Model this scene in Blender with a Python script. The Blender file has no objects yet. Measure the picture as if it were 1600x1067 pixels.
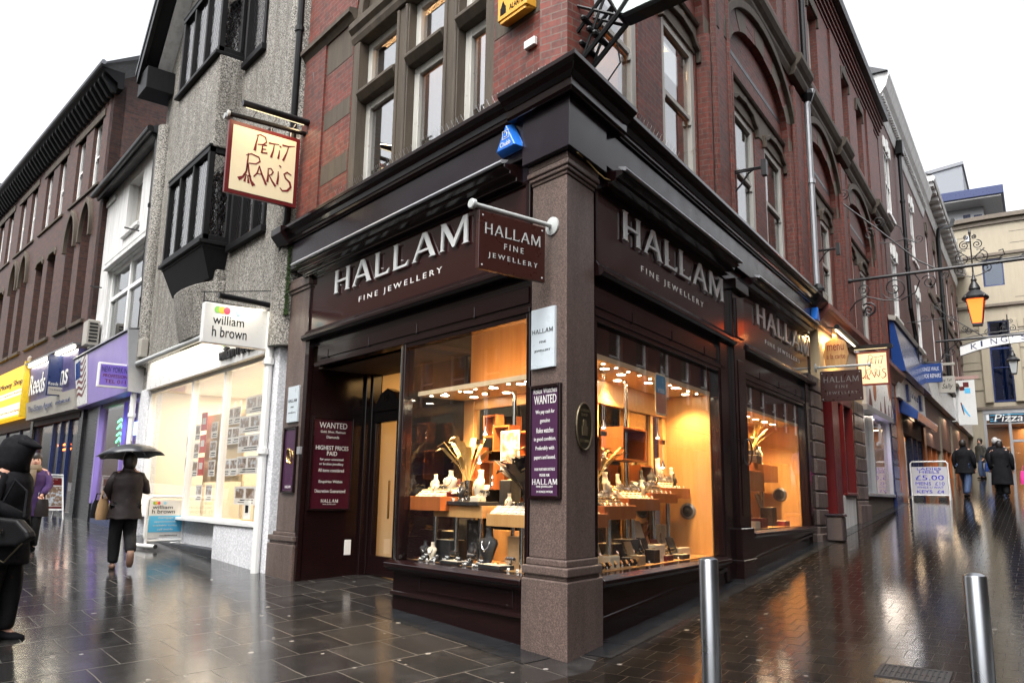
import bpy, bmesh, math, random
from mathutils import Vector, Matrix, noise as mnoise
random.seed(7)
SC = bpy.context.scene
COL = SC.collection
rad = math.radians

# ---------------------------------------------------------------- camera, sky, sun, exposure
def _cam_axes(pitch, roll, yaw):
    f = Vector((-math.sin(yaw)*math.cos(pitch), math.cos(yaw)*math.cos(pitch), math.sin(pitch)))
    r = Vector((math.cos(yaw), math.sin(yaw), 0)); u = r.cross(f)
    return r*math.cos(roll)+u*math.sin(roll), u*math.cos(roll)-r*math.sin(roll), f
cd = bpy.data.cameras.new("camera"); cam = bpy.data.objects.new("camera", cd); COL.objects.link(cam)
cr, cu, cf = _cam_axes(0.185603861, 0.0147316, 0.8999589)
CAM = Vector((5.21952, -4.75670, 1.30))
cam.matrix_world = Matrix(((cr.x, cu.x, -cf.x, CAM.x), (cr.y, cu.y, -cf.y, CAM.y), (cr.z, cu.z, -cf.z, CAM.z), (0, 0, 0, 1)))
cd.sensor_width = 36.0; cd.lens = 36.0*1297.0/1600.0; cd.clip_start = 0.05; cd.clip_end = 2000
SC.camera = cam
SUN_EL, SUN_ROT = 58.0, 160.0
W = bpy.data.worlds.new("World"); SC.world = W; W.use_nodes = True
wn = W.node_tree.nodes; wl = W.node_tree.links
bg = wn["Background"]
sky = wn.new("ShaderNodeTexSky"); sky.sky_type = 'NISHITA'; sky.sun_disc = False
sky.sun_elevation = rad(SUN_EL); sky.sun_rotation = rad(SUN_ROT); sky.air_density = 1.0; sky.dust_density = 6.0; sky.ozone_density = 1.0
hs = wn.new("ShaderNodeHueSaturation"); hs.inputs["Saturation"].default_value = 0.14
wl.new(sky.outputs[0], hs.inputs["Color"]); wl.new(hs.outputs[0], bg.inputs[0]); bg.inputs[1].default_value = 0.15
sd = bpy.data.lights.new("sun", 'SUN'); sd.energy = 0.5; sd.angle = rad(40); sd.color = (1.0, 0.97, 0.93)
so = bpy.data.objects.new("sun", sd); COL.objects.link(so); so.location = (0, 0, 60)
so.rotation_euler = (rad(90-SUN_EL), 0, rad(180-SUN_ROT))
SC.view_settings.view_transform = 'Standard'; SC.view_settings.look = 'None'
SC.view_settings.exposure = 1.62; SC.view_settings.gamma = 1.0; SC.view_settings.use_curve_mapping = False
SC.render.engine = 'CYCLES'
cy = SC.cycles
cy.use_denoising = True; cy.max_bounces = 8; cy.diffuse_bounces = 3; cy.glossy_bounces = 4; cy.transparent_max_bounces = 16; cy.transmission_bounces = 4
cy.sample_clamp_indirect = 4.0; cy.caustics_reflective = False; cy.caustics_refractive = False

# ---------------------------------------------------------------- frames
TH = 1.23458371
class Frame:
    def __init__(s, o, du, do): s.o = Vector(o); s.du = Vector(du).normalized(); s.do = Vector(do).normalized()
    def P(s, u, o, z): return s.o+s.du*u+s.do*o+Vector((0, 0, z))
L = Frame((0, 0, 0), (-1, 0, 0), (0, -1, 0))
R = Frame((0, 0, 0), (-math.cos(TH), math.sin(TH), 0), (math.sin(TH), math.cos(TH), 0))
_a = rad(3.3)
Q = Frame((-19, -.1, 0), (-math.cos(_a), -math.sin(_a), 0), (math.sin(_a), -math.cos(_a), 0))
CORN = 1/math.tan(TH/2)
GX, GY = -.034, .058
def gz(x, y): return GX*x+GY*y
def gL(u, o=0): p = L.P(u, o, 0); return gz(p.x, p.y)
def gR(u, o=0): p = R.P(u, o, 0); return gz(p.x, p.y)
def across(F, u, toward=1):      # frame of a board that stands out square from facade F at u; its face looks back along the facade
    return Frame(F.P(u, 0, 0), F.do, -F.du*toward)

# ---------------------------------------------------------------- mesh collector
class MB:
    def __init__(s): s.v = []; s.f = []; s.r = []
    def add(s, vs, fs):
        b = len(s.v); s.r.append((b, b+len(vs), len(s.f), len(s.f)+len(fs))); s.v += [Vector(p) for p in vs]; s.f += [tuple(b+i for i in f) for f in fs]; return s
    def prism(s, pts, vec):
        n = len(pts); vec = Vector(vec); pts = [Vector(p) for p in pts]
        return s.add(pts+[p+vec for p in pts], [tuple(range(n)), tuple(range(2*n-1, n-1, -1))]+[(i, (i+1) % n, n+(i+1) % n, n+i) for i in range(n)])
    def box(s, F, u0, u1, o0, o1, z0, z1):
        return s.prism([F.P(u0, o0, z0), F.P(u1, o0, z0), F.P(u1, o1, z0), F.P(u0, o1, z0)], (0, 0, z1-z0))
    def face(s, F, pts, o0, o1):        # polygon (u,z) given thickness o0..o1
        return s.prism([F.P(u, o0, z) for u, z in pts], F.do*(o1-o0))
    def prof(s, F, pts, u0, u1):        # profile (o,z) run along u
        return s.prism([F.P(u0, o, z) for o, z in pts], F.du*(u1-u0))
    def plan(s, F, pts, z0, z1):
        return s.prism([F.P(u, o, z0) for u, o in pts], (0, 0, z1-z0))
    def mitre(s, pts, uL, uR):          # profile (o,z) run along the left facade, round the corner and along the right one
        n = len(pts)
        r = [L.P(uL, o, z) for o, z in pts]+[L.P(-CORN*o, o, z) for o, z in pts]+[R.P(uR, o, z) for o, z in pts]
        fs = [tuple(range(n)), tuple(range(2*n, 3*n))]
        for k in (0, n): fs += [(k+i, k+(i+1) % n, k+n+(i+1) % n, k+n+i) for i in range(n)]
        return s.add(r, fs)
    def tube(s, pts, r, n=8, closed=False):
        pts = [Vector(p) for p in pts]; N = len(pts); rs = r if isinstance(r, (list, tuple)) else [r]*N
        vs = []; fs = []; prev = None
        for i, p in enumerate(pts):
            a = pts[(i-1) % N] if (closed or i) else p; b = pts[(i+1) % N] if (closed or i < N-1) else p
            t = (b-a).normalized() if (b-a).length > 1e-9 else Vector((0, 0, 1))
            if prev is None:
                x = t.cross(Vector((0, 0, 1)));
                if x.length < 1e-3: x = t.cross(Vector((0, 1, 0)))
            else:
                x = prev-t*prev.dot(t)
                if x.length < 1e-6: x = t.orthogonal()
            x.normalize(); prev = x; y = t.cross(x)
            for k in range(n):
                an = 2*math.pi*k/n; vs.append(p+(x*math.cos(an)+y*math.sin(an))*rs[i])
        for i in range(N if closed else N-1):
            j = (i+1) % N
            for k in range(n): fs.append((i*n+k, i*n+(k+1) % n, j*n+(k+1) % n, j*n+k))
        if not closed: fs += [tuple(range(n-1, -1, -1)), tuple((N-1)*n+k for k in range(n))]
        return s.add(vs, fs)
    def lathe(s, c, prof, n=20, ax=None):   # profile (r,h) about axis ax at c
        c = Vector(c); ax = Vector(ax or (0, 0, 1)).normalized(); x = ax.orthogonal().normalized(); y = ax.cross(x)
        vs = []; fs = []; m = len(prof)
        for r, h in prof:
            for k in range(n):
                an = 2*math.pi*k/n; vs.append(c+ax*h+(x*math.cos(an)+y*math.sin(an))*max(r, 1e-4))
        for i in range(m-1):
            for k in range(n): fs.append((i*n+k, i*n+(k+1) % n, (i+1)*n+(k+1) % n, (i+1)*n+k))
        fs += [tuple(range(n-1, -1, -1)), tuple((m-1)*n+k for k in range(n))]
        return s.add(vs, fs)
    def loft(s, rings, n=14):               # rings: (centre, xvec, yvec)
        vs = []; fs = []; m = len(rings)
        for c, x, y in rings:
            c = Vector(c); x = Vector(x); y = Vector(y)
            for k in range(n):
                an = 2*math.pi*k/n; vs.append(c+x*math.cos(an)+y*math.sin(an))
        for i in range(m-1):
            for k in range(n): fs.append((i*n+k, i*n+(k+1) % n, (i+1)*n+(k+1) % n, (i+1)*n+k))
        fs += [tuple(range(n-1, -1, -1)), tuple((m-1)*n+k for k in range(n))]
        return s.add(vs, fs)
    def ball(s, c, r, n=12, sq=(1, 1, 1)):
        c = Vector(c); m = n//2
        rings = []
        for i in range(m+1):
            a = math.pi*i/m; rr = max(math.sin(a)*r, r*.02); h = -math.cos(a)*r
            rings.append((c+Vector((0, 0, h*sq[2])), (rr*sq[0], 0, 0), (0, rr*sq[1], 0)))
        return s.loft(rings, n)
    def groups(s):                          # shapes that touch belong to one piece
        ax = [L.du, L.do, R.du, R.do, Vector((0, 0, 1))]; bb = []
        for a, b, _, _ in s.r: bb.append([(min(p.dot(x) for p in s.v[a:b]), max(p.dot(x) for p in s.v[a:b])) for x in ax])
        n = len(s.r); par = list(range(n))
        def root(i):
            while par[i] != i: i = par[i]
            return i
        for i in range(n):
            for j in range(i):
                if all(p[0] < q[1]+.02 and q[0] < p[1]+.02 for p, q in zip(bb[i], bb[j])): par[root(i)] = root(j)
        g = {}
        for i in range(n): g.setdefault(root(i), []).append(i)
        return list(g.values())
    def crumple(s, amp, sc=9.0):            # cloth folds: push points about along a noise field
        for i, p in enumerate(s.v):
            q = Vector((p.x*sc, p.y*sc, p.z*sc*.6)); s.v[i] = p+mnoise.noise_vector(q)*amp+mnoise.noise_vector(q*2.7)*amp*.45
        return s
    def build(s, name, mat, parent=None, smooth=False, bevel=0, uv=None, subsurf=0, seg=1):
        if parent is not None and (parent.get("category") == "building" or name in SPLIT) and name not in WHOLE and len(s.r) > 1:
            gs = s.groups()
            if 1 < len(gs) <= 60:
                out = []
                for g in gs:
                    m = MB()
                    for i in g:
                        a, b, c, d = s.r[i]; m.add(s.v[a:b], [tuple(k-a for k in f) for f in s.f[c:d]])
                    out.append(m.build(name, mat, parent, smooth, bevel, uv, subsurf, seg))
                return out[0]
        me = bpy.data.meshes.new(name); off = _worldloc(parent)
        bm = bmesh.new(); bv = [bm.verts.new(p) for p in s.v]
        for f in s.f:
            try: bm.faces.new([bv[i] for i in f])
            except ValueError: pass
        bmesh.ops.recalc_face_normals(bm, faces=bm.faces)
        ul = bm.loops.layers.uv.new("UVMap")
        for f in bm.faces:
            n = f.normal; f.smooth = bool(smooth)
            if abs(n.z) > .75 or n.length < .1: t = None
            else: t = Vector((-n.y, n.x, 0)).normalized()
            for lp in f.loops:
                p = lp.vert.co
                if uv: lp[ul].uv = uv(p)
                elif t is None: lp[ul].uv = (p.x, p.y)
                else: lp[ul].uv = (p.dot(t), p.z)
        bm.transform(Matrix.Translation(-off))
        bm.to_mesh(me); bm.free()
        o = bpy.data.objects.new(name, me); COL.objects.link(o)
        if mat: me.materials.append(mat)
        if parent: o.parent = parent
        if bevel:
            b = o.modifiers.new("bevel", 'BEVEL'); b.width = bevel; b.segments = seg; b.limit_method = 'ANGLE'; b.angle_limit = rad(40)
        if subsurf:
            b = o.modifiers.new("subsurf", 'SUBSURF'); b.levels = subsurf; b.render_levels = subsurf
        if smooth == 'auto':
            for p in me.polygons: p.use_smooth = True
            try: me.set_sharp_from_angle(angle=rad(35))
            except Exception: pass
        return o
SPLIT = {'red_shapes', 'gold_shapes', 'window_slot', 'weight', 'foot_cap', 'screw', 'end_cap', 'red_squares', 'end_cap', 'red_band', 'letter_studs', 'strip_lamp'}
WHOLE = {'bird_spikes', 'dentils', 'lettering', 'eaves_bracket', 'brick_cornice', 'room_interior', 'window', 'wall', 'bay_wall', 'oriel_window', 'casement_window', 'door', 'number', 'oval_bracket'}
def _worldloc(o):
    v = Vector((0, 0, 0))
    while o is not None: v = v+o.location; o = o.parent
    return v
def tag(o, label=None, cat=None, group=None, kind=None):
    if label: o["label"] = label
    if cat: o["category"] = cat
    if group: o["group"] = group
    if kind: o["kind"] = kind
    return o
def thing(name, loc, label, cat, group=None):
    o = bpy.data.objects.new(name, None); COL.objects.link(o); o.location = loc; o.empty_display_size = .2
    return tag(o, label, cat, group)
def copy_tree(o, delta, label=None, parent=None):
    c = o.copy(); COL.objects.link(c)
    if parent is None: c.location = o.location+Vector(delta)
    else: c.parent = parent
    if label: c["label"] = label
    for ch in [x for x in COL.objects if x.parent == o]: copy_tree(ch, delta, None, c)
    return c
def mark(o, label): o["label"] = label; return o
_tc = {}
def text_geo(body):
    if body not in _tc:
        c = bpy.data.curves.new("t", 'FONT'); c.body = body; c.resolution_u = 3; c.extrude = .5
        ob = bpy.data.objects.new("t", c); COL.objects.link(ob)
        dg = bpy.context.evaluated_depsgraph_get(); ev = ob.evaluated_get(dg); me = ev.to_mesh()
        vs = [v.co.copy() for v in me.vertices]; fs = [tuple(p.vertices) for p in me.polygons]
        ev.to_mesh_clear(); bpy.data.objects.remove(ob); bpy.data.curves.remove(c)
        xs = [v.x for v in vs]; ys = [v.y for v in vs]
        _tc[body] = (vs, fs, min(xs), max(xs), min(ys), max(ys))
    return _tc[body]
def text(mb, F, body, uL, uR, z0, z1, o, th=.003, slant=0.0, dz=0.0):   # letters filling uL..uR, z0..z1 on face F at out o
    vs, fs, x0, x1, y0, y1 = text_geo(body)
    out = []
    for v in vs:
        ny = (v.y-y0)/(y1-y0); nx = (v.x-x0)/(x1-x0)
        out.append(F.P(uL+(uR-uL)*nx+slant*ny*(z1-z0)*(1 if uR > uL else -1), o+th*(v.z+.5), z0+(z1-z0)*ny+dz*nx))
    mb.add(out, fs); return mb
def lines(mb, F, rows, uL, uR, o, h, th=.003):   # rows: (text, z of baseline, share of the width, height factor)
    c = (uL+uR)/2
    for t, zb, w, k in rows:
        d = (uR-uL)*w/2; text(mb, F, t, c-d, c+d, zb, zb+h*k, o, th)
    return mb
GLY = {
 'H': (.82, [[(0,0),(.23,0),(.17,.05),(.17,.45),(.63,.45),(.63,.05),(.57,0),(.80,0),(.75,.05),(.75,.95),(.80,1),(.57,1),(.63,.95),(.63,.54),(.17,.54),(.17,.95),(.23,1),(0,1),(.05,.95),(.05,.05)]]),
 'L': (.68, [[(0,0),(.62,0),(.66,.22),(.55,.09),(.17,.09),(.17,.95),(.23,1),(0,1),(.05,.95),(.05,.05)]]),
 'A': (.92, [[(0,0),(.19,0),(.12,.05),(.45,.84),(.45,1.0),(.39,1.0),(.05,.05)], [(.45,.84),(.72,.05),(.66,0),(.92,0),(.86,.05),(.53,1.0),(.45,1.0)], [(.225,.29),(.637,.29),(.607,.375),(.26,.375)]]),
 'M': (1.04, [[(0,0),(.18,0),(.12,.05),(.14,.76),(.47,.02),(.53,.02),(.85,.76),(.85,.05),(.79,0),(1.02,0),(.97,.05),(.95,.95),(.99,1),(.82,1),(.5,.27),(.19,1),(.02,1),(.06,.95),(.05,.05)]]),
}
def serif_word(word, F, uL, uR, z0, z1, o0, o1, mat, parent, each=True):
    gap = .13; tot = sum(GLY[c][0] for c in word)+gap*(len(word)-1); k = (uR-uL)/tot; x = 0; mb = MB()
    for c in word:
        w, polys = GLY[c]
        if each: mb = MB()
        for p in polys: mb.face(F, [(uL+(x+a)*k, z0+b*(z1-z0)) for a, b in p], o0, o1)
        if each: mb.build("letter", mat, parent)
        x += w+gap
    if not each: return mb.build("lettering", mat, parent)
def stroke(mb, F, pts, w, o, th=.004):   # ribbon through (u,z) points, widths w (one or per point)
    n = len(pts); ws = w if isinstance(w, (list, tuple)) else [w]*n; a = []; b = []
    for i in range(n):
        p = Vector(pts[max(i-1, 0)]); q = Vector(pts[min(i+1, n-1)]); t = (q-p).normalized(); nn = Vector((-t.y, t.x))*ws[i]/2
        a.append(Vector(pts[i])+nn); b.append(Vector(pts[i])-nn)
    vs = []; fs = []
    for i in range(n):
        for q in (a[i], b[i]):
            vs += [F.P(q.x, o, q.y), F.P(q.x, o+th, q.y)]
    for i in range(n-1):
        k = 4*i
        fs += [(k+1, k+3, k+7, k+5), (k, k+4, k+6, k+2), (k, k+1, k+5, k+4), (k+2, k+6, k+7, k+3)]
    fs += [(0, 2, 3, 1), (4*n-4, 4*n-3, 4*n-1, 4*n-2)]
    return mb.add(vs, fs)
def wall_grid(F, u0, u1, z0, z1, o, d, holes, name, mat, parent, ends=True):
    us = sorted(set([u0, u1]+[h[0] for h in holes]+[h[1] for h in holes])); zs = sorted(set([z0, z1]+[h[2] for h in holes]+[h[3] for h in holes]))
    us = [x for x in us if u0 <= x <= u1]; zs = [x for x in zs if z0 <= x <= z1]
    mb = MB(); vi = {}
    def v(u, z, b):
        k = (round(u, 4), round(z, 4), b)
        if k not in vi: vi[k] = len(mb.v); mb.v.append(F.P(u, o-(d if b else 0), z))
        return vi[k]
    def hole(i, j):
        if i < 0 or j < 0 or i >= len(us)-1 or j >= len(zs)-1: return None
        a = (us[i]+us[i+1])/2; b = (zs[j]+zs[j+1])/2
        return any(h[0] < a < h[1] and h[2] < b < h[3] for h in holes)
    for i in range(len(us)-1):
        for j in range(len(zs)-1):
            if hole(i, j): continue
            a, b, c, e = us[i], us[i+1], zs[j], zs[j+1]
            mb.f.append((v(a, c, 0), v(b, c, 0), v(b, e, 0), v(a, e, 0)))
            mb.f.append((v(a, c, 1), v(a, e, 1), v(b, e, 1), v(b, c, 1)))
            for di, dj, p, q in ((-1, 0, (a, c), (a, e)), (1, 0, (b, c), (b, e)), (0, -1, (a, c), (b, c)), (0, 1, (a, e), (b, e))):
                h = hole(i+di, j+dj)
                if h or (h is None and ends): mb.f.append((v(*p, 0), v(*q, 0), v(*q, 1), v(*p, 1)))
    return mb.build(name, mat, parent)
def arc(cx, cz, rx, rz, a0, a1, n): return [(cx+rx*math.cos(rad(a0+(a1-a0)*i/n)), cz+rz*math.sin(rad(a0+(a1-a0)*i/n))) for i in range(n+1)]
# ---------------------------------------------------------------- materials
class NT:
    def __init__(s, name):
        s.m = bpy.data.materials.new(name); s.m.use_nodes = True; s.t = s.m.node_tree; s.n = s.t.nodes; s.l = s.t.links
        s.b = s.n["Principled BSDF"]; s.out = s.n["Material Output"]
    def N(s, t, **k):
        n = s.n.new("ShaderNode"+t)
        for a, v in k.items():
            if a in n.inputs: n.inputs[a].default_value = v
            else: setattr(n, a, v)
        return n
    def L(s, a, b): s.l.new(a, b)
    def uv(s, kind="UV", scale=None):
        c = s.N("TexCoord").outputs[kind]
        if scale:
            m = s.N("Mapping"); m.inputs["Scale"].default_value = scale; s.L(c, m.inputs[0]); c = m.outputs[0]
        return c
    def noise(s, co, sc, det=4, rough=.6):
        n = s.N("TexNoise"); n.inputs["Scale"].default_value = sc; n.inputs["Detail"].default_value = det; n.inputs["Roughness"].default_value = rough
        s.L(co, n.inputs["Vector"]); return n.outputs["Fac"]
    def ramp(s, f, *st):
        r = s.N("ValToRGB"); e = r.color_ramp.elements
        while len(e) < len(st): e.new(.5)
        for i, (p, c) in enumerate(st): e[i].position = p; e[i].color = (*c, 1) if len(c) == 3 else c
        s.L(f, r.inputs[0]); return r.outputs[0]
    def mix(s, f, a, b, mode='MIX'):
        m = s.N("MixRGB"); m.blend_type = mode
        for x, i in ((f, 0), (a, 1), (b, 2)):
            if isinstance(x, (int, float)): m.inputs[i].default_value = x
            elif isinstance(x, tuple): m.inputs[i].default_value = (*x, 1)
            else: s.L(x, m.inputs[i])
        return m.outputs[0]
    def math(s, op, a, b=0.0):
        m = s.N("Math"); m.operation = op
        for x, i in ((a, 0), (b, 1)):
            if isinstance(x, (int, float)): m.inputs[i].default_value = x
            else: s.L(x, m.inputs[i])
        return m.outputs[0]
    def bump(s, h, st=.3, dist=.01, prev=None):
        b = s.N("Bump"); b.inputs["Strength"].default_value = st; b.inputs["Distance"].default_value = dist; s.L(h, b.inputs["Height"])
        if prev is not None: s.L(prev, b.inputs["Normal"])
        s.L(b.outputs[0], s.b.inputs["Normal"]); return b.outputs[0]
    def col(s, c):
        if isinstance(c, tuple): s.b.inputs["Base Color"].default_value = (*c, 1)
        else: s.L(c, s.b.inputs["Base Color"])
    def rough(s, r):
        if isinstance(r, (int, float)): s.b.inputs["Roughness"].default_value = r
        else: s.L(r, s.b.inputs["Roughness"])
def plain(name, c, r=.5, metal=0.0, var=.25, sc=14, bump=.08, spec=.5, coat=0.0):
    t = NT(name); co = t.uv("Object"); n = t.noise(co, sc, 5)
    t.col(t.mix(n, tuple(x*(1-var) for x in c), tuple(min(1, x*(1+var)) for x in c)))
    t.rough(t.ramp(t.noise(co, sc*.7, 3), (.3, (r*.85,)*3), (.75, (min(1, r*1.18),)*3)))
    t.b.inputs["Metallic"].default_value = metal; t.b.inputs["Specular IOR Level"].default_value = spec; t.b.inputs["Coat Weight"].default_value = coat
    t.b.inputs["Coat Roughness"].default_value = .08
    if bump: t.bump(t.noise(co, sc*5, 3), bump, .004)
    return t.m
def glow(name, c, st):
    t = NT(name); t.col(tuple(x*.8 for x in c)); t.b.inputs["Emission Color"].default_value = (*c, 1); t.b.inputs["Emission Strength"].default_value = st
    t.rough(.4); return t.m
def brick(name, c1, c2, mor, bw=.225, rh=.075, ms=.009, soot=.5, rough=.75, wash=(.042, .032, .026)):
    t = NT(name); co = t.uv(); b = t.N("TexBrick"); b.inputs["Scale"].default_value = 1; b.inputs["Brick Width"].default_value = bw; b.inputs["Row Height"].default_value = rh
    b.inputs["Mortar Size"].default_value = ms; b.inputs["Mortar Smooth"].default_value = .2; b.inputs["Bias"].default_value = -.1
    b.inputs["Color1"].default_value = (*c1, 1); b.inputs["Color2"].default_value = (*c2, 1); b.inputs["Mortar"].default_value = (*mor, 1)
    t.L(co, b.inputs["Vector"])
    big = t.noise(co, .9, 6, .7); fine = t.noise(co, 30, 4)
    c0 = t.mix(.75, b.outputs["Color"], t.ramp(t.noise(co, 8, 3, .7), (.32, (.35, .33, .36)), (.5, (.9, .9, .9)), (.72, (1.35, 1.2, 1.1))), 'MULTIPLY')
    c = t.mix(.35, c0, t.ramp(fine, (.3, (.35, .35, .35)), (.7, (1, 1, 1))), 'MULTIPLY')
    streak = t.noise(t.uv("UV", (6, .5, 1)), 1.0, 5, .65)
    c = t.mix(t.ramp(big, (.45, (0, 0, 0)), (.75, (soot,)*3)), c, wash)
    c = t.mix(t.ramp(streak, (.5, (0, 0, 0)), (.8, (soot*.7,)*3)), c, wash)
    t.col(c); t.rough(t.ramp(fine, (.2, (rough*.6,)*3), (.8, (rough,)*3)))
    p = t.bump(b.outputs["Fac"], -.55, .008); t.bump(fine, .25, .004, p); return t.m
def stone(name, c, dark, rough=.7, sc=3.0, spec=.4, k=.6):
    t = NT(name); co = t.uv("Object"); st = t.noise(t.uv("Object", (5, 5, .7)), 1.3, 6, .7)
    c0 = t.mix(t.ramp(st, (.35, (0, 0, 0)), (.7, (k,)*3)), c, dark); f = t.noise(co, 60, 3)
    c0 = t.mix(.3, c0, t.ramp(f, (.3, (.5, .5, .5)), (.7, (1, 1, 1))), 'MULTIPLY'); t.col(c0); t.rough(rough); t.b.inputs["Specular IOR Level"].default_value = spec
    t.bump(t.noise(co, 25, 6), .3, .008); return t.m
def granite(name, c, rough=.35):
    t = NT(name); co = t.uv("Object"); v = t.N("TexVoronoi"); v.inputs["Scale"].default_value = 130; t.L(co, v.inputs["Vector"])
    sp = t.N("SeparateColor"); t.L(v.outputs["Color"], sp.inputs[0])
    sp_c = t.ramp(sp.outputs[0], (.0, tuple(x*.4 for x in c)), (.3, tuple(x*.8 for x in c)), (.62, c), (.93, tuple(min(1, x*1.6) for x in c)))
    st = t.noise(t.uv("Object", (4, 4, .8)), 1.2, 6, .7)
    t.col(t.mix(t.ramp(st, (.4, (0, 0, 0)), (.75, (.55,)*3)), sp_c, (.05, .04, .035))); t.rough(t.ramp(st, (.3, (rough*.8,)*3), (.7, (rough*1.5,)*3))); t.bump(v.outputs["Distance"], .06, .002); return t.m
def pebble(name, lo, hi, sc=48, dirt=.5, gap=(.22, .2, .18)):
    t = NT(name); co = t.uv("Object"); v = t.N("TexVoronoi"); v.inputs["Scale"].default_value = sc; t.L(co, v.inputs["Vector"])
    sp = t.N("SeparateColor"); t.L(v.outputs["Color"], sp.inputs[0])
    c = t.mix(t.ramp(sp.outputs[1], (.2, (0, 0, 0)), (.8, (1, 1, 1))), lo, hi)
    c = t.mix(.6, c, t.ramp(v.outputs["Distance"], (.15, (1, 1, 1)), (.75, gap)), 'MULTIPLY')  # shade in the gaps between pebbles, painted into the colour
    st = t.noise(t.uv("Object", (3, 3, .5)), 1.4, 6, .7)
    t.col(t.mix(t.ramp(st, (.42, (0, 0, 0)), (.75, (dirt,)*3)), c, (.09, .08, .065))); t.rough(.8)
    t.bump(v.outputs["Distance"], -.9, .018); return t.m
def two_sided_fresnel(t, ior):      # thin pane: the same reflectance from either side
    fr = t.N("Fresnel"); ge = t.N("NewGeometry"); t.L(t.math('ADD', ior, t.math('MULTIPLY', ge.outputs["Backfacing"], 1/ior-ior)), fr.inputs["IOR"]); return fr
def glass(name, ior=1.5, tint=(1, 1, 1), rough=.0, wave=0.0):
    t = NT(name); t.n.remove(t.b); fr = two_sided_fresnel(t, ior)
    tr = t.N("BsdfTransparent"); tr.inputs[0].default_value = (*tint, 1); gl = t.N("BsdfGlossy"); gl.inputs["Roughness"].default_value = rough
    if wave:
        b = t.N("Bump"); b.inputs["Strength"].default_value = wave; b.inputs["Distance"].default_value = .02
        t.L(t.noise(t.uv("Object"), 1.6, 1), b.inputs["Height"]); t.L(b.outputs[0], gl.inputs["Normal"])
    mx = t.N("MixShader"); t.L(fr.outputs[0], mx.inputs[0]); t.L(tr.outputs[0], mx.inputs[1]); t.L(gl.outputs[0], mx.inputs[2]); t.L(mx.outputs[0], t.out.inputs[0]); return t.m
def leaded(name):           # diamond lead cames over old glass
    t = NT(name); co = t.uv("UV"); s = t.N("SeparateXYZ"); t.L(co, s.inputs[0])
    def ln(sign):
        a = t.math('ADD', t.math('MULTIPLY', s.outputs[0], 1.5), t.math('MULTIPLY', s.outputs[1], sign))
        f = t.math('FRACT', t.math('MULTIPLY', a, 7.0)); return t.math('LESS_THAN', f, .075)
    k = t.math('MAXIMUM', ln(1.0), ln(-1.0)); t.n.remove(t.b)
    fr = two_sided_fresnel(t, 4.8)
    tr = t.N("BsdfTransparent"); tr.inputs[0].default_value = (.55, .5, .42, 1); gl = t.N("BsdfGlossy"); gl.inputs["Roughness"].default_value = .05
    b = t.N("Bump"); b.inputs["Strength"].default_value = .3; b.inputs["Distance"].default_value = .02; t.L(t.noise(co, 9, 2), b.inputs["Height"]); t.L(b.outputs[0], gl.inputs["Normal"])
    mx = t.N("MixShader"); t.L(fr.outputs[0], mx.inputs[0]); t.L(tr.outputs[0], mx.inputs[1]); t.L(gl.outputs[0], mx.inputs[2])
    ld = t.N("BsdfDiffuse"); ld.inputs[0].default_value = (.03, .03, .035, 1); m2 = t.N("MixShader"); t.L(k, m2.inputs[0]); t.L(mx.outputs[0], m2.inputs[1]); t.L(ld.outputs[0], m2.inputs[2])
    t.L(m2.outputs[0], t.out.inputs[0]); return t.m
def wet_paving(name, bw, rh, c1, c2, mor, ms, r0, r1, gum=.0, tilt=.4, blot=.55, ior=1.4):
    t = NT(name); co0 = t.uv(); nz = t.N("TexNoise"); nz.inputs["Scale"].default_value = 2.5; t.L(co0, nz.inputs["Vector"]); vm = t.N("VectorMath"); vm.operation = 'MULTIPLY_ADD'; t.L(nz.outputs["Color"], vm.inputs[0]); vm.inputs[1].default_value = (.022, .022, 0); t.L(co0, vm.inputs[2]); co = vm.outputs[0]; b = t.N("TexBrick"); b.inputs["Scale"].default_value = 1; b.inputs["Brick Width"].default_value = bw; b.inputs["Row Height"].default_value = rh
    b.inputs["Mortar Size"].default_value = ms; b.inputs["Mortar Smooth"].default_value = .3
    b.inputs["Color1"].default_value = (*c1, 1); b.inputs["Color2"].default_value = (*c2, 1); b.inputs["Mortar"].default_value = (*mor, 1); t.L(co, b.inputs["Vector"])
    big = t.noise(co, .8, 5, .6); fine = t.noise(co, 45, 5, .7); mid = t.noise(co, 7, 4)
    c = t.mix(.5, b.outputs["Color"], t.ramp(fine, (.25, (.35, .35, .35)), (.75, (1.25, 1.2, 1.1))), 'MULTIPLY')
    c = t.mix(t.ramp(big, (.38, (0, 0, 0)), (.62, (.75,)*3)), c, tuple(x*.4 for x in c1)); c = t.mix(t.ramp(t.noise(co, 2.6, 6, .75), (.5, (0, 0, 0)), (.72, (.55,)*3)), c, tuple(min(1, x*1.9) for x in c1))
    if gum:
        v = t.N("TexVoronoi"); v.inputs["Scale"].default_value = 4.5; t.L(co, v.inputs["Vector"])
        sp = t.N("SeparateColor"); t.L(v.outputs["Color"], sp.inputs[0])
        k = t.math('MULTIPLY', t.math('LESS_THAN', v.outputs["Distance"], t.math('MULTIPLY', sp.outputs[0], .13)), gum)
        c = t.mix(k, c, (.26, .25, .23))
    t.col(c)
    wet = t.ramp(big, (blot-.15, (r0,)*3), (blot+.12, (r1,)*3)); r = t.mix(.5, wet, t.ramp(mid, (.3, (r0,)*3), (.8, (r1*1.2,)*3)))
    r = t.mix(b.outputs["Fac"], r, (.3, .3, .3)); t.rough(r); t.b.inputs["IOR"].default_value = ior
    # each stone lies at a slightly different tilt: random height slope per stone from its own colour
    p = t.bump(b.outputs["Fac"], -.3, .004); p = t.bump(mid, tilt, .006, p); t.bump(fine, .22, .002, p); return t.m
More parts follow.
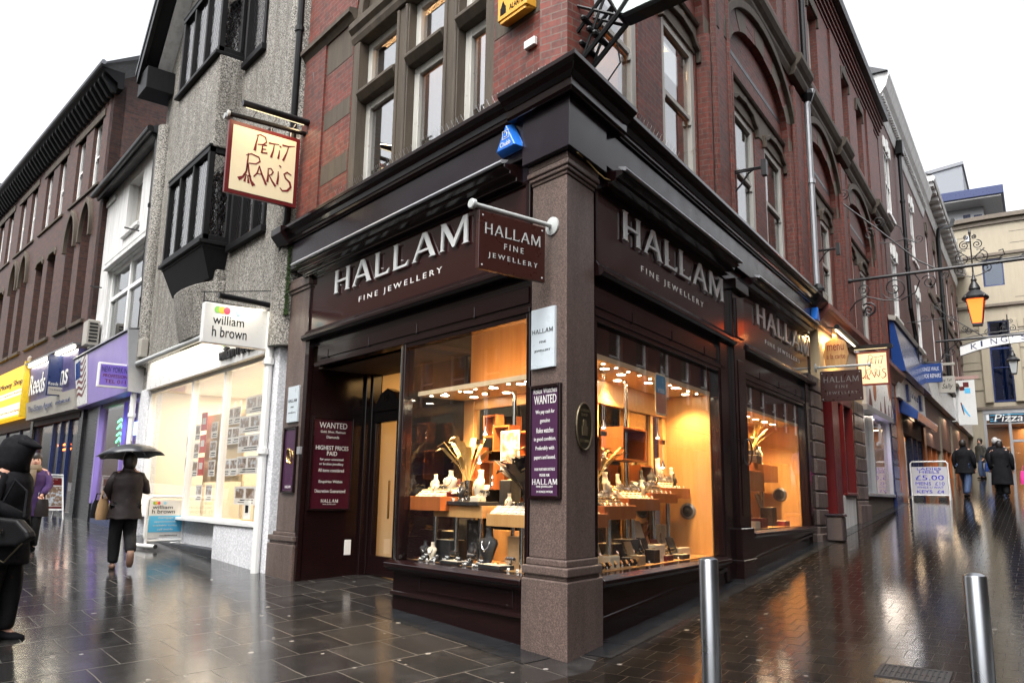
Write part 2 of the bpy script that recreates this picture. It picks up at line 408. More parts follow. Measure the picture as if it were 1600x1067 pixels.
def wood(name, c, dark, rough=.45, sc=1.0, spec=.5):
    t = NT(name); co = t.uv("Object", (14*sc, 14*sc, 1.2*sc)); n = t.noise(co, 1.6, 8, .65)
    t.col(t.mix(t.ramp(n, (.3, (0, 0, 0)), (.7, (1, 1, 1))), dark, c)); t.rough(rough); t.b.inputs["Specular IOR Level"].default_value = spec; t.bump(n, .08, .004); return t.m
def flaky(name, c, under, rough=.6, amt=.6):
    t = NT(name); co = t.uv("Object"); n = t.noise(co, 6, 8, .7); st = t.noise(t.uv("Object", (5, 5, .5)), 1.5, 6, .7)
    c0 = t.mix(t.ramp(n, (amt, (0, 0, 0)), (amt+.06, (1, 1, 1))), c, under); t.col(t.mix(t.ramp(st, (.45, (0, 0, 0)), (.8, (.55,)*3)), c0, (.16, .15, .12))); t.rough(rough); t.bump(n, .2, .004); return t.m
def printed(name, base, ink, sc=(9, 14, 1)):        # small colour print: soft shapes of a photograph
    t = NT(name); co = t.uv("Object"); oi = t.N("ObjectInfo"); va = t.N("VectorMath"); va.operation = 'ADD'; t.L(co, va.inputs[0]); t.L(t.math('MULTIPLY', oi.outputs["Random"], 40.0), va.inputs[1]); n = t.noise(va.outputs[0], 11, 4); t.col(t.ramp(n, (.3, tuple(x*.4 for x in ink)), (.5, ink), (.62, base), (.8, tuple(min(1, x*1.3) for x in base)))); t.rough(.3); return t.m
M = {}
M['brick'] = brick("red_brick", (.205, .038, .023), (.115, .025, .017), (.15, .1, .078), soot=.6, ms=.007)
M['brick_old'] = brick("weathered_brown_brick", (.12, .04, .026), (.055, .024, .021), (.075, .06, .052), soot=.6)
M['brick_plum'] = brick("plum_brick", (.15, .05, .041), (.095, .034, .03), (.15, .105, .09), soot=.3)
M['stone_dark'] = stone("sooty_sandstone", (.1, .078, .056), (.022, .02, .017))
M['stone_panel'] = stone("grey_buff_stone", (.155, .128, .1), (.07, .058, .05), k=.4)
M['stone_buff'] = stone("pale_buff_stone", (.36, .315, .235), (.25, .215, .16), k=.35)
M['granite'] = granite("pink_brown_granite", (.118, .084, .072))
M['maroon'] = plain("dark_maroon_gloss_paint", (.010, .004, .0042), .15, var=.2, coat=.0, bump=0, spec=.4)
M['plum'] = plain("dark_plum_gloss_paint", (.016, .012, .017), .22, var=.2, coat=.0, bump=0, sc=6, spec=.45)
M['fascia'] = plain("maroon_fascia_enamel", (.027, .0085, .008), .13, var=.12, coat=.0, bump=0, sc=4)
M['sign_brown'] = plain("brown_maroon_signboard", (.036, .0105, .008), .3, var=.12, bump=0)
M['silver'] = plain("satin_silver_letters", (.62, .64, .63), .4, metal=.15, var=.08, bump=0)
M['white_letter'] = plain("off_white_lettering", (.72, .71, .68), .5, var=.06, bump=0)
M['steel'] = plain("brushed_steel", (.42, .44, .47), .3, metal=1.0, var=.06, sc=4, bump=0)
M['chrome'] = plain("polished_steel", (.62, .62, .6), .12, metal=1.0, var=.05, bump=0)
M['grey_pole'] = plain("pale_grey_paint", (.42, .44, .43), .4, var=.12)
M['lead'] = plain("dull_lead", (.16, .165, .18), .33, metal=.6, var=.25)
M['black'] = plain("black_gloss_paint", (.007, .007, .008), .35, var=.3, spec=.3)
M['black_timber'] = wood("black_stained_timber", (.009, .009, .01), (.004, .004, .005), .5, spec=.2)
M['sash'] = flaky("weathered_white_sash_paint", (.5, .49, .45), (.3, .26, .2), amt=.62)
M['white'] = plain("white_gloss_paint", (.78, .78, .76), .35, var=.06)
M['white_render'] = flaky("old_white_render", (.64, .64, .63), (.4, .38, .34), .75, .66)
M['pebble'] = pebble("grey_pebbledash", (.1, .095, .083), (.6, .575, .525), 64, .85)
M['pebble_white'] = pebble("white_painted_pebbledash", (.72, .73, .75), (.9, .9, .92), 42, .1, (.6, .6, .62))
M['slate'] = plain("dark_slate", (.03, .032, .038), .4, var=.4)
M['glass'] = glass("shop_glass", 1.5)
M['glass_dim'] = glass("dim_pane_glass", 1.45, (.8, .8, .8), 0, .03)
M['pane'] = glass("sash_pane_glass", 5.0, (.75, .76, .76), 0, .04)
M['pane_blue'] = glass("blue_tinted_pane", 1.9, (.45, .6, .8), 0, .02)
M['leaded'] = leaded("leaded_diamond_glass")
M['dark_int'] = plain("dim_room", (.05, .035, .025), .8, var=.5, sc=2)
M['amber_int'] = wood("amber_timber_blind", (.34, .13, .045), (.16, .06, .02), .5)
M['oak'] = wood("honey_oak", (.6, .34, .13), (.48, .25, .085), .35, .6)
M['oak_red'] = wood("red_cherry_wood", (.42, .13, .034), (.3, .08, .02), .35, .6)
M['cream'] = plain("cream_plaster", (.72, .56, .34), .6, var=.04, sc=3)
M['card_white'] = plain("white_card", (.8, .79, .75), .4, var=.05)
M['paper_photo'] = printed("house_print", (.5, .56, .62), (.26, .17, .11))
M['mirror'] = plain("bronze_tinted_mirror", (.3, .25, .17), .04, metal=1.0, var=.05, bump=0)
M['board_white'] = plain("matt_white_board", (.5, .5, .52), .5, var=.05)
M['room_white'] = plain("white_office_wall", (.8, .72, .58), .6, var=.03, sc=3)
M['red_card'] = plain("red_card", (.62, .06, .05), .4, var=.1)
M['velvet_black'] = plain("black_velvet", (.012, .012, .013), .7, var=.4)
M['velvet_cream'] = plain("cream_velvet", (.72, .62, .45), .7, var=.12)
M['gold'] = plain("gold_jewellery", (.9, .62, .25), .2, metal=1.0, var=.1, bump=0)
M['silver_j'] = plain("silver_jewellery", (.85, .85, .83), .15, metal=1.0, var=.1, bump=0)
M['straw'] = plain("dried_straw", (.55, .4, .16), .7, var=.4)
M['petal_black'] = plain("black_silk_petal", (.014, .013, .016), .6, var=.4)
M['purple_poster'] = plain("purple_poster_print", (.06, .022, .058), .22, var=.3, sc=3, coat=.0, bump=0)
M['maroon_poster'] = plain("maroon_poster_print", (.05, .007, .014), .16, var=.15, sc=3, coat=.0, bump=0)
M['bronze'] = plain("dark_bronze", (.06, .05, .032), .4, metal=.8, var=.4)
M['blue_plastic'] = plain("blue_plastic", (.02, .16, .62), .35, var=.08)
M['yellow_plastic'] = plain("amber_plastic", (.72, .36, .04), .4, var=.1)
M['iron'] = plain("black_wrought_iron", (.013, .013, .015), .42, var=.4)
M['cream_sign'] = plain("cream_signboard", (.82, .72, .48), .45, var=.04)
M['crimson'] = plain("crimson_paint", (.11, .006, .007), .35, var=.12)
M['sign_red'] = plain("dark_red_brushwork", (.16, .006, .009), .5, var=.1, bump=0)
M['sign_white'] = plain("white_acrylic", (.7, .7, .68), .3, var=.03)
M['navy'] = plain("navy_enamel", (.012, .025, .1), .3, var=.15)
M['blue'] = plain("royal_blue_enamel", (.015, .05, .2), .16, var=.15)
M['sky_blue'] = plain("sky_blue_print", (.1, .5, .8), .45, var=.05)
M['grey_sign'] = plain("warm_grey_signboard", (.36, .34, .3), .45, var=.08)
M['lilac'] = plain("lilac_sign_sheet", (.27, .2, .52), .35, var=.12, sc=2)
M['dark_tile'] = brick("dark_grey_tile", (.035, .037, .04), (.025, .026, .03), (.015, .015, .016), .15, .15, .005, .2, .35)
M['aluminium'] = plain("grey_aluminium", (.4, .41, .43), .4, metal=.5, var=.1)
M['warm_lamp'] = glow("lit_halogen", (1, .82, .55), 40)
M['bulb'] = glow("lit_bulb", (1, .8, .55), 14)
M['tube'] = glow("lit_tube", (1, .9, .68), 3)
M['lantern'] = glow("lit_lantern_glass", (1, .1, .014), 1.5)
M['lantern_core'] = glow("lantern_flame", (1, .55, .2), 25)
M['neon_blue'] = glow("blue_neon", (.15, .25, 1), 6)
M['neon_pink'] = glow("violet_neon", (.75, .35, 1), 4)
M['neon_green'] = glow("green_neon", (.1, .8, .3), 2.5)
M['red_light'] = glow("orange_neon", (1, .16, .03), 4)
M['lit_yellow'] = glow("lit_yellow_sign", (.95, .5, .02), .4)
M['lit_white'] = glow("lit_white_band", (1, .85, .5), .5)
M['slabs'] = wet_paving("wet_flagstones", .5, .68, (.036, .035, .034), (.016, .016, .0175), (.12, .113, .1), .0065, .045, .2, gum=1.0, tilt=.15, blot=.5, ior=1.32)
M['setts'] = wet_paving("wet_setts", .2, .27, (.016, .013, .0105), (.0085, .0075, .007), (.014, .012, .01), .004, .014, .085, gum=.6, tilt=.28, blot=.52)
M['kerb'] = wet_paving("wet_kerb_strip", 1.2, 3, (.018, .021, .024), (.022, .023, .026), (.02, .02, .02), .004, .1, .3, tilt=.2)
M['asphalt'] = plain("wet_asphalt", (.045, .045, .046), .3, var=.3)
M['rubber'] = plain("black_rubber", (.02, .02, .02), .7)
M['skin'] = plain("skin", (.5, .28, .2), .5, var=.08)
M['coat_black'] = plain("black_cloth", (.006, .006, .008), .85, var=.4, sc=30, bump=.3, spec=.2)
M['coat_brown'] = plain("dark_brown_quilted_cloth", (.014, .009, .009), .6, var=.4, sc=22, bump=.5, spec=.3)
M['coat_purple'] = plain("purple_wool", (.04, .014, .085), .8, var=.2, bump=.3)
M['coat_olive'] = plain("dark_olive_cloth", (.035, .035, .03), .7, var=.3, bump=.3)
M['jeans'] = plain("blue_denim", (.03, .055, .12), .8, var=.3, sc=30, bump=.3)
M['trouser'] = plain("black_trouser_cloth", (.006, .006, .007), .8, var=.3, spec=.2)
M['hair_dark'] = plain("dark_hair", (.015, .011, .009), .5, var=.5, sc=60)
M['hair_grey'] = plain("grey_hair", (.38, .37, .36), .6, var=.3, sc=60)
M['tan'] = plain("tan_leather", (.35, .22, .11), .45, var=.2)
M['shoe_brown'] = plain("brown_sole", (.16, .085, .055), .6)
M['umbrella'] = plain("black_umbrella_nylon", (.022, .024, .03), .32, var=.15)
M['scarf'] = plain("leopard_scarf", (.14, .1, .06), .8, var=.7, sc=50)
M['pink'] = plain("bright_pink_plastic", (.75, .05, .3), .35)
M['moss'] = plain("green_moss", (.035, .07, .015), .9, var=.5, sc=60, bump=.5)
# ---------------------------------------------------------------- ground
def sheet(name, pts, dz, mat, uv=None):
    mb = MB(); mb.add([(x, y, gz(x, y)+dz) for x, y in pts], [tuple(range(len(pts)))])
    return tag(mb.build(name, mat, None, uv=uv), kind='structure')
sheet("ground", [(-150, -60), (60, -60), (60, 160), (-150, 160)], -.012, M['asphalt'])
uvp = lambda p: (p.y+1.77+200, p.x+4.05-.34+204)
uvs = lambda p: (p.dot(R.do)+100, p.dot(R.du)+100)
sheet("pavement", [(.3, -16), (.3, -.05), (-.1, .5), (-5.6, 1.6), (-60, 1.6), (-60, -16)], 0, M['slabs'], uvp)
_e = R.P(90, -.4, 0)
sheet("road", [(.3, -16), (30, -16), (30, 95), (_e.x, _e.y), (-.1, .5), (.3, -.05)], 0, M['setts'], uvs)
def strip(F, pts, name):
    w = [F.P(u, o, 0) for u, o in pts]; sheet(name, [(p.x, p.y) for p in w], .004, M['kerb'], lambda p: (p.dot(F.du)+100, p.dot(F.do)+101))
strip(L, [(.2, -.2), (3.05, -.2), (3.05, .2), (.2, .3)], "kerb_strip")
strip(R, [(.3, -.2), (20, -.2), (20, .22), (.3, .25)], "kerb_strip")

# ---------------------------------------------------------------- windows
def sash_window(F, u0, u1, z0, z1, o, parent, mat, mid=True, pane='pane', fw=.09, bars=0, name="window", arch=0):
    mb = MB(); d = .07
    mb.box(F, u0, u0+fw, o-d, o, z0, z1); mb.box(F, u1-fw, u1, o-d, o, z0, z1)
    mb.box(F, u0+fw, u1-fw, o-d, o-.004, z1-fw, z1); mb.box(F, u0+fw, u1-fw, o-d, o+.02, z0, z0+fw*.8)
    g = MB()
    if mid:
        zm = (z0+z1)/2
        mb.box(F, u0+fw, u1-fw, o-d*.8, o-.015, zm-.035, zm+.035)
        g.box(F, u0+fw, u1-fw, o-.055, o-.05, zm+.035, z1-fw); g.box(F, u0+fw, u1-fw, o-.065, o-.06, z0+fw*.8, zm-.035)
        if mid == 'horn':
            mb.box(F, u0+fw, u0+fw+.03, o-.05, o-.002, zm-.11, zm-.035); mb.box(F, u1-fw-.03, u1-fw, o-.05, o-.002, zm-.11, zm-.035)
    else: g.box(F, u0+fw, u1-fw, o-.055, o-.05, z0+fw*.8, z1-fw)
    for k in range(bars):
        uu = u0+fw+(u1-u0-2*fw)*(k+1)/(bars+1); mb.box(F, uu-.012, uu+.012, o-.062, o-.03, z0+fw*.8, z1-fw)
    w = mb.build(name, mat, parent, bevel=.006); g.build("glass", M[pane], w); return w
def backing(F, spans, o, parent, mat, name="room_interior"):
    mb = MB()
    for u0, u1, z0, z1 in spans: mb.box(F, u0, u1, o-.05, o, z0, z1)
    return mb.build(name, mat, parent)

# ================================================================ CORNER BUILDING
CB = thing("corner_building", (0, 0, 0), "red brick Victorian corner building over a dark maroon jeweller's shopfront", "building")
c05 = .05*CORN
# --- left upper wall
AC, AR = 2.84, 1.62
wall_grid(L, c05, 6.0, 5.05, 12.4, -.05, .35, [(AC-1.62, AC+1.62, 5.15, 9.4)], "wall", M['brick'], CB)
sp = MB(); pts = [(AC-1.62, 9.4), (AC-1.62, 7.75)]+[(u, z) for u, z in arc(AC, 7.75, 1.62, 1.5, 180, 0, 24)][1:-1]+[(AC+1.62, 7.75), (AC+1.62, 9.4)]
sp.face(L, pts, -.38, -.053); sp.build("arch_spandrel", M['brick'], CB)
ty = MB(); ty.face(L, arc(AC, 7.72, 1.6, 1.48, 0, 180, 24), -.3, -.16); ty.build("tympanum", M['stone_dark'], CB)
ri = MB()
a1 = arc(AC, 7.75, 1.60, 1.48, 0, 180, 24); a2 = arc(AC, 7.75, 1.47, 1.35, 180, 0, 24); ri.face(L, a1+a2, -.16, -.06)
for k in range(9):      # carved leaf spray in the tympanum
    an = 25+130*k/8; stroke(ri, L, [(AC+.35*math.cos(rad(an)), 7.86+.35*math.sin(rad(an))), (AC+.9*math.cos(rad(an+4)), 7.86+.85*math.sin(rad(an+4))), (AC+1.25*math.cos(rad(an-3)), 7.86+1.1*math.sin(rad(an-3)))], [.05, .14, .04], -.16, .05)
ri.build("carved_arch", M['stone_dark'], CB, bevel=.01)
lt = MB(); text(lt, L, "ANNO", AC+.95, AC+.1, 7.84, 8.0, -.16, .03); lt.build("lettering", M['stone_panel'], CB)
st = MB()       # stone surround, mullions and transoms of the three light window
st.box(L, AC+1.46, AC+1.62, -.33, -.052, 5.12, 7.42); st.box(L, AC-1.62, AC-1.46, -.33, -.052, 5.12, 7.42)
st.prof(L, [(-.33, 7.42), (-.052, 7.42), (-.02, 7.5), (-.02, 7.56), (.03, 7.62), (.03, 7.72), (-.33, 7.72)], AC-1.66, AC+1.66)
for uc in (2.1, 3.2):
    st.box(L, uc-.14, uc+.14, -.3, -.09, 5.12, 7.42); st.tube([L.P(uc-.1, -.085, 5.12), L.P(uc-.1, -.085, 7.4)], .03, 6); st.tube([L.P(uc+.1, -.085, 5.12), L.P(uc+.1, -.085, 7.4)], .03, 6)
for a, b in ((1.38, 1.96), (2.24, 3.06), (3.34, 4.3)): st.prof(L, [(-.32, 6.53), (-.1, 6.53), (-.03, 6.62), (-.03, 6.66), (-.12, 6.72), (-.32, 6.72)], a, b)
st.build("window_surround", M['stone_dark'], CB, bevel=.008)
for a, b in ((1.38, 1.96), (2.24, 3.06), (3.34, 4.3)):
    sash_window(L, a, b, 5.3, 6.53, -.2, CB, M['sash'], mid=False, fw=.11)
    sash_window(L, a, b, 6.72, 7.42, -.2, CB, M['sash'], mid=False, fw=.1)
wl_ = MB()
for a, b, s in ((3.45, 4.18, "RESTA"), (2.36, 2.94, "FE"), (1.44, 1.86, "RE")):   # etched restaurant name along the foot of the panes
    text(wl_, L, s, b-.03, b-.03-.11*len(s), 5.42, 5.54, -.245, .003)
wl_.build("lettering", M['bronze'], CB)
tb = MB()
for a, b in ((1.26, 4.42),): tb.box(L, a, b, -.75, -.7, 5.3, 7.5)
tb.build("room_interior", M['amber_int'], CB)
for s in (5.6, 6.45, 7.42): pass
bd = MB()       # flush sandstone bands
for z0, z1 in ((5.6, 5.89), (6.43, 6.7), (7.3, 7.78)):
    bd.box(L, AC+1.64, 5.28, -.2, -.046, z0, z1); bd.box(L, 5.32, 6.0, -.2, -.046-.03, z0, z1)
for z0, z1 in ((6.02, 6.3), (6.75, 7.03), (7.5, 7.78)): bd.mitre([(-.3, z0), (-.046, z0), (-.046, z1), (-.3, z1)], AC-1.64, .5)
bd.build("stone_band", M['stone_dark'], CB)
im = MB(); im.prof(L, [(-.2, 7.8), (-.03, 7.8), (.02, 7.88), (.06, 7.9), (.06, 7.97), (-.2, 8.02)], AC+1.6, 6.03); im.build("string_course", M['stone_dark'], CB)
lp = MB(); lp.box(L, 5.3, 5.98, -.3, -.02, 5.05, 7.8); lp.build("end_pilaster", M['brick'], CB)
# --- right upper wall
BAYS = [(.55, 4.0), (5.15, 8.6), (10.0, 12.9), (14.2, 17.5)]
WIN1 = [[(.78, 1.97), (2.72, 3.92)], [(5.5, 6.72), (7.3, 8.5)], [(10.2, 11.15), (11.6, 12.55)], [(14.45, 15.4), (16.2, 17.15)]]
WIN2 = [(1.0, 1.9), (2.7, 3.6), (5.5, 6.35), (7.4, 8.2), (10.85, 11.75), (14.5, 15.35), (16.5, 17.35)]
wall_grid(R, c05, 20.3, 5.05, 12.9, -.05, .3, [(a, b, 5.12, 8.84) for a, b in BAYS]+[(a, b, 10.15, 11.95) for a, b in WIN2], "wall", M['brick'], CB)
inner = MB(); vous = MB(); hood = MB(); span = MB(); panel = MB(); blue = MB()
for (a, b), ws in zip(BAYS, WIN1):
    c = (a+b)/2; rx = (b-a)/2
    wall_grid(R, a-.02, b+.02, 5.0, 9.0, -.16, .25, [(w0, w1, 5.3, 7.32) for w0, w1 in ws], "bay_wall", M['brick'], CB)
    span.face(R, [(a, 8.84), (a, 7.9)]+arc(c, 7.9, rx, .86, 180, 0, 20)[1:-1]+[(b, 7.9), (b, 8.84)], -.35, -.053)
    n = 11
    for k in range(n):      # banded voussoirs, stone ones stand a hair proud
        g0, g1 = 180-180*k/n, 180-180*(k+1)/n; p = arc(c, 7.9, rx+.002, .862, g0, g1, 4)+arc(c, 7.9, rx+.32, 1.2, g1, g0, 4)
        if k % 2 == 1: vous.face(R, p, -.2, -.045)
    hood.face(R, arc(c, 7.9, rx+.34, 1.22, 180, 0, 24)+arc(c, 7.9, rx+.47, 1.37, 0, 180, 24), -.1, .03)
    panel.box(R, a+.01, b-.01, -.2, -.15, 7.3, 7.72); hood.prof(R, [(-.2, 7.72), (-.12, 7.72), (-.09, 7.77), (-.2, 7.79)], a+.01, b-.01)
    blue.box(R, a+.15, b-.15, -.2, -.155, 8.12, 8.2)
    for e in (a, b):
        vous.box(R, e-.3 if e == a else e, e if e == a else e+.3, -.2, -.044, 7.62, 7.9)
    for w0, w1 in ws:
        m_ = (w0+w1)/2; h_ = (w1-w0)/2+.1
        hood.face(R, [(m_-h_, 7.18), (m_-h_+.06, 7.18)]+[(m_-h_+.07, 7.33), (m_-h_+.18, 7.36), (m_-h_*.55, 7.46), (m_, 7.5), (m_+h_*.55, 7.46), (m_+h_-.18, 7.36), (m_+h_-.07, 7.33), (m_+h_-.06, 7.18), (m_+h_, 7.18), (m_+h_, 7.4), (m_+h_-.14, 7.44), (m_+h_*.5, 7.54), (m_+.1, 7.57), (m_, 7.62), (m_-.1, 7.57), (m_-h_*.5, 7.54), (m_-h_+.14, 7.44), (m_-h_, 7.4)], -.16, -.09)
        sash_window(R, w0, w1, 5.3, 7.32, -.18, CB, M['sash'], mid='horn', fw=.13)
span.build("arch_spandrel", M['brick'], CB); vous.build("voussoir_band", M['stone_panel'], CB); hood.build("hood_mould", M['stone_dark'], CB, bevel=.01)
panel.build("lintel_panel", M['stone_panel'], CB); blue.build("blue_brick_band", M['slate'], CB)
h2 = MB()
for w0, w1 in WIN2:
    sash_window(R, w0, w1, 10.15, 11.95, -.2, CB, M['sash'], mid='horn', fw=.1)
    h2.face(R, [(w0-.1, 11.75), (w0-.1, 12.1), (w0+.1, 12.15), ((w0+w1)/2, 12.32), (w1-.1, 12.15), (w1+.1, 12.1), (w1+.1, 11.75), (w1+.03, 11.75), (w1+.02, 11.97), (w0-.02, 11.97), (w0-.03, 11.75)], -.06, .0)
h2.build("hood_mould", M['stone_dark'], CB, bevel=.01)
backing(R, [(1.0, 18, 5.2, 7.6), (1.0, 18, 10, 12)], -.9, CB, M['amber_int'])
pr = MB()      # pilasters between the bays and above
for a, b in ((4.25, 4.85), (8.9, 9.6), (13.2, 13.9), (17.9, 18.9)):
    pr.box(R, a, b, -.1, .02, 5.05, 9.05)
    for e in (a, b): pr.tube([R.P(e, .0, 5.1), R.P(e, .0, 9.0)], .055, 8)
for a, b in BAYS:
    for e in (a-.06, b+.06): pr.tube([R.P(e, -.045, 5.1), R.P(e, -.045, 7.62)], .06, 8)
for a, b in ((4.05, 4.95), (8.75, 9.85), (13.1, 14.2), (18.0, 19.2)): pr.box(R, a, b, -.1, .0, 9.7, 12.45)
pr.build("pilaster", M['brick'], CB)
sc_ = MB(); prf = lambda k: [(-.2, 9.2), (-.02+k, 9.2), (.03+k, 9.3), (.03+k, 9.36), (.09+k, 9.42), (.14+k, 9.5), (.14+k, 9.6), (-.2, 9.72)]
for a, b, k in ((c05, 4.1, 0), (4.1, 5.0, .1), (5.0, 8.75, 0), (8.75, 9.75, .1), (9.75, 13.05, 0), (13.05, 14.05, .1), (14.05, 17.75, 0), (17.75, 20.35, .1)): sc_.prof(R, prf(k), a, b)
sc_.build("string_course", M['stone_dark'], CB, bevel=.006)
cr_ = MB()
for k in range(5): cr_.mitre([(-.3, 12.42+.1*k), (-.02+.045*k, 12.42+.1*k), (-.02+.045*k, 12.49+.1*k), (-.3, 12.49+.1*k)], 6.1, 20.3)
cr_.build("brick_cornice", M['brick'], CB)
gu = MB(); gu.mitre([(-.3, 12.93), (.3, 12.93), (.34, 13.05), (.3, 13.1), (-.3, 13.1)], 6.1, 20.3); gu.build("gutter", M['black'], CB)
rf = MB(); rf.mitre([(-.3, 13.1), (.2, 13.1), (-3.2, 15.2), (-3.5, 13.1)], 6.1, 20.3); rf.build("roof", M['slate'], CB)
bk = MB(); pL = L.P(6.0, -.4, 0); pR = R.P(20.3, -.4, 0); inn = L.P(-.4*-CORN, -.4, 0)
bk.prism([L.P(6.0, -.34, 3.3), L.P(6.0, -5, 3.3), R.P(20.2, -5, 3.3), R.P(20.2, -.36, 3.3), L.P(.36*CORN, -.36, 3.3)], (0, 0, 1.75)); bk.build("floor_slab", M['dark_int'], CB)
sdw = MB(); sdw.box(L, 5.98, 6.02, -6, -.1, 4.5, 12.5); sdw.build("side_wall", M['brick'], CB)
sdr = MB(); sdr.box(R, 20.24, 20.3, -8, -.1, 0, 12.8); sdr.build("side_wall", M['brick'], CB)

# --- granite pilasters
def quad_plan(uL, uR, o): return None
gp = MB()
def corner_block(mb, uL, uR, o, z0, z1, back=-.35):    # block at the acute corner, its two faces o proud of the facades
    mb.prism([L.P(-CORN*o, o, z0), L.P(uL, o, z0), L.P(uL, back, z0), L.P(-back*CORN, back, z0), R.P(uR, back, z0), R.P(uR, o, z0)], (0, 0, z1-z0))
corner_block(gp, .6, .67, .0, -.5, .62); corner_block(gp, .58, .645, -.022, .62, .655); corner_block(gp, .6, .665, .0, .655, .73); corner_block(gp, .575, .64, -.03, .73, .79)
corner_block(gp, .555, .62, -.05, .79, 4.2)
corner_block(gp, .56, .625, -.038, 4.2, 4.235); corner_block(gp, .575, .64, -.02, 4.235, 4.275); corner_block(gp, .59, .655, -.004, 4.275, 4.33); corner_block(gp, .58, .645, -.012, 4.33, 4.4)
gp.build("corner_pilaster", M['granite'], CB, bevel=.012, seg=2)
gl_ = MB()
for u0, u1, o, z0, z1 in ((5.36, 6.21, 0, -.4, .64), (5.38, 6.18, -.022, .64, .68), (5.36, 6.2, 0, .68, .75), (5.39, 6.1, -.03, .75, .8), (5.41, 6.05, -.05, .8, 4.15), (5.4, 6.07, -.03, 4.15, 4.2), (5.38, 6.1, -.01, 4.2, 4.3), (5.4, 6.08, -.03, 4.3, 4.36)): gl_.box(L, u0, u1, -.4, o, z0, z1)
gl_.build("end_pilaster", M['granite'], CB, bevel=.01, seg=2)
# --- entablature and cornice
en = MB()
en.mitre([(-.35, 4.5), (.02, 4.5), (.02, 4.9), (-.35, 4.9)], 6.05, 9.9)
for F, a, b in ((L, .58, 5.4), (R, .645, 9.3)): en.box(F, a, b, -.35, -.06, 4.3, 4.5)
corner_block(en, .6, .7, .05, 4.4, 4.895)
en.build("frieze", M['plum'], CB, bevel=.008)
co = MB()
cp = [(-.35, 4.9), (.05, 4.9), (.07, 4.93), (.07, 4.97), (.12, 5.0), (.15, 5.04), (.19, 5.07), (.19, 5.12), (-.35, 5.14)]
co.mitre(cp, 6.1, 9.95)
co.mitre([(o+(.07 if o > 0 else 0), z-.02 if i < 3 else z+.015) for i, (o, z) in enumerate(cp)], .74, .98)
co.build("cornice", M['maroon'], CB, bevel=.006)
ec = MB(); ec.prof(L, [(-.1, 4.88), (.12, 4.88), (.16, 4.93), (.24, 5.02), (.24, 5.13), (-.1, 5.16)], 5.9, 6.25); ec.prof(R, [(-.1, 4.88), (.12, 4.88), (.16, 4.93), (.24, 5.02), (.24, 5.15), (-.1, 5.17)], 9.45, 9.95); ec.build("cornice_stop", M['maroon'], CB, bevel=.006)
# bird spikes along the cornice
for F, a, b in ((L, .2, 4.4), (R, .3, 2.4)):
    u = a; bs = MB()
    while u < b:
        for s in (-1, 0, 1): bs.tube([F.P(u, .12, 5.12), F.P(u+s*.05, .15, 5.24)], .0015, 3)
        u += .09
    bs.build("bird_spikes", M['steel'], CB)
# --- awning housings, fascia surrounds, shutter boxes
aw = MB(); rail = MB()
for F, a, b in ((L, .72, 5.52), (R, .8, 4.55), (R, 5.38, 9.2)):
    aw.prof(F, [(-.2, 4.3), (.02, 4.3), (.02, 4.34), (.1, 4.36), (.1, 4.39), (.17, 4.41), (.17, 4.45), (-.2, 4.5)], a, b)
    rail.prof(F, [(.15, 4.455), (.2, 4.435), (.215, 4.45), (.2, 4.475), (.12, 4.49)], a, b)
aw.build("awning_housing", M['maroon'], CB, bevel=.005); rail.build("awning_rail", M['aluminium'], CB)
sf = MB()
for F, a, b in ((L, .6, 5.45), (R, .66, 4.8), (R, 5.3, 9.5)):
    sf.prof(F, [(-.25, 3.38), (.0, 3.38), (.03, 3.41), (.03, 3.45), (-.02, 3.48), (-.05, 3.53), (-.25, 3.53)], a, b)
    sf.box(F, a, b, -.25, -.055, 4.27, 4.31); sf.box(F, a, a+.06, -.25, -.052, 3.53, 4.27); sf.box(F, b-.06, b, -.25, -.052, 3.53, 4.27)
    sf.box(F, a, b, -.28, -.12, 3.3, 3.38)
    z0, z1 = (3.05, 3.3); sf.box(F, a, b-.3, -.3, -.1, z0, z1); sf.box(F, a+.04, b-.4, -.3, -.085, z0+.05, z1-.04)
    k = a+.9
    while k < b-.5: sf.box(F, k, k+.03, -.2, -.078, z0+.04, z1-.1); k += 1.1
    sf.box(F, a, b-.3, -.3, -.06, z0-.05, z0)
sf.build("shopfront_surround", M['maroon'], CB, bevel=.004)
# --- window frames and stall risers
wf = MB()
def shop_frame(F, a, b, z0, z1, w=.05): 
    wf.box(F, a, a+w, -.2, -.07, z0, z1); wf.box(F, b-w, b, -.2, -.07, z0, z1); wf.box(F, a+w, b-w, -.2, -.075, z1-w, z1)
shop_frame(L, .6, 2.86, .62, 3.0); shop_frame(R, .665, 4.3, .62, 3.0); shop_frame(R, 5.4, 8.95, .9, 3.0)
wf.build("window_frame", M['maroon'], CB, bevel=.006)
si = MB()
si.prof(L, [(-.25, .5), (-.02, .5), (-.02, .53), (.02, .55), (.02, .59), (-.05, .62), (-.25, .62)], .6, 2.95)
si.prof(R, [(-.25, .5), (-.02, .5), (-.02, .53), (.02, .55), (.02, .59), (-.05, .62), (-.25, .62)], .67, 4.25)
si.prof(R, [(-.25, .78), (-.02, .78), (-.02, .81), (.02, .83), (.02, .87), (-.05, .9), (-.25, .9)], 5.35, 9.0)
si.prof(L, [(-.9, .5), (-.1, .5), (-.1, .62), (-.9, .62)], 2.86, 2.95)
si.build("window_sill", M['maroon'], CB, bevel=.004)
sr = MB()
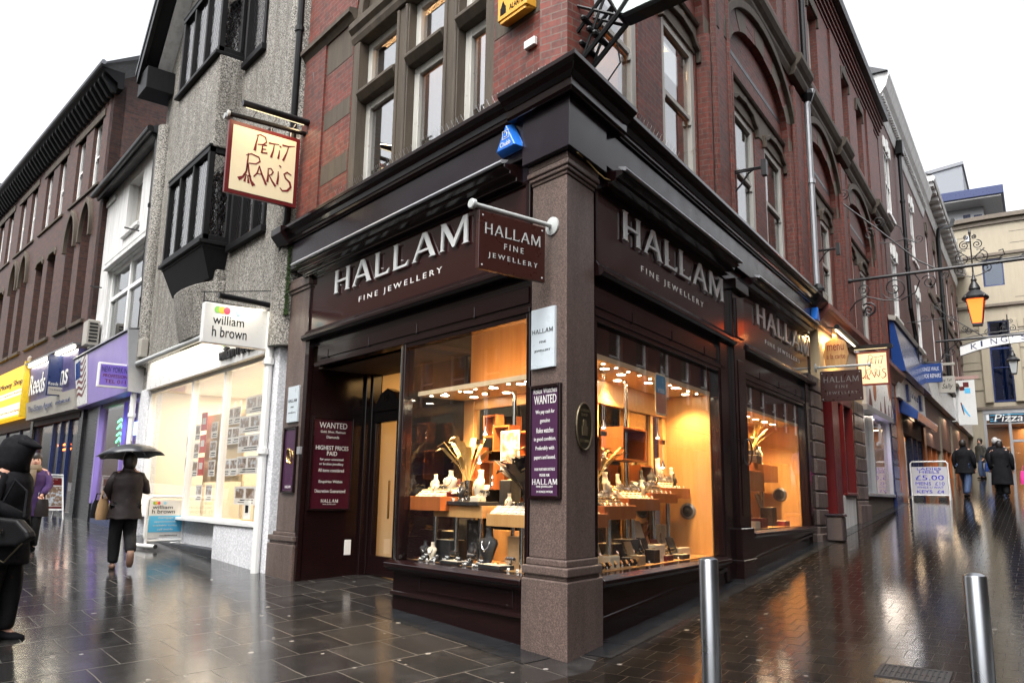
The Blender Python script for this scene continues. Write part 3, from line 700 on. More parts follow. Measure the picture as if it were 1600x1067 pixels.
sr.box(L, .6, 2.9, -.25, -.08, -.3, .5); sr.prof(L, [(-.2, .26), (-.04, .26), (-.05, .3), (-.2, .32)], .6, 2.9); sr.box(L, .8, .88, -.2, -.07, .33, .48); sr.box(L, 2.35, 2.43, -.2, -.07, .33, .48); sr.box(L, .88, 2.35, -.2, -.07, .33, .355); sr.box(L, .88, 2.35, -.2, -.07, .455, .48)
sr.box(L, 2.8, 2.9, -1.1, -.25, -.3, .5)
sr.box(R, .67, 4.3, -.25, -.08, -.3, .5); sr.prism([R.P(.67, -.2, .22), R.P(.67, -.04, .22), R.P(.67, -.05, .26), R.P(.67, -.2, .28)], R.du*3.6+Vector((0, 0, .22)))
sr.box(R, 5.3, 9.0, -.25, -.08, -.3, .78); sr.prism([R.P(5.3, -.2, .5), R.P(5.3, -.04, .5), R.P(5.3, -.05, .54), R.P(5.3, -.2, .56)], R.du*3.6+Vector((0, 0, .22)))
sr.build("stall_riser", M['maroon'], CB, bevel=.005)
pw = MB()      # timber pilaster between the right hand windows
pw.box(R, 4.3, 4.75, -.25, -.06, .3, 3.4); pw.box(R, 4.75, 5.25, -.25, -.01, .95, 4.3); pw.box(R, 4.72, 5.28, -.25, .02, -.1, .95); pw.box(R, 4.7, 5.3, -.25, .04, .2, .55); pw.box(R, 4.87, 5.13, -.02, .0, 1.1, 3.2)
pw.box(R, 5.25, 5.42, -.25, -.07, .4, 3.4); pw.box(R, 4.7, 5.3, -.2, .06, 4.15, 4.3); pw.box(R, 4.84, 5.16, -.02, .015, 3.5, 4.05)
pw.box(R, 8.95, 9.35, -.25, -.05, .3, 3.4)
pw.build("timber_pilaster", M['maroon'], CB, bevel=.012)
br = MB(); oval = [R.P(5.0+.0, .05, 1.95)+R.do*(.06*math.cos(t))+Vector((0, 0, .17*math.sin(t))) for t in [i*math.pi/8 for i in range(16)]]
br.tube(oval, .012, 6, closed=True); br.build("oval_bracket", M['iron'], CB)
qp = MB()
z = .3
while z < 3.3:
    qp.box(R, 9.35, 10.1, -.3, .0, z, z+.27); qp.box(R, 9.38, 10.07, -.3, -.03, z+.27, z+.3); z += .3
qp.box(R, 9.3, 10.15, -.3, .04, -.2, .75); qp.build("quoined_pilaster", M['granite'], CB, bevel=.012)
# --- glass
g = MB(); g.box(L, .65, 2.81, -.135, -.13, .62, 2.95); g.build("window_glass", M['glass'], CB)
g = MB(); g.box(R, .715, 4.25, -.135, -.13, .62, 2.95); g.build("window_glass", M['glass'], CB)
g = MB(); g.box(R, 5.45, 8.9, -.135, -.13, .9, 2.95); g.build("window_glass", M['glass'], CB)
g = MB(); g.box(L, 2.855, 2.86, -.95, -.2, .62, 2.95); g.build("window_glass", M['glass'], CB)
cp_ = MB(); cp_.tube([L.P(2.88, -.1, .6), L.P(2.88, -.1, 2.98)], .035, 12); cp_.build("corner_post", M['chrome'], CB, smooth='auto')
# --- lobby: side wall, ceiling, door
lb = MB(); lb.box(L, 5.3, 5.42, -1.05, -.1, -.2, 3.05); lb.box(L, 5.3, 5.42, -.12, -.04, -.2, 3.4)
lb.box(L, 5.24, 5.3, -1.05, -.92, -.2, 3.05); lb.build("lobby_wall", M['maroon'], CB, bevel=.006)
lc = MB(); lc.box(L, 2.86, 5.3, -1.2, -.2, 3.0, 3.05); lc.build("lobby_ceiling", M['dark_int'], CB)
dr = MB(); z0 = gL(4.8, -1)+.02
dr.box(L, 5.2, 5.3, -1.14, -1.0, z0, 3.0); dr.box(L, 4.42, 4.52, -1.14, -1.02, z0, 2.45); dr.box(L, 4.52, 5.2, -1.12, -1.03, 2.3, 2.45); dr.box(L, 4.52, 5.2, -1.12, -1.03, z0, .5); dr.box(L, 5.12, 5.2, -1.12, -1.03, .5, 2.3); dr.box(L, 4.52, 4.56, -1.12, -1.03, .5, 2.3)
dr.face(L, [(5.2, 2.45), (4.3, 2.45), (4.3, 2.55), (4.5, 2.58), (4.62, 2.7), (4.8, 2.76), (4.98, 2.7), (5.08, 2.58), (5.2, 2.55)], -1.14, -1.0)
dr.box(L, 2.95, 4.42, -1.14, -1.04, z0, .45); dr.box(L, 2.95, 3.02, -1.14, -1.04, .45, 3.0)
door = dr.build("door", M['maroon'], CB, bevel=.005)
g = MB(); g.box(L, 4.56, 5.12, -1.08, -1.075, .5, 2.3); g.build("door_glass", M['glass'], door)
g = MB(); g.box(L, 3.02, 4.42, -1.12, -1.08, .45, 3.0); g.build("side_panel", M['maroon'], door)
nm = MB(); text(nm, L, "10", 4.86, 4.74, 2.58, 2.68, -1.0, .004); nm.build("number", M['bronze'], door)
hd = MB(); hd.tube([L.P(4.6, -.98, 1.0), L.P(4.6, -.98, 1.5)], .014, 8); hd.build("handle", M['gold'], door)
kp = MB(); kp.box(L, 5.29, 5.3, -.82, -.72, .5, .7); kp.build("letter_plate", M['white'], CB, bevel=.003)
kb = MB(); kb.box(L, 5.33, 5.42, -.04, .0, 1.83, 1.93); kb.build("entry_phone", M['aluminium'], CB, bevel=.004)
for k in range(2):
    pass
# --- shop interior shell
fl = MB(); fl.box(L, .75, 2.82, -1.05, -.2, .56, .62); fl.build("display_floor", M['oak'], CB)
fl = MB(); fl.box(R, .75, 4.25, -.8, -.2, .565, .625); fl.build("display_floor", M['oak'], CB)
fl = MB(); fl.box(R, 5.42, 8.92, -.95, -.2, .84, .9); fl.build("display_floor", M['oak'], CB)
wk = MB()
wk.box(L, 2.9, 5.3, -4.0, -3.9, -.2, 3.3); wk.box(L, 5.2, 5.28, -3.9, -1.15, -.2, 3.3)      # far wall of the room
wk.build("room_wall", M['cream'], CB)
bw = MB(); bw.box(L, 2.66, 2.86, -1.0, -.94, .62, 2.42); bw.box(L, 1.7, 2.84, -1.0, -.95, 2.3, 2.42); bw.box(L, 1.3, 1.62, -1.0, -.94, .62, 1.2); bw.box(L, 1.62, 2.66, -1.0, -.95, .62, .95)
bw.build("display_back", M['oak'], CB, bevel=.004)
ce = MB(); ce.box(L, .75, 2.84, -1.05, -.28, 2.42, 2.47); ce.build("display_ceiling", M['cream'], CB)
bh = MB(); bh.box(L, .95, 2.85, -1.1, -1.02, 2.47, 3.3); bh.build("bulkhead", M['oak'], CB)
ce = MB(); ce.box(R, .72, 4.28, -.85, -.2, 2.64, 2.69); ce.build("display_ceiling", M['cream'], CB)
ce = MB(); ce.box(R, 5.42, 8.92, -1.0, -.2, 2.6, 2.65); ce.build("display_ceiling", M['cream'], CB)
dk = MB(); dk.box(R, .72, 4.25, -.3, -.24, 2.69, 3.3); dk.box(R, 5.42, 8.92, -.3, -.24, 2.65, 3.3); dk.build("bulkhead", M['dark_int'], CB)
mi = MB(); mi.box(L, 1.7, 2.6, -1.0, -.985, .95, 2.3); mi.build("rear_mirror", M['mirror'], CB)
for a_, b__ in ((1.9, 2.1), (2.22, 2.95), (3.05, 3.7)): mi = MB(); mi.box(R, a_, b__, -.85, -.835, .75, 2.36); mi.build("rear_mirror", M['mirror'], CB)
ew = MB(); ew.box(R, 4.22, 4.28, -.85, -.2, .62, 2.64); ew.box(R, 8.86, 8.93, -1.0, -.2, .9, 2.6); ew.build("display_end_wall", M['oak'], CB)
bw = MB(); bw.box(R, 1.76, 4.22, -.86, -.8, 2.42, 2.64); bw.box(R, 1.7, 4.22, -.86, -.78, 2.36, 2.42)
for a, b in ((2.1, 2.22), (2.95, 3.05), (3.7, 3.78), (4.1, 4.22)): bw.box(R, a, b, -.86, -.8, .62, 2.36)
bw.box(R, 1.9, 4.22, -.87, -.82, .62, .75)
bw.build("display_back", M['oak'], CB, bevel=.004)
mr = MB(); mr.box(R, 1.9, 4.1, -1.32, -1.3, .62, 2.36); mr.build("rear_panel", M['cream'], CB)
bw = MB(); bw.box(R, 5.42, 8.9, -1.0, -.95, .9, 2.6); bw.build("display_back", M['oak'], CB)
gs_ = MB(); gs_.box(R, 7.2, 8.1, -.94, -.93, .9, 2.3); gs_.build("frosted_panel", plain("green_frosted_glass", (.4, .42, .2), .3, var=.1), CB)
# ================================================================ GABLED AGENCY BUILDING
AG = thing("gabled_house", L.P(10, 0, .4), "grey pebbledashed house with black timber oriels over a white agency shopfront", "building")
wall_grid(L, 6.25, 13.62, 3.42, 10.9, -.02, .3, [(7.15, 8.72, 5.45, 7.15), (8.8, 11.1, 5.5, 7.25), (7.72, 8.62, 8.85, 10.6), (8.7, 11.1, 9.0, 10.7)], "wall", M['pebble'], AG)
gbl = MB(); gbl.face(L, [(6.25, 10.9), (13.62, 10.9), (9.94, 14.8)], -.32, -.02); gbl.build("gable", M['pebble'], AG)
rc = MB(); rc.tube([L.P(6.3, -.12, 3.42), L.P(6.3, -.12, 10.9)], .26, 16); rc.tube([L.P(13.45, .0, 3.9), L.P(13.45, .0, 9.4)], .17, 14); rc.build("rounded_corner", M['pebble'], AG, smooth='auto')
by = MB()       # projecting bay: pier under, wall between the two oriels
by.box(L, 8.72, 11.1, -.1, .42, 7.25, 9.0)
by.prism([L.P(8.9, -.05, 4.0), L.P(10.95, -.05, 4.0), L.P(11.05, -.05, 5.1), L.P(8.8, -.05, 5.1)], (0, -.2, 0))
by.loft([(L.P(9.92, 0, 4.0), (1.0, 0, 0), (0, .2, 0)), (L.P(9.92, 0, 4.5), (1.1, 0, 0), (0, .32, 0)), (L.P(9.92, 0, 4.9), (1.15, 0, 0), (0, .4, 0))], 24)
by.build("oriel_wall", M['pebble'], AG, bevel=.03, seg=2)
def oriel(z0, z1, nm, corbel):
    t = MB(); a, b = 8.75, 11.1; o = .45
    for u in (a, a+.82, a+1.58, b-.0):
        w = .09 if u in (a, b) else .07
        t.box(L, min(u, b-w), min(u, b-w)+w, o-.1, o, z0, z1)
    t.box(L, a, b, o-.1, o+.01, z1-.1, z1); t.box(L, a, b, o-.1, o+.008, z0, z0+.1)
    t.box(L, a+.002, a+.09, -.05, o-.1, z1-.1, z1); t.box(L, a+.002, a+.09, -.05, o-.1, z0, z0+.1); t.box(L, a+.002, a+.09, .0, .07, z0+.1, z1-.1)
    t.box(L, b-.09, b-.002, -.05, o-.1, z0, z1)
    t.box(L, a-.02, b+.03, -.05, o+.06, z0-.07, z0); t.box(L, a-.02, b+.02, -.05, o+.02, z1, z1+.05)
    if corbel:
        t.prism([L.P(a+.02, -.05, z0-.07), L.P(b-.02, -.05, z0-.07), L.P(b-.02, o, z0-.07), L.P(a+.02, o, z0-.07)], (0, 0, -.05))
        t.loft([(L.P((a+b)/2, .2, z0-.1), (1.6, 0, 0), (0, .35, 0)), (L.P((a+b)/2, .1, z0-.5), (1.45, 0, 0), (0, .2, 0))], 4) if False else None
        n = [L.P(a+.03, o-.02, z0-.12), L.P(b-.03, o-.02, z0-.12), L.P(b-.03, -.05, z0-.12), L.P(a+.03, -.05, z0-.12), L.P(a+.2, .22, z0-.62), L.P(b-.1, .22, z0-.62), L.P(b-.1, -.05, z0-.62), L.P(a+.2, -.05, z0-.62)]
        t.add(n, [(0, 1, 2, 3), (7, 6, 5, 4), (0, 4, 5, 1), (1, 5, 6, 2), (2, 6, 7, 3), (3, 7, 4, 0)])
    w = t.build(nm, M['black_timber'], AG, bevel=.008)
    g = MB(); g.box(L, a+.09, b-.09, o-.06, o-.055, z0+.1, z1-.1); g.box(L, a+.04, a+.045, .07, o-.1, z0+.1, z1-.1); g.build("leaded_glass", M['leaded'], w)
    return w
oriel(5.57, 7.25, "oriel_window", True); oriel(9.07, 10.75, "oriel_window", False)
def flat_leaded(a, b, z0, z1, n):
    t = MB(); t.box(L, a, a+.08, -.15, .03, z0, z1); t.box(L, b-.08, b, -.15, .03, z0, z1); t.box(L, a+.08, b-.08, -.15, .028, z1-.08, z1); t.box(L, a-.03, b+.0, -.15, .07, z0-.07, z0+.05)
    for k in range(1, n): u = a+(b-a)*k/n; t.box(L, u-.035, u+.035, -.12, .02, z0+.05, z1-.08)
    w = t.build("casement_window", M['black_timber'], AG, bevel=.008); g = MB(); g.box(L, a+.08, b-.08, -.06, -.055, z0+.05, z1-.08); g.build("leaded_glass", M['leaded'], w)
flat_leaded(7.15, 8.7, 5.45, 7.15, 3); flat_leaded(7.72, 8.65, 8.85, 10.6, 1)
backing(L, [(6.5, 13.4, 5.0, 7.6), (6.5, 13.4, 8.5, 10.9)], -2.2, AG, M['dark_int'])
rf = MB()
for o, w, th in ((.62, .62, .09),):
    for sgn in (1, -1):
        e = 9.94+sgn*3.9; zt = 10.4
        p = [(e, zt), (9.94, zt+4.5), (9.94, zt+4.85), (e, zt+.33)]; rf.face(L, p, .55, .64)
rf.build("barge_board", M['black'], AG, bevel=.01)
rf = MB()
for sgn in (1, -1):
    e = 9.94+sgn*4.0; zt = 10.62; rf.face(L, [(e, zt), (9.94, zt+4.62), (9.94, zt+4.75), (e, zt+.13)], -8, .66)
rf.build("roof", M['slate'], AG)
so_ = MB()
for sgn in (1, -1):
    e = 9.94+sgn*3.85; so_.face(L, [(e-.0, 10.6), (9.94, 15.03), (9.94, 15.08), (e, 10.66)], -.02, .55)
so_.build("soffit", M['black_timber'], AG)
so_ = MB()
for sgn in (1, -1):
    e = 9.94+sgn*3.8; so_.face(L, [(e, 10.55), (9.94, 14.98), (9.94, 15.02), (e, 10.6)], -.02, .28)
so_.build("soffit_board", M['white_render'], AG)
eb = MB(); eb.box(L, 13.2, 13.9, -6, .58, 10.1, 10.62); eb.box(L, 6.0, 6.35, -.3, .5, 10.25, 10.6)
for k in range(9): eb.box(L, 13.1, 13.84, -.6*k-.3, -.6*k-.2, 9.97, 10.1)
eb.build("eaves_box", M['black_timber'], AG, bevel=.01)
sw = MB(); sw.box(L, 13.56, 13.62, -7, -.3, 3.4, 10.9); sw.build("side_wall", M['pebble'], AG)
# shopfront of the agency
pw = MB(); pw.box(L, 6.24, 6.7, -.3, .0, -.1, 3.42); pw.box(L, 12.9, 13.5, -.3, .0, .2, 3.42); pw.box(L, 6.7, 8.4, -.3, .0, -.05, .82); pw.box(L, 8.4, 12.9, -.5, -.2, .2, .82); pw.build("white_pebble_pier", M['pebble_white'], AG, bevel=.02)
wf2 = MB()
wf2.box(L, 6.7, 8.55, -.3, .03, .82, .88); wf2.box(L, 8.55, 12.9, -.5, -.02, .82, .875)
for a in (6.7, 8.5, 10.15, 12.82): wf2.box(L, a, a+.08, -.16, -.05, .88, 3.36)
wf2.box(L, 6.78, 12.82, -.15, -.06, 3.3, 3.36); wf2.build("window_frame", M['white'], AG, bevel=.006)
g = MB()
for a, b in ((6.78, 8.5), (8.58, 10.15), (10.23, 12.82)): g.box(L, a, b, -.105, -.1, .88, 3.3)
g.build("window_glass", M['glass'], AG)
stp = MB(); stp.box(L, 8.42, 11.5, -.3, -.02, .1, gL(10)+.07); stp.build("door_step", M['slate'], AG, bevel=.01)
rm = MB(); rm.box(L, 6.5, 13.3, -3.4, -3.3, .3, 3.5); rm.box(L, 6.5, 6.58, -3.3, -.32, .3, 3.5); rm.box(L, 13.0, 13.08, -3.3, -.32, .3, 3.5); rm.build("room_wall", M['room_white'], AG)
rm = MB(); rm.box(L, 6.5, 13.3, -3.3, -.2, 3.38, 3.42); rm.build("room_ceiling", plain("cream_ceiling", (.75, .66, .5), .7, var=.03), AG)
rm = MB(); rm.box(L, 6.5, 13.3, -3.3, -.5, .3, .36); rm.build("room_floor", M['oak'], AG)
ds = MB(); ds.box(L, 10.3, 11.6, -2.6, -1.9, .36, 1.1); ds.box(L, 9.0, 9.9, -.9, -.5, .36, .86); ds.build("counter", M['oak'], AG, bevel=.01)
fs = thing("shop_fascia", L.P(9.7, 0, 3.4), "long white lit fascia with black lettering above the agency window", "sign")
b = MB(); b.box(L, 6.66, 12.88, -.03, .05, 3.36, 3.92); b.build("panel", M['sign_white'], fs, bevel=.006)
b = MB(); b.tube([L.P(6.66, .13, 3.96), L.P(13.6, .13, 3.98)], .055, 12); b.build("light_trough", M['grey_pole'], fs, smooth='auto')
b = MB(); text(b, L, "william h brown", 8.5, 6.9, 3.46, 3.66, .052, .05); b.build("lettering", M['black'], fs)
for i, (c, u) in enumerate((((.2, .5, .08), 8.42), ((.75, .4, .03), 8.32), ((.65, .04, .1), 8.22))):
    b = MB(); b.lathe(L.P(u, .052+.002*i, 3.76), [(.07, 0), (.07, .006)], 20, L.do); b.build("coloured_dot", plain("dot", c, .4, bump=0), fs)
def area(name, loc, rot_to, sx, sy, power, col, spread=180):
    d = bpy.data.lights.new(name, 'AREA'); d.shape = 'RECTANGLE'; d.size = sx; d.size_y = sy; d.energy = power; d.color = col; d.spread = rad(spread)
    o = bpy.data.objects.new(name, d); COL.objects.link(o); o.location = loc
    o.rotation_euler = (Vector(rot_to)-Vector(loc)).to_track_quat('-Z', 'Y').to_euler(); return o
def lamp(name, loc, power, col, size=.04):
    d = bpy.data.lights.new(name, 'POINT'); d.energy = power; d.color = col; d.shadow_soft_size = size
    o = bpy.data.objects.new(name, d); COL.objects.link(o); o.location = loc; return o
def long_area(name, F, u, o, z, tgt, ln, w, power, col):   # strip lamp running along facade F
    d = bpy.data.lights.new(name, 'AREA'); d.shape = 'RECTANGLE'; d.size = ln; d.size_y = w; d.energy = power; d.color = col
    ob = bpy.data.objects.new(name, d); COL.objects.link(ob); p = F.P(u, o, z); q = F.P(*tgt)
    zz = (p-q).normalized(); xx = F.du.copy(); yy = zz.cross(xx).normalized(); xx = yy.cross(zz)
    ob.matrix_world = Matrix(((xx.x, yy.x, zz.x, p.x), (xx.y, yy.y, zz.y, p.y), (xx.z, yy.z, zz.z, p.z), (0, 0, 0, 1))); return ob
long_area("fascia_light", L, 9.8, .17, 3.9, (9.8, .03, 3.6), 5.8, .05, 9, (1, .85, .62))
lamp("oriel_candle", L.P(8.3, -.5, 5.75), 5, (1, .45, .12), .05); lamp("oriel_candle", L.P(9.2, -.3, 5.8), 4, (1, .45, .12), .05)
area("upper_room_light", L.P(2.8, -.32, 7.35), L.P(2.8, -.7, 5.8), 2.6, .1, 9, (1, .55, .25))
for u_ in (1.3, 3.0): area("upper_room_light", R.P(u_, -.4, 7.2), R.P(u_, -.9, 5.6), 1, .1, 6, (1, .55, .22))
# pipes
def pipe(name, pts, r, mat, label, brackets=(), F=L):
    t = thing(name, pts[-1], label, "drainpipe"); b = MB(); b.tube(pts, r, 10); b.build("pipe", mat, t, smooth='auto')
    for q in brackets:
        c = MB(); c.tube([Vector(q)-Vector((0, 0, .04)), Vector(q)+Vector((0, 0, .04))], r*1.35, 10); c.build("collar", mat, t)
    return t
pipe("drainpipe", [L.P(6.42, .07, 3.95), L.P(6.4, .07, .2)], .06, M['white'], "white painted drainpipe beside the agency window", [L.P(6.41, .07, 3.2), L.P(6.4, .07, 1.9)])
pipe("drainpipe", [L.P(6.12, .06, 10.2), L.P(6.12, .06, 5.3), L.P(6.2, .07, 5.1), L.P(6.3, .07, 3.7)], .055, M['black'], "black drainpipe between pebbledash and red brick", [L.P(6.12, .06, 8.4)])
pipe("drainpipe", [L.P(13.78, .1, 9.45), L.P(13.72, .1, 9.2), L.P(13.72, .1, 6.0), L.P(13.55, .12, 5.75), L.P(13.55, .12, 4.2)], .055, M['black'], "black drainpipe between white render and pebbledash", [L.P(13.72, .1, 7.6), L.P(13.55, .12, 5.4)])
pipe("drainpipe", [L.P(13.6, .1, 3.9), L.P(13.6, .1, .4)], .06, M['white'], "white drainpipe left of the agency shopfront", [L.P(13.6, .1, 2.9)])
mb = MB(); mb.box(L, 13.2, 13.5, .0, .16, 4.1, 4.5); tag(mb.build("alarm_box", M['grey_sign'], None, bevel=.015), "small grey utility box on pebbledash beside black pipes", "alarm box")
ms = MB()
for k in range(2200):
    z = 3.85+random.random()**1.3*1.1; p = L.P(6.03+random.gauss(0, .035), .01+random.random()*.03, z); s = .004+.006*random.random()
    a = Vector((random.uniform(-1, 1), random.uniform(-1, 1), random.uniform(-1, 1))).normalized()*s; c = a.orthogonal().normalized()*s
    ms.add([p-a, p+c, p+a, p-c], [(0, 1, 2, 3)])
tag(ms.build("moss", M['moss'], None), "green moss growing down the wall joint beside the shop cornice", "moss", kind="stuff")
# projecting agency sign
def dots(F, us, z, o, r, par):
    for (c, u) in us:
        b = MB(); b.lathe(F.P(u, o, z), [(r, 0), (r, .004)], 18, F.do); b.build("coloured_dot", plain("dot", c, .4, bump=0), par)
        o += .001
F = across(L, 6.5)
t = thing("hanging_sign", L.P(6.5, .55, 3.4), "white hanging agency sign with coloured dots under a black lamp tube", "sign")
b = MB(); b.box(F, .1, 1.05, -.06, .06, 3.38, 3.96); b.build("panel", M['sign_white'], t, bevel=.008)
b = MB(); text(b, F, "william", .92, .47, 3.66, 3.79, .061, .003); text(b, F, "h brown", .92, .42, 3.48, 3.63, .061, .003); b.build("lettering", M['coat_black'], t)
dots(F, (((.2, .5, .08), .86), ((.75, .4, .03), .8), ((.65, .04, .1), .73), ((.3, .6, .75), .56)), 3.87, .061, .05, t)
b = MB(); b.tube([F.P(-.05, .1, 4.03), F.P(.88, .1, 4.07)], .045, 12); b.build("lamp_tube", M['black'], t, smooth='auto')
b = MB(); b.tube([F.P(-.02, 0, 4.3), F.P(1.1, 0, 4.1)], .008, 6); b.tube([F.P(1.05, 0, 3.96), F.P(1.05, 0, 4.12)], .01, 6); b.box(F, -.05, 1.06, -.015, .015, 3.96, 3.99); b.build("bracket", M['iron'], t)
area("sign_lamp", F.P(.45, .16, 3.99), F.P(.5, .06, 3.6), .8, .04, 1.6, (1, .9, .7))
# ================================================================ WHITE RENDERED HOUSE
WH = thing("white_house", L.P(16.3, 0, .6), "narrow white rendered building with a blind window below a sagging black gutter", "building")
wall_grid(L, 13.75, 18.95, 3.3, 9.3, -.05, .3, [(15.3, 16.6, 7.65, 9.0), (14.1, 17.85, 4.8, 6.95)], "wall", M['white_render'], WH)
b = MB(); b.box(L, 15.3, 16.6, -.4, -.28, 7.65, 9.0); b.build("blind_window", M['grey_sign'], WH)
b = MB(); b.box(L, 15.2, 16.7, -.2, .03, 7.55, 7.66); b.box(L, 13.9, 18.0, -.1, .07, 6.98, 7.1); b.prof(L, [(-.1, 7.1), (.03, 7.1), (.06, 7.16), (-.1, 7.2)], 13.9, 18.0); b.box(L, 17.9, 18.9, -.1, 0, 8.95, 9.1); b.build("ledge", M['white_render'], WH, bevel=.01)
b = MB()
for u in (14.1, 15.95, 17.75): b.box(L, u, u+.1, -.25, -.13, 4.8, 6.95)
b.box(L, 14.2, 17.75, -.25, -.14, 6.13, 6.24); b.box(L, 14.2, 17.75, -.25, -.15, 6.85, 6.95)
w = b.build("window", M['white'], WH, bevel=.008); g = MB()
for a, c in ((14.2, 15.95), (16.05, 17.75)):
    g.box(L, a, c, -.2, -.195, 6.24, 6.85); g.box(L, a, c, -.205, -.2, 4.8, 6.13)
g.build("glass", M['pane'], w)
backing(L, [(13.9, 18.2, 4.6, 7.1)], -1.4, WH, M['dark_int'])
b = MB(); b.prism([L.P(13.65, -.3, 9.3), L.P(13.65, .25, 9.3), L.P(13.65, .3, 9.42), L.P(13.65, -4, 11.2)], L.du*5.4+Vector((0, 0, -.05))); b.build("roof", M['slate'], WH)
b = MB(); b.tube([L.P(13.6, .3, 9.36), L.P(16.2, .31, 9.3), L.P(19.1, .3, 9.3)], .075, 10); b.tube([L.P(13.7, .18, 9.26), L.P(19.0, .18, 9.2)], .05, 6); b.build("gutter", M['black'], WH, smooth='auto')
b = MB(); b.tube([L.P(15.0, 0, 7.35), L.P(14.85, .35, 7.32)], .02, 6); b.tube([L.P(18.3, 0, 6.6), L.P(18.1, .3, 6.55)], .02, 6); b.build("cable_bracket", M['iron'], WH)
b = MB(); b.box(L, 17.2, 18.95, -.1, -.02, .3, 3.35); b.box(L, 18.95, 19.3, -.4, .0, .3, 3.35); b.build("dark_pier", M['dark_tile'], WH)
b = MB(); b.box(L, 13.9, 17.0, -.35, -.03, .2, 1.02); b.build("stall_riser", M['navy'], WH)
b = MB(); b.box(L, 16.98, 17.15, -.12, .0, 1.02, 3.4); b.box(L, 13.9, 16.85, -.35, -.02, 1.02, 1.1); b.box(L, 14.9, 14.97, -.14, -.05, 1.1, 3.3); b.build("shop_window_frame", M['lilac'], WH, bevel=.008)
g = MB(); g.box(L, 14.97, 16.98, -.1, -.095, 1.1, 3.3); g.box(L, 13.95, 14.9, -.2, -.195, 1.1, 3.3); g.build("window_glass", M['glass'], WH)
b = MB(); b.box(L, 13.8, 17.2, -3, -2.9, .4, 3.5); b.box(L, 13.9, 17.1, -2.9, -.2, 3.36, 3.4); b.build("room_wall", plain("dim_salon_wall", (.2, .17, .2), .7), WH)
b = MB(); b.box(L, 14.2, 15.8, -1.4, -1.0, .5, 1.9); b.box(L, 14.3, 15.0, -.8, -.5, 1.0, 1.5); b.build("salon_counter", M['oak_red'], WH)
area("salon_light", L.P(15.5, -1.5, 3.3), L.P(15.5, -1.5, 0), 2, 1, 40, (.95, .85, 1))
t = thing("shop_fascia", L.P(16.2, .2, 3.4), "lilac fascia sheet with a rippling striped flag at its left end", "sign")
b = MB(); b.prof(L, [(-.02, 3.38), (.22, 3.4), (.34, 4.68), (-.02, 4.74)], 13.5, 18.85); b.build("panel", M['lilac'], t, bevel=.006)
b = MB(); b.prof(L, [(-.03, 3.36), (.26, 3.38), (.38, 4.72), (-.03, 4.78)], 13.42, 13.5); b.prof(L, [(-.03, 4.74), (.38, 4.7), (.38, 4.73), (-.03, 4.78)], 13.42, 18.9); b.build("end_cap", M['aluminium'], t)
FF = Frame(L.P(0, .225, 0), L.du, L.do+Vector((0, 0, -.1)))
def fl(u, z): return L.P(u, .225+.094*(z-3.4), z)
b = MB(); b.prism([fl(17.35, 3.44), fl(18.75, 3.44), fl(18.75, 4.66), fl(17.35, 4.66)], (0, -.006, 0)); b.build("flag_ground", M['sign_white'], t)
b = MB()
for k in range(6):
    pts = [(18.5-1.0*i/8, 3.62+.16*k+.07*math.sin(i*.9+.5)+.02*i) for i in range(9)]
    vs = []
    for u, z in pts: vs += [fl(u, z)+Vector((0, -.008, 0)), fl(u, z+.075)+Vector((0, -.008, 0))]
    b.add(vs, [(2*i, 2*i+1, 2*i+3, 2*i+2) for i in range(8)])
b.build("flag_stripes", M['crimson'], t)
b = MB(); b.prism([fl(18.1, 4.15), fl(18.65, 4.12), fl(18.65, 4.55), fl(18.1, 4.6)], (0, -.009, 0)); b.build("flag_canton", M['blue'], t)
F = across(L, 13.75)
t = thing("hanging_sign", F.P(.4, 0, 3.4), "violet nail salon sign in a pale frame jutting from the lilac fascia", "sign")
b = MB(); b.box(F, .04, .82, -.05, .05, 3.46, 3.98); b.build("frame", M['white'], t, bevel=.008)
b = MB(); b.box(F, .08, .78, .05, .056, 3.5, 3.94); b.build("panel", plain("violet_sign", (.2, .13, .55), .35, var=.1), t)
b = MB(); text(b, F, "NEW YORK NAILS", .75, .11, 3.78, 3.9, .057, .003); b.build("lettering", M['navy'], t)
b = MB(); text(b, F, "PROFESSIONAL", .72, .14, 3.67, 3.74, .057, .003); text(b, F, "TEL 0115", .68, .18, 3.55, 3.63, .057, .003); b.build("lettering", M['crimson'], t)
t = thing("neon_sign", L.P(14.45, -.3, 2.3), "blue lit nails sign in the salon window", "neon sign"); b = MB(); text(b, L, "NAILS", 14.75, 14.15, 2.55, 2.85, -.28, .03); b.build("tube_lettering", M['neon_blue'], t); b = MB(); b.box(L, 14.1, 14.8, -.32, -.3, 2.48, 2.92); b.build("backing", M['navy'], t)
t = thing("neon_sign", L.P(16, -.3, 2.3), "green lit open sign in the salon window", "neon sign"); b = MB()
for k in range(5): stroke(b, L, [(16.3, 2.3+.16*k), (16.0, 2.36+.16*k+.04*(k % 2)), (15.85, 2.3+.16*k)], .035, -.28, .02)
b.build("tube_lettering", M['neon_green'], t); b = MB(); b.box(L, 15.75, 16.45, -.32, -.3, 2.15, 3.1); b.build("backing", M['black'], t)
mb = MB(); mb.box(L, 16.6, 17.3, -.19, -.17, 1.1, 2.0) if False else mb.box(L, 15.9, 16.7, -.5, -.48, 1.15, 2.0); tag(mb.build("window_poster", M['card_white'], None), "pale poster standing low in the nail salon window", "poster")
mb = MB(); mb.box(L, 18.55, 18.75, -.05, .14, 5.35, 5.75); tag(mb.build("alarm_box", M['sign_white'], None, bevel=.03), "white alarm box on the joint of white render and brown brick", "alarm box")
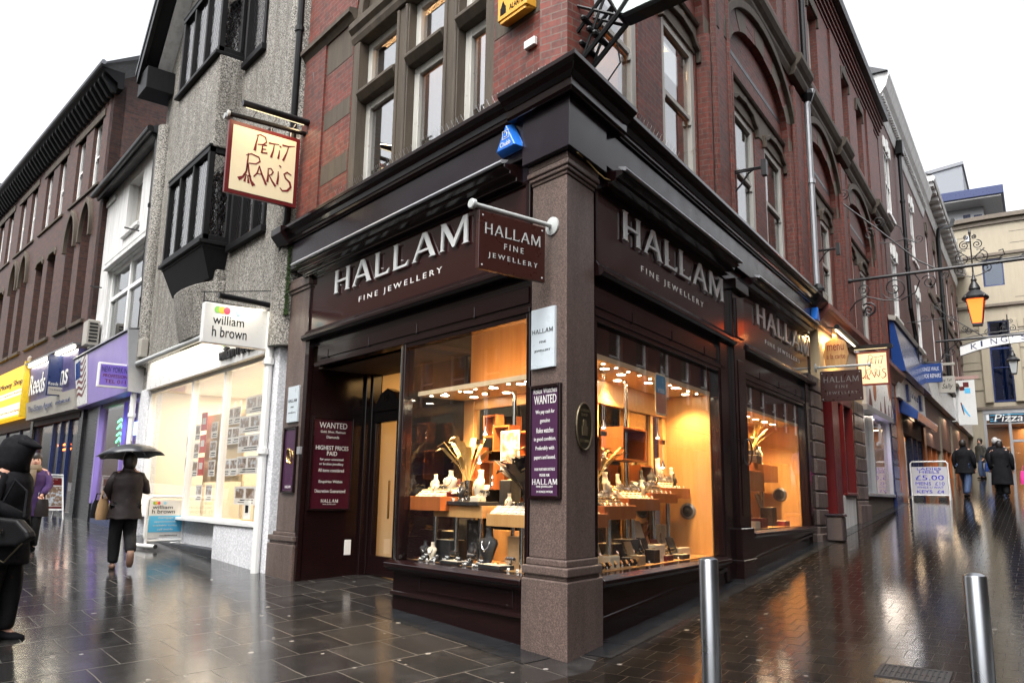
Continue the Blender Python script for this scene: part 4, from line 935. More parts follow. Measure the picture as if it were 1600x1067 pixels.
t = thing("air_conditioner", L.P(18.2, .2, 5.0), "boxed air vent unit on white render above the lilac fascia", "vent unit"); b = MB(); b.box(L, 17.95, 18.45, 0, .3, 5.0, 5.65); b.build("casing", M['grey_sign'], t, bevel=.015); b = MB()
for k in range(6): b.box(L, 17.935, 17.95, .05, .25, 5.08+.09*k, 5.12+.09*k)
b.build("grille", M['black'], t)
mb = MB(); mb.tube([L.P(18.9, .1, 4.95), L.P(18.3, .12, 5.0), L.P(18.2, .12, 4.98)], .04, 8); tag(mb.build("vent_pipe", M['grey_pole'], None, smooth='auto'), "short pale duct below the vent unit", "duct")

# ================================================================ BROWN BRICK GOTHIC BUILDING (turned 3 degrees to the street)
GB = thing("brick_building", Q.P(8, 0, .6), "long brown brick building with paired pointed windows and a heavy black eaves", "building")
NP = 6; PER = 3.75; holes = []
for k in range(NP):
    for a in (.7, 2.35): holes.append((a+PER*k, a+.85+PER*k, 9.92, 11.88))
    for a in (.75, 2.3): holes.append((a+PER*k, a+.95+PER*k, 5.98, 8.75 if k % 2 else 9.35))
wall_grid(Q, -.2, NP*PER+.5, 3.2, 12.6, 0, .3, [h for h in holes if h[2] < 8], "wall", M['brick_old'], GB) if False else wall_grid(Q, -.2, NP*PER+.5, 3.2, 12.6, 0, .3, holes, "wall", M['brick_old'], GB)
b = MB(); sil = MB(); archm = MB(); sil2 = MB()
for k in range(NP):
    sil.prof(Q, [(-.2, 9.78), (.06, 9.78), (.06, 9.86), (-.2, 9.95)], .45+PER*k, 3.5+PER*k); sil.prof(Q, [(-.2, 5.82), (.08, 5.82), (.08, 5.92), (-.2, 6.02)], .45+PER*k, 1.85+PER*k); sil.prof(Q, [(-.2, 5.82), (.08, 5.82), (.08, 5.92), (-.2, 6.02)], 2.0+PER*k, 3.5+PER*k)
    for a in (.75, 2.3):
        c = a+.475+PER*k
        if k % 2 == 0:
            b.face(Q, [(c-.475, 9.35), (c-.475, 8.3)]+[(c-.475+.02*i+.0, 0) for i in range(0)]+[(c-.475*math.cos(rad(8*i)), 8.3+1.02*math.sin(rad(8.0*i))**.9) for i in range(1, 11)]+[(c, 9.33)]+[(c+.475*math.cos(rad(8*i)), 8.3+1.02*math.sin(rad(8.0*i))**.9) for i in range(10, 0, -1)]+[(c+.475, 8.3), (c+.475, 9.35)], -.3, -.004)
            o_ = [(c-.6, 8.35)]+[(c-.6*math.cos(rad(8*i)), 8.35+1.2*math.sin(rad(8*i))**.9) for i in range(1, 11)]+[(c, 9.62)]+[(c+.6*math.cos(rad(8*i)), 8.35+1.2*math.sin(rad(8*i))**.9) for i in range(10, 0, -1)]+[(c+.6, 8.35)]
            i_ = [(c+(u-c)*.82, 8.35+(z-8.35)*.88) for u, z in o_]
            archm.face(Q, o_+i_[::-1], -.05, .1)
        else:
            archm.face(Q, [(c-.5, 8.6), (c-.5, 8.75), (c-.3, 8.92), (c+.3, 8.92), (c+.5, 8.75), (c+.5, 8.6), (c+.42, 8.62), (c+.28, 8.74), (c-.28, 8.74), (c-.42, 8.62)], -.3, .04)
        sash_window(Q, c-.475, c+.475, 6.0, 9.35 if k % 2 == 0 else 8.75, -.3, GB, M['black'], mid=True, fw=.07)
    for a in (.7, 2.35): sash_window(Q, a+PER*k, a+.85+PER*k, 9.92, 11.88, -.1, GB, M['white'], mid='horn', fw=.07)
    sil2.box(Q, .5+PER*k, 3.5+PER*k, -.1, .04, 11.88, 12.12)
b.build("arch_fill", M['brick_old'], GB); sil.build("sill", M['stone_dark'], GB, bevel=.01); archm.build("hood_mould", M['stone_dark'], GB, bevel=.008); sil2.build("lintel", M['stone_dark'], GB, bevel=.01)
backing(Q, [(.2, NP*PER, 5.8, 9.6), (.2, NP*PER, 9.7, 12)], -.8, GB, M['dark_int'])
ev = MB(); ev.prof(Q, [(-.1, 12.3), (.04, 12.3), (.06, 12.45), (.45, 12.72), (.5, 12.74), (.5, 12.8), (-.1, 12.8)], -.6, NP*PER+.5); u = -.45
while u < NP*PER: ev.prof(Q, [(.04, 12.2), (.14, 12.22), (.42, 12.6), (.42, 12.74), (.04, 12.74)], u, u+.12); u += .38
ev.build("eaves_bracket", M['black_timber'], GB)
b = MB(); b.tube([Q.P(-.8, .52, 12.84), Q.P(NP*PER+.5, .52, 12.84)], .07, 8); b.build("gutter", M['lead'], GB, smooth='auto')
b = MB(); b.prism([Q.P(-.75, .5, 12.8), Q.P(-.75, .5, 12.86), Q.P(-.75, -4.0, 15.6), Q.P(-.75, -4.4, 15.4)], Q.du*(NP*PER+1.3)); b.build("roof", M['slate'], GB)
b = MB(); b.prism([Q.P(-.2, 0, 4.5), Q.P(-.2, 0, 12.7), Q.P(-.2, -4, 15.2), Q.P(-.2, -9, 15.2), Q.P(-.2, -9, 4.5)], Q.du*.3); b.build("gable_wall", M['brick_old'], GB)
b = MB(); b.box(Q, -.5, 4.72, -.25, -.05, .2, .75); b.box(Q, -.45, -.15, -.3, -.02, .2, 3.4); b.box(Q, 4.7, 5.0, -.3, .02, .0, 5.1); b.build("shop_pier", M['dark_tile'], GB)
b = MB()
for u in (-.15, .95, 1.75, 2.6, 4.55): b.box(Q, u, u+.1, -.16, -.06, .5, 3.4)
b.box(Q, -.1, 4.6, -.28, -.08, 3.2, 3.4); b.box(Q, 5.0, 22, -.3, -.1, .0, .6); 
for u in (5.0, 6.8, 8.8, 10.8): b.box(Q, u, u+.1, -.16, -.08, .5, 3.6)
b.build("shop_window_frame", M['navy'], GB, bevel=.008)
g = MB(); g.box(Q, -.1, 22, -.13, -.125, .6, 3.4); g.build("window_glass", M['glass'], GB)
b = MB(); b.box(Q, -.2, 22, -3.2, -3.1, .0, 3.6); b.box(Q, -.2, 22, -3.1, -.25, 3.45, 3.5); b.box(Q, -.4, -.3, -3.1, -.3, 0, 3.5); b.build("room_wall", plain("estate_room", (.3, .22, .15), .7), GB)
area("agency_light", Q.P(1.2, -1.6, 3.4), Q.P(1.2, -1.6, 0), 3, 1.6, 35, (1, .75, .5)); area("shop_light", Q.P(8, -1.6, 3.4), Q.P(8, -1.6, 0), 5, 1.6, 35, (1, .75, .55))
t = thing("neon_sign", Q.P(3, -.6, 2.6), "orange glowing words hanging inside the navy agency window", "neon sign"); b = MB(); b.box(Q, 3.4, 4.2, -.62, -.6, 2.62, 2.68); b.box(Q, 2.8, 3.7, -.64, -.62, 2.48, 2.54); b.box(Q, 2.7, 2.95, -.6, -.58, 2.6, 2.66); b.build("tube_lettering", M['red_light'], t)
t = thing("shop_fascia", Q.P(2, .2, 3.4), "navy and pale grey estate agent fascia with two strip lamps on top", "sign")
b = MB(); b.prof(Q, [(-.02, 3.9), (.2, 3.9), (.28, 4.95), (-.02, 5.0)], -.5, 4.72); b.build("panel", plain("purple_navy_sheet", (.07, .06, .16), .35, var=.15), t)
b = MB(); b.prof(Q, [(-.02, 3.36), (.22, 3.38), (.27, 3.9), (-.02, 3.93)], -.5, 4.74); b.build("lower_panel", M['grey_sign'], t)
FQ = Frame(Q.P(0, .02, 0), Q.du, Q.do)
b = MB(); text(b, FQ, "Reeds", 4.5, 2.7, 4.1, 4.7, .245, .01); text(b, FQ, "Rains", 2.2, .3, 4.1, 4.7, .245, .01); b.build("lettering", M['sign_white'], t)
b = MB(); text(b, FQ, "The Estate Agent", 4.4, 1.6, 3.52, 3.76, .255, .006); text(b, FQ, "reedsrains.co.uk", 1.2, -.2, 3.6, 3.72, .255, .006); b.build("lettering", M['navy'], t)
for a, c in ((-.3, 1.5), (2.6, 4.6)):
    b = MB(); b.box(Q, a, c, .3, .36, 4.98, 5.05); b.build("strip_lamp", M['tube'], t)
    long_area("strip_light", Q, (a+c)/2, .36, 4.96, ((a+c)/2, .22, 4.4), c-a, .05, 4, (1, .9, .65))
b = MB(); b.box(Q, -.5, 4.75, -.02, .42, 5.05, 5.1); b.build("top_trim", M['lead'], t)
F = across(Q, 1.0)
t = thing("hanging_sign", F.P(.3, 0, 3.8), "square navy board with a pale strip jutting over the estate agent fascia", "sign")
b = MB(); b.box(F, .02, .6, -.04, .04, 3.82, 4.92); b.build("panel", M['navy'], t, bevel=.006); b = MB(); b.box(F, .06, .56, .04, .044, 3.85, 4.06); b.build("strip", M['grey_sign'], t)
b = MB(); text(b, F, "Reeds Rains", .56, .07, 4.1, 4.19, .041, .003); b.build("lettering", M['sign_white'], t); b = MB(); text(b, F, "The Estate Agent", .52, .1, 3.95, 4.0, .045, .003); b.build("lettering", M['navy'], t)
t = thing("shop_fascia", Q.P(9, .2, 3.5), "glowing yellow money shop fascia with white bands at the far left", "sign")
b = MB(); b.prof(Q, [(-.02, 3.55), (.3, 3.57), (.36, 5.12), (-.02, 5.18)], 4.95, 14); b.build("panel", M['lit_yellow'], t)
b = MB(); b.box(Q, 4.8, 4.95, -.02, .4, 3.5, 5.2); b.build("end_panel", plain("yellow_sheet", (.75, .5, .02), .4), t)
b = MB(); b.prof(Q, [(.3, 3.62), (.31, 3.62), (.325, 3.98), (.3, 3.98)], 4.97, 14); b.prof(Q, [(.3, 4.22), (.335, 4.22), (.345, 4.4), (.3, 4.4)], 4.97, 14); b.build("lit_band", M['lit_white'], t)
b = MB(); text(b, FQ, "The Money Shop", 9.6, 5.15, 4.5, 4.74, .33, .012); b.build("lettering", M['black'], t)
b = MB(); text(b, FQ, "cheques cashed loans", 9.6, 5.15, 4.26, 4.36, .33, .006); text(b, FQ, "cheques cashed currency exchange", 10.6, 5.15, 3.7, 3.8, .3, .006); b.build("lettering", M['sign_red'], t)
mb = MB(); mb.lathe(Q.P(5.8, .1, 5.2), [(.07, 0), (.07, .25), (.02, .3)], 12); tag(mb.build("wall_lamp", M['grey_sign'], None), "small pale lamp on brick above the yellow fascia", "lamp")
# far neighbour
FB = thing("slate_building", Q.P(26, 0, .5), "dark slate hung block at the far left end of the street", "building")
b = MB(); b.box(Q, 23.1, 34, -10, .6, -.3, 16.2); b.build("wall", plain("dark_slate_hanging", (.05, .05, .055), .5, var=.3), FB); b = MB(); b.box(Q, 23.0, 34, -10, .8, 16.2, 16.5); b.build("roof", M['lead'], FB)
b = MB()
for z in (5.5, 9, 12.5):
    for u in (24.5, 27.5, 30.5): b.box(Q, u, u+1.4, .58, .62, z, z+2)
b.build("window", M['pane'], FB)
# ================================================================ RESTAURANT ENTRANCE AND SMALL SHOP in the corner building's ground floor
b = MB(); b.box(R, 10.12, 10.75, -1.4, -1.3, -.1, 3.5); b.box(R, 12.95, 13.1, -.3, -.02, .3, 3.4); b.build("dark_recess", M['dark_int'], CB)
b = MB(); b.box(R, 10.75, 11.35, -.3, .03, .3, 3.5); b.box(R, 11.35, 11.85, -.3, -.06, 1.2, 3.4); b.box(R, 11.35, 12.95, -.3, .0, 3.3, 3.5)
for u in (11.85, 12.85): b.box(R, u, u+.1, -.3, .02, 1.5, 3.3)
b.box(R, 11.85, 12.95, -.3, .03, 1.44, 1.5); b.build("red_frame", M['crimson'], CB, bevel=.01)
b = MB(); b.box(R, 11.35, 12.95, -.3, -.02, .2, 1.44); b.build("low_wall", M['white_render'], CB)
g = MB(); g.box(R, 11.95, 12.85, -.12, -.115, 1.5, 3.3); g.build("window_glass", M['glass'], CB)
b = MB(); z = .75
b.box(R, 13.1, 14.35, -.3, .06, .3, 1.25)
while z < 3.3: b.box(R, 13.15, 14.3, -.3, .02, z, z+.28); b.box(R, 13.18, 14.27, -.3, -.01, z+.28, z+.31); z += .31
b.build("quoined_column", M['granite'], CB, bevel=.012)
b = MB(); b.box(R, 10.12, 14.45, -.3, -.02, 3.5, 4.62); b.build("entrance_wall", M['cream'], CB)
b = MB(); b.prof(R, [(-.3, 4.62), (.05, 4.62), (.08, 4.7), (.2, 4.85), (.26, 4.9), (.26, 5.0), (-.3, 5.06)], 9.95, 20.3); b.build("cornice", plain("brown_red_cornice_paint", (.2, .06, .045), .4), CB)
t = thing("strip_light", R.P(11, .25, 4.7), "black tube lamp glowing over the restaurant's cream wall", "lamp")
b = MB(); b.tube([R.P(10.35, .28, 4.62), R.P(12.4, .28, 4.6)], .05, 10); b.build("housing", M['black'], t, smooth='auto'); b = MB(); b.box(R, 10.4, 12.3, .24, .27, 4.55, 4.58); b.build("tube", M['tube'], t)
b = MB(); b.tube([R.P(10.5, -.02, 4.66), R.P(10.5, .28, 4.62)], .015, 6); b.tube([R.P(12.2, -.02, 4.64), R.P(12.2, .28, 4.6)], .015, 6); b.build("arm", M['iron'], t)
long_area("strip_glow", R, 11.1, .2, 4.5, (11.1, -.02, 4.0), 1.4, .05, 15, (1, .66, .27))
F = across(R, 10.5)
t = thing("hanging_sign", F.P(.2, 0, 3.9), "shield shaped wooden board with dark painted words beside the glowing wall", "sign")
b = MB(); b.face(F, [(.02, 3.85), (.38, 3.85), (.44, 4.1), (.4, 4.35), (.26, 4.42), (.26, 4.62), (.16, 4.62), (.16, 4.42), (.02, 4.35), (-.02, 4.1)], -.04, .02); b.build("board", wood("pale_board", (.55, .33, .13), (.35, .18, .06), .5), t, bevel=.008)
b = MB(); text(b, F, "menu", .06, .36, 4.18, 4.3, .021, .003); text(b, F, "a la carte", .04, .38, 4.02, 4.12, .021, .003); b.build("lettering", M['sign_red'], t)
# Petit Paris lettering, brush drawn
def petit(F, u0, u1, z0, z1, o, par):
    b = MB(); W_ = u1-u0; H_ = z1-z0
    def S(pts, w): stroke(b, F, [(u0+W_*x, z0+H_*y) for x, y in pts], [abs(W_)*k*1.2 for k in (w if isinstance(w, list) else [w]*len(pts))], o, .003)
    S([(.345, .68), (.36, .8), (.385, .94)], [.035, .02, .012]); S([(.36, .925), (.42, .955), (.5, .93), (.52, .86), (.47, .81), (.385, .79)], [.01, .014, .018, .018, .014, .01])       # P
    S([(.455, .67), (.46, .73), (.462, .8)], [.025, .02, .012]); S([(.46, .8), (.53, .81)], [.012, .016]); S([(.458, .735), (.52, .745)], [.01, .014]); S([(.455, .675), (.545, .69)], [.012, .02])  # E
    S([(.605, .64), (.635, .76), (.645, .86)], [.03, .018, .01]); S([(.555, .86), (.63, .865), (.72, .88)], [.02, .014, .008])      # T
    S([(.72, .65), (.735, .79)], [.028, .01]); S([(.738, .845), (.748, .86)], [.03, .03])  # i
    S([(.8, .64), (.85, .78), (.875, .89)], [.03, .016, .01]); S([(.77, .885), (.87, .89), (.98, .92)], [.022, .014, .006])   # T
    S([(.24, .33), (.25, .47), (.255, .61)], [.012, .02, .012]); S([(.22, .575), (.3, .615), (.42, .59), (.44, .53), (.38, .475), (.27, .46)], [.008, .014, .018, .018, .014, .01])   # P
    S([(.13, .18), (.2, .23), (.245, .33), (.255, .45)], [.05, .026, .02, .014]); S([(.37, .13), (.32, .2), (.28, .33), (.265, .45)], [.05, .026, .02, .014]); S([(.225, .16), (.24, .25)], [.03, .012]); S([(.29, .15), (.272, .25)], [.03, .012]); S([(.2, .27), (.32, .26)], [.012, .012])  # tower
    S([(.36, .27), (.41, .34), (.435, .46)], [.02, .018, .012]); S([(.435, .46), (.48, .34), (.56, .19)], [.012, .024, .03]); S([(.4, .33), (.48, .335)], [.01, .012])   # A
    S([(.575, .24), (.58, .34), (.575, .44)], [.03, .02, .012]); S([(.565, .45), (.62, .465), (.655, .42), (.63, .37), (.585, .345)], [.012, .015, .02, .015, .01]); S([(.6, .345), (.65, .27), (.71, .2)], [.012, .022, .03])  # R
    S([(.73, .24), (.74, .36), (.735, .45)], [.03, .022, .01]); S([(.755, .53), (.768, .545)], [.035, .035])  # i
    S([(.95, .44), (.88, .47), (.83, .43), (.86, .37), (.93, .32), (.95, .25), (.9, .18), (.82, .16), (.78, .2)], [.012, .022, .022, .022, .028, .03, .028, .022, .012])   # S
    b.build("lettering", M['sign_red'], par)
def petit_sign(F, a, b_, z0, z1, label, flip):
    t = thing("hanging_sign", F.P((a+b_)/2, 0, z0), label, "sign")
    m = MB(); m.box(F, a, b_, -.03, .03, z0, z1); m.build("border", M['crimson'], t, bevel=.004)
    e = .055*(z1-z0); m = MB(); m.box(F, a+e, b_-e, -.034, .034, z0+e, z1-e); m.build("panel", M['cream_sign'], t)
    if flip: petit(F, b_-e, a+e, z0+e, z1-e, .035, t)
    else: petit(F, a+e, b_-e, z0+e, z1-e, .035, t)
    return t
F = across(L, 5.85); t = petit_sign(F, .06, 1.12, 5.4, 6.47, "square cream restaurant sign in a red border against pebbledash", True)
b = MB(); b.tube([F.P(-.08, .1, 6.73), F.P(.98, .1, 6.73)], .05, 12); b.build("lamp_tube", M['black'], t, smooth='auto')
b = MB(); b.box(F, .05, .93, .09, .105, 6.676, 6.682); b.build("lit_slot", M['lit_white'], t)
b = MB(); b.tube([F.P(-.15, -.0, 6.6), F.P(1.13, 0, 6.56)], .035, 10); b.build("bar", M['black'], t, smooth='auto'); b = MB(); b.lathe(F.P(1.12, 0, 6.56), [(.045, 0), (.05, .03), (.0, .04)], 12, F.du); b.tube([F.P(1.05, -.09, 6.55), F.P(1.16, -.09, 6.55)], .045, 10); b.build("end_cap", M['grey_pole'], t)
b = MB(); b.box(F, -.06, -.03, -.03, .03, 6.25, 6.95); b.box(F, -.05, -.02, -.1, .1, 6.56, 6.62)
for x in (.2, .5, .8): b.tube([F.P(x, 0, 6.58), F.P(x-.06, .09, 6.72)], .008, 5); b.tube([F.P(x, 0, 6.55), F.P(x, 0, 6.47)], .008, 5)
b.tube([F.P(-.04, .1, 6.8), F.P(-.1, .2, 6.9), F.P(.0, .2, 7.5)], .006, 5); b.build("bracket", M['lead'], t)
area("sign_lamp", F.P(.5, .22, 6.66), F.P(.58, .03, 6.0), .95, .05, 2.6, (1, .72, .42))
F = across(R, 12.6); t = petit_sign(F, .22, .86, 3.74, 4.46, "small cream restaurant sign in a red border beyond the corner shop", False)
b = MB(); b.box(F, .1, .95, -.08, .1, 4.52, 4.6); b.tube([F.P(-.2, 0, 4.56), F.P(.2, 0, 4.56)], .02, 8); b.build("lamp_hood", M['black'], t, bevel=.01); b = MB(); b.box(F, .2, .85, .05, .06, 4.512, 4.52); b.build("lit_slot", M['lit_white'], t)
area("sign_lamp", F.P(.54, .16, 4.5), F.P(.54, .03, 4.1), .6, .04, .35, (1, .72, .35))
# striped shop
b = MB(); b.box(R, 14.5, 18.4, -.3, -.04, .3, 1.5); b.build("stall_riser", M['stone_panel'], CB)
b = MB()
for u in (14.4, 15.6, 18.35): b.box(R, u, u+.1, -.2, .0, 1.5, 3.45)
b.box(R, 14.4, 18.45, -.25, .03, 1.45, 1.53); b.box(R, 14.4, 18.45, -.25, .1, 3.42, 3.56); b.build("shop_window_frame", M['aluminium'], CB, bevel=.008)
g = MB(); g.box(R, 14.5, 18.35, -.1, -.095, 1.53, 3.42); g.build("window_glass", M['glass'], CB)
b = MB(); b.box(R, 14.4, 18.5, -2.2, -2.1, .5, 3.6); b.box(R, 18.35, 18.5, -2.2, -.1, .5, 3.6); b.box(R, 14.4, 18.4, -2.2, -.1, 3.42, 3.46); b.box(R, 14.4, 18.4, -2.1, -.1, 1.3, 1.4); b.build("room_wall", plain("pale_terracotta_wall", (.6, .36, .2), .6), CB)
area("shop_light", R.P(16.4, -1.0, 3.38), R.P(16.4, -1, 0), 3, 1, 30, (1, .85, .7))
t = thing("shop_fascia", R.P(16.5, .1, 3.6), "white fascia with red and gold shapes on the small lit shop", "sign")
b = MB(); b.box(R, 14.45, 18.6, -.02, .08, 3.56, 4.6); b.build("panel", M['sign_white'], t)
b = MB()
for u, w, h in ((15.0, .5, .3), (16.5, .25, .18), (17.2, .3, .35), (17.8, .2, .22), (18.3, .2, .25)): b.face(R, [(u-w/2, 3.58), (u+w/2, 3.58), (u+w*.1, 3.58+h*1.3), (u-w*.1, 3.58+h*1.3)], .08, .085)
b.face(R, [(18.0, 4.6), (18.6, 4.6), (18.6, 3.7), (18.3, 4.1)], .08, .086); b.build("red_shapes", M['crimson'], t)
b = MB(); b.face(R, arc(15.7, 4.05, .22, .3, 0, 360, 18)[:-1], .08, .087); b.face(R, [(17.75, 4.58), (17.98, 4.58), (18.25, 4.1), (18.1, 4.0)], .08, .087); b.build("gold_shapes", M['oak_red'], t)
long_area("fascia_glow", R, 16.5, .35, 4.7, (16.5, .08, 4.1), 4, .05, 6, (1, .95, .9))
t = thing("lit_screen", R.P(17, -.3, 2.5), "bright white and violet screen glowing in the small shop window", "screen"); b = MB(); b.box(R, 16.0, 17.6, -.45, -.42, 2.45, 3.3); b.build("panel", glow("white_screen", (.8, .9, 1), 1.1), t); b = MB(); b.tube([R.P(16.6, -.4, 2.3), R.P(17.4, -.4, 2.3), R.P(17.4, -.4, 2.75), R.P(16.6, -.4, 2.75)], .03, 6, closed=True); b.build("neon_border", M['neon_pink'], t)
mb = MB(); mb.box(R, 15.0, 15.4, -.6, -.55, 1.4, 2.2); tag(mb.build("display_card", M['coat_black'], None), "dark leaflet stand in the small shop window", "stand")
b = MB(); z = 1.2
b.box(R, 18.45, 19.7, -.3, .05, .6, 1.6)
while z < 5.0: b.box(R, 18.5, 19.6, -.3, .02, z, z+.36); z += .38
b.build("quoined_column", M['navy'], CB, bevel=.012)

# ================================================================ PLUM BRICK BUILDING
PB = thing("plum_brick_building", R.P(26, 0, 1.5), "plum brick Georgian building with white keystoned sashes and a white dentil cornice", "building")
WB2 = [(21.3, 22.6), (27.4, 28.7)]
wall_grid(R, 20.3, 32.3, 3.4, 13.9, -.03, .3, [(a, b_, z0, z1) for a, b_ in WB2 for z0, z1 in ((10.4, 12.6), (7.0, 9.0))], "wall", M['brick_plum'], PB)
k_ = MB()
for a, b_ in WB2:
    for z0, z1 in ((10.4, 12.6), (7.0, 9.0)):
        sash_window(R, a, b_, z0, z1, -.05, PB, M['white'], mid='horn', fw=.1, bars=2)
        k_.box(R, a-.08, b_+.08, -.1, .05, z0-.12, z0); k_.box(R, a-.05, b_+.05, -.1, -.01, z1, z1+.3)
        m_ = (a+b_)/2; k_.face(R, [(m_-.1, z1-.03), (m_+.1, z1-.03), (m_+.16, z1+.4), (m_-.16, z1+.4)], -.1, .04)
        for e in (a-.02, b_-.2): k_.face(R, [(e, z1-.05), (e+.22, z1-.05), (e+.26, z1+.33), (e-.04, z1+.33)], -.1, .02)
k_.build("keystone_head", M['white'], PB, bevel=.01)
backing(R, [(20.8, 32, 6.8, 9.2), (20.8, 32, 10.2, 12.8)], -1.0, PB, M['dark_int'])
b = MB(); b.prof(R, [(-.2, 13.5), (.0, 13.5), (.04, 13.6), (.08, 13.85), (.3, 14.15), (.38, 14.4), (.42, 14.5), (.42, 14.6), (-.2, 14.7)], 20.3, 32.4); b.build("cornice", M['white_render'], PB)
b = MB(); u = 20.4
while u < 32.2: b.box(R, u, u+.1, .05, .2, 13.86, 14.02); u += .22
b.build("dentils", M['white_render'], PB)
b = MB(); b.prism([R.P(20.2, .4, 14.6), R.P(20.2, -3.5, 16.5), R.P(20.2, -7, 14.6)], R.du*12.2); b.build("roof", M['slate'], PB)
t = pipe("drainpipe", [R.P(24.2, .12, 13.7), R.P(24.2, .12, 7.8), R.P(24.9, .13, 7.0), R.P(24.9, .13, 5.6)], .07, M['black'], "long black drainpipe with hopper head on plum brick", [R.P(24.2, .12, 11.6), R.P(24.2, .12, 9.2)], R)
b = MB(); b.box(R, 24.0, 24.4, .0, .26, 13.3, 13.8); b.build("hopper", M['black'], t, bevel=.02)
# shop with deep blue fascia
b = MB(); b.box(R, 19.7, 20.3, -.3, .03, .6, 4.9); b.box(R, 26.0, 26.6, -.3, .04, 1.2, 5.2); b.box(R, 20.3, 21.2, -.3, -.02, .8, 4.9); b.build("shop_pier", M['oak_red'], PB)
b = MB()
for u in (21.2, 23.3, 24.6, 25.9): b.box(R, u, u+.12, -.25, -.05, 1.2, 3.9)
b.box(R, 21.2, 26, -.25, -.05, 1.0, 1.35); b.build("shop_window_frame", M['navy'], PB, bevel=.01)
g = MB(); g.box(R, 21.3, 25.9, -.15, -.145, 1.35, 3.9); g.build("window_glass", M['glass'], PB)
b = MB(); b.box(R, 20.3, 32, -2.6, -2.5, 1, 5); b.box(R, 20.3, 32, -2.6, -.1, 4.0, 4.05); b.build("room_wall", plain("warm_shop_wall", (.5, .3, .16), .6), PB)
area("shop_light", R.P(23.5, -1.2, 3.9), R.P(23.5, -1.2, 0), 3, 1, 32, (1, .72, .45)); area("shop_light", R.P(29.5, -1.2, 3.9), R.P(29.5, -1.2, 0), 3, 1, 26, (1, .75, .5))
t = thing("shop_fascia", R.P(23, .1, 4.9), "tall glossy blue fascia above the shoe repair shop", "sign")
b = MB(); b.prof(R, [(-.02, 5.05), (.35, 5.05), (.1, 6.55), (-.02, 6.6)], 19.8, 26.4); b.build("panel", M['blue'], t); b = MB(); b.prof(R, [(-.02, 6.58), (.16, 6.53), (.2, 6.66), (-.02, 6.72)], 19.7, 26.5); b.build("top_trim", M['grey_sign'], t)
t = thing("awning", R.P(23, .3, 4), "folded blue shop awning box below a pale band", "awning")
b = MB(); b.prof(R, [(-.05, 3.95), (.45, 3.7), (.5, 3.95), (.1, 4.3), (-.05, 4.3)], 20.6, 26.0); b.build("canvas", M['blue'], t, bevel=.02); b = MB(); b.box(R, 19.8, 26.2, -.02, .12, 4.3, 5.02); b.build("band", M['sign_white'], t)
b = MB(); b.box(R, 21.3, 21.7, .12, .2, 4.35, 4.85); b.box(R, 24.4, 24.8, .12, .2, 4.35, 4.85); b.build("window_slot", M['navy'], t)
b = MB(); text(b, R, "heel bar keys cut", 22, 24.2, 4.5, 4.8, .121, .004); b.build("lettering", M['blue'], t)
F = across(R, 25.5)
t = thing("hanging_sign", F.P(.4, 0, 5.4), "dark blue hanging sign with two rows of white capitals", "sign"); b = MB(); b.box(F, .12, .8, -.04, .04, 5.4, 6.05); b.build("panel", M['blue'], t, bevel=.006)
b = MB(); text(b, F, "KINGS WALK", .2, .72, 5.8, 5.94, .041, .003); text(b, F, "SHOE REPAIRS", .16, .76, 5.56, 5.7, .041, .003); b.build("lettering", M['sign_white'], t); b = MB(); b.tube([F.P(-.1, 0, 6.1), F.P(.85, 0, 6.1)], .02, 6); b.build("bracket", M['iron'], t)
F = across(R, 24.2); t = thing("sign_bracket", F.P(0, 0, 7.3), "slim scrolled iron arm on plum brick above the blue fascia", "bracket"); b = MB(); b.tube([F.P(-.05, 0, 7.3), F.P(1.1, 0, 7.35)], .016, 6); b.tube([F.P(.5+.12*math.cos(i*.7)*(1-i/14), 0, 7.42+.1*math.sin(i*.7)*(1-i/14)) for i in range(12)], .01, 5); b.tube([F.P(1.0, 0, 7.2), F.P(1.0, 0, 7.5)], .012, 5); b.build("arm", M['iron'], t)
# ================================================================ CREAM FASCIA SHOP BUILDING WITH DEEP EAVES
EB = thing("eaves_building", R.P(42, 0, 2), "brown brick building with deep bracketed white eaves farther up the street", "building")
WC = [33.1+3.15*i for i in range(6)]
wall_grid(R, 32.3, 50.5, 3.6, 15.0, -.05, .3, [(u, u+1.05, z0, z1) for u in WC for z0, z1 in ((10.9, 13.1), (7.3, 9.4))], "wall", M['brick_plum'], EB)
k_ = MB()
for u in WC:
    for z0, z1 in ((10.9, 13.1), (7.3, 9.4)):
        sash_window(R, u, u+1.05, z0, z1, -.1, EB, M['white'], mid='horn', fw=.08); k_.box(R, u-.08, u+1.13, -.1, .05, z0-.14, z0); k_.face(R, [(u+.4, z1-.0), (u+.65, z1-.0), (u+.72, z1+.5), (u+.33, z1+.5)], -.1, .03); k_.face(R, [(u, z1+.02), (u+1.05, z1+.02), (u+1.15, z1+.38), (u-.1, z1+.38)], -.1, -.02)
k_.build("stone_head", M['stone_panel'], EB, bevel=.01)
backing(R, [(32.6, 50, 7, 9.6), (32.6, 50, 10.6, 13.3)], -1.0, EB, M['dark_int'])
b = MB(); b.prof(R, [(-.2, 10.1), (.02, 10.1), (.06, 10.2), (.06, 10.3), (-.2, 10.35)], 32.3, 50.5); b.build("string_course", M['stone_panel'], EB)
b = MB(); b.prof(R, [(-.2, 14.3), (.0, 14.3), (.08, 14.55), (.08, 14.9), (-.2, 14.9)], 32.3, 50.6); b.prof(R, [(-.2, 15.0), (.55, 15.05), (.6, 15.2), (.55, 15.3), (-.2, 15.4)], 32.25, 50.7); u = 32.4
while u < 50.4: b.box(R, u, u+.45, .06, .5, 14.86, 15.05); u += 1.0
b.build("eaves", M['white_render'], EB, bevel=.012)
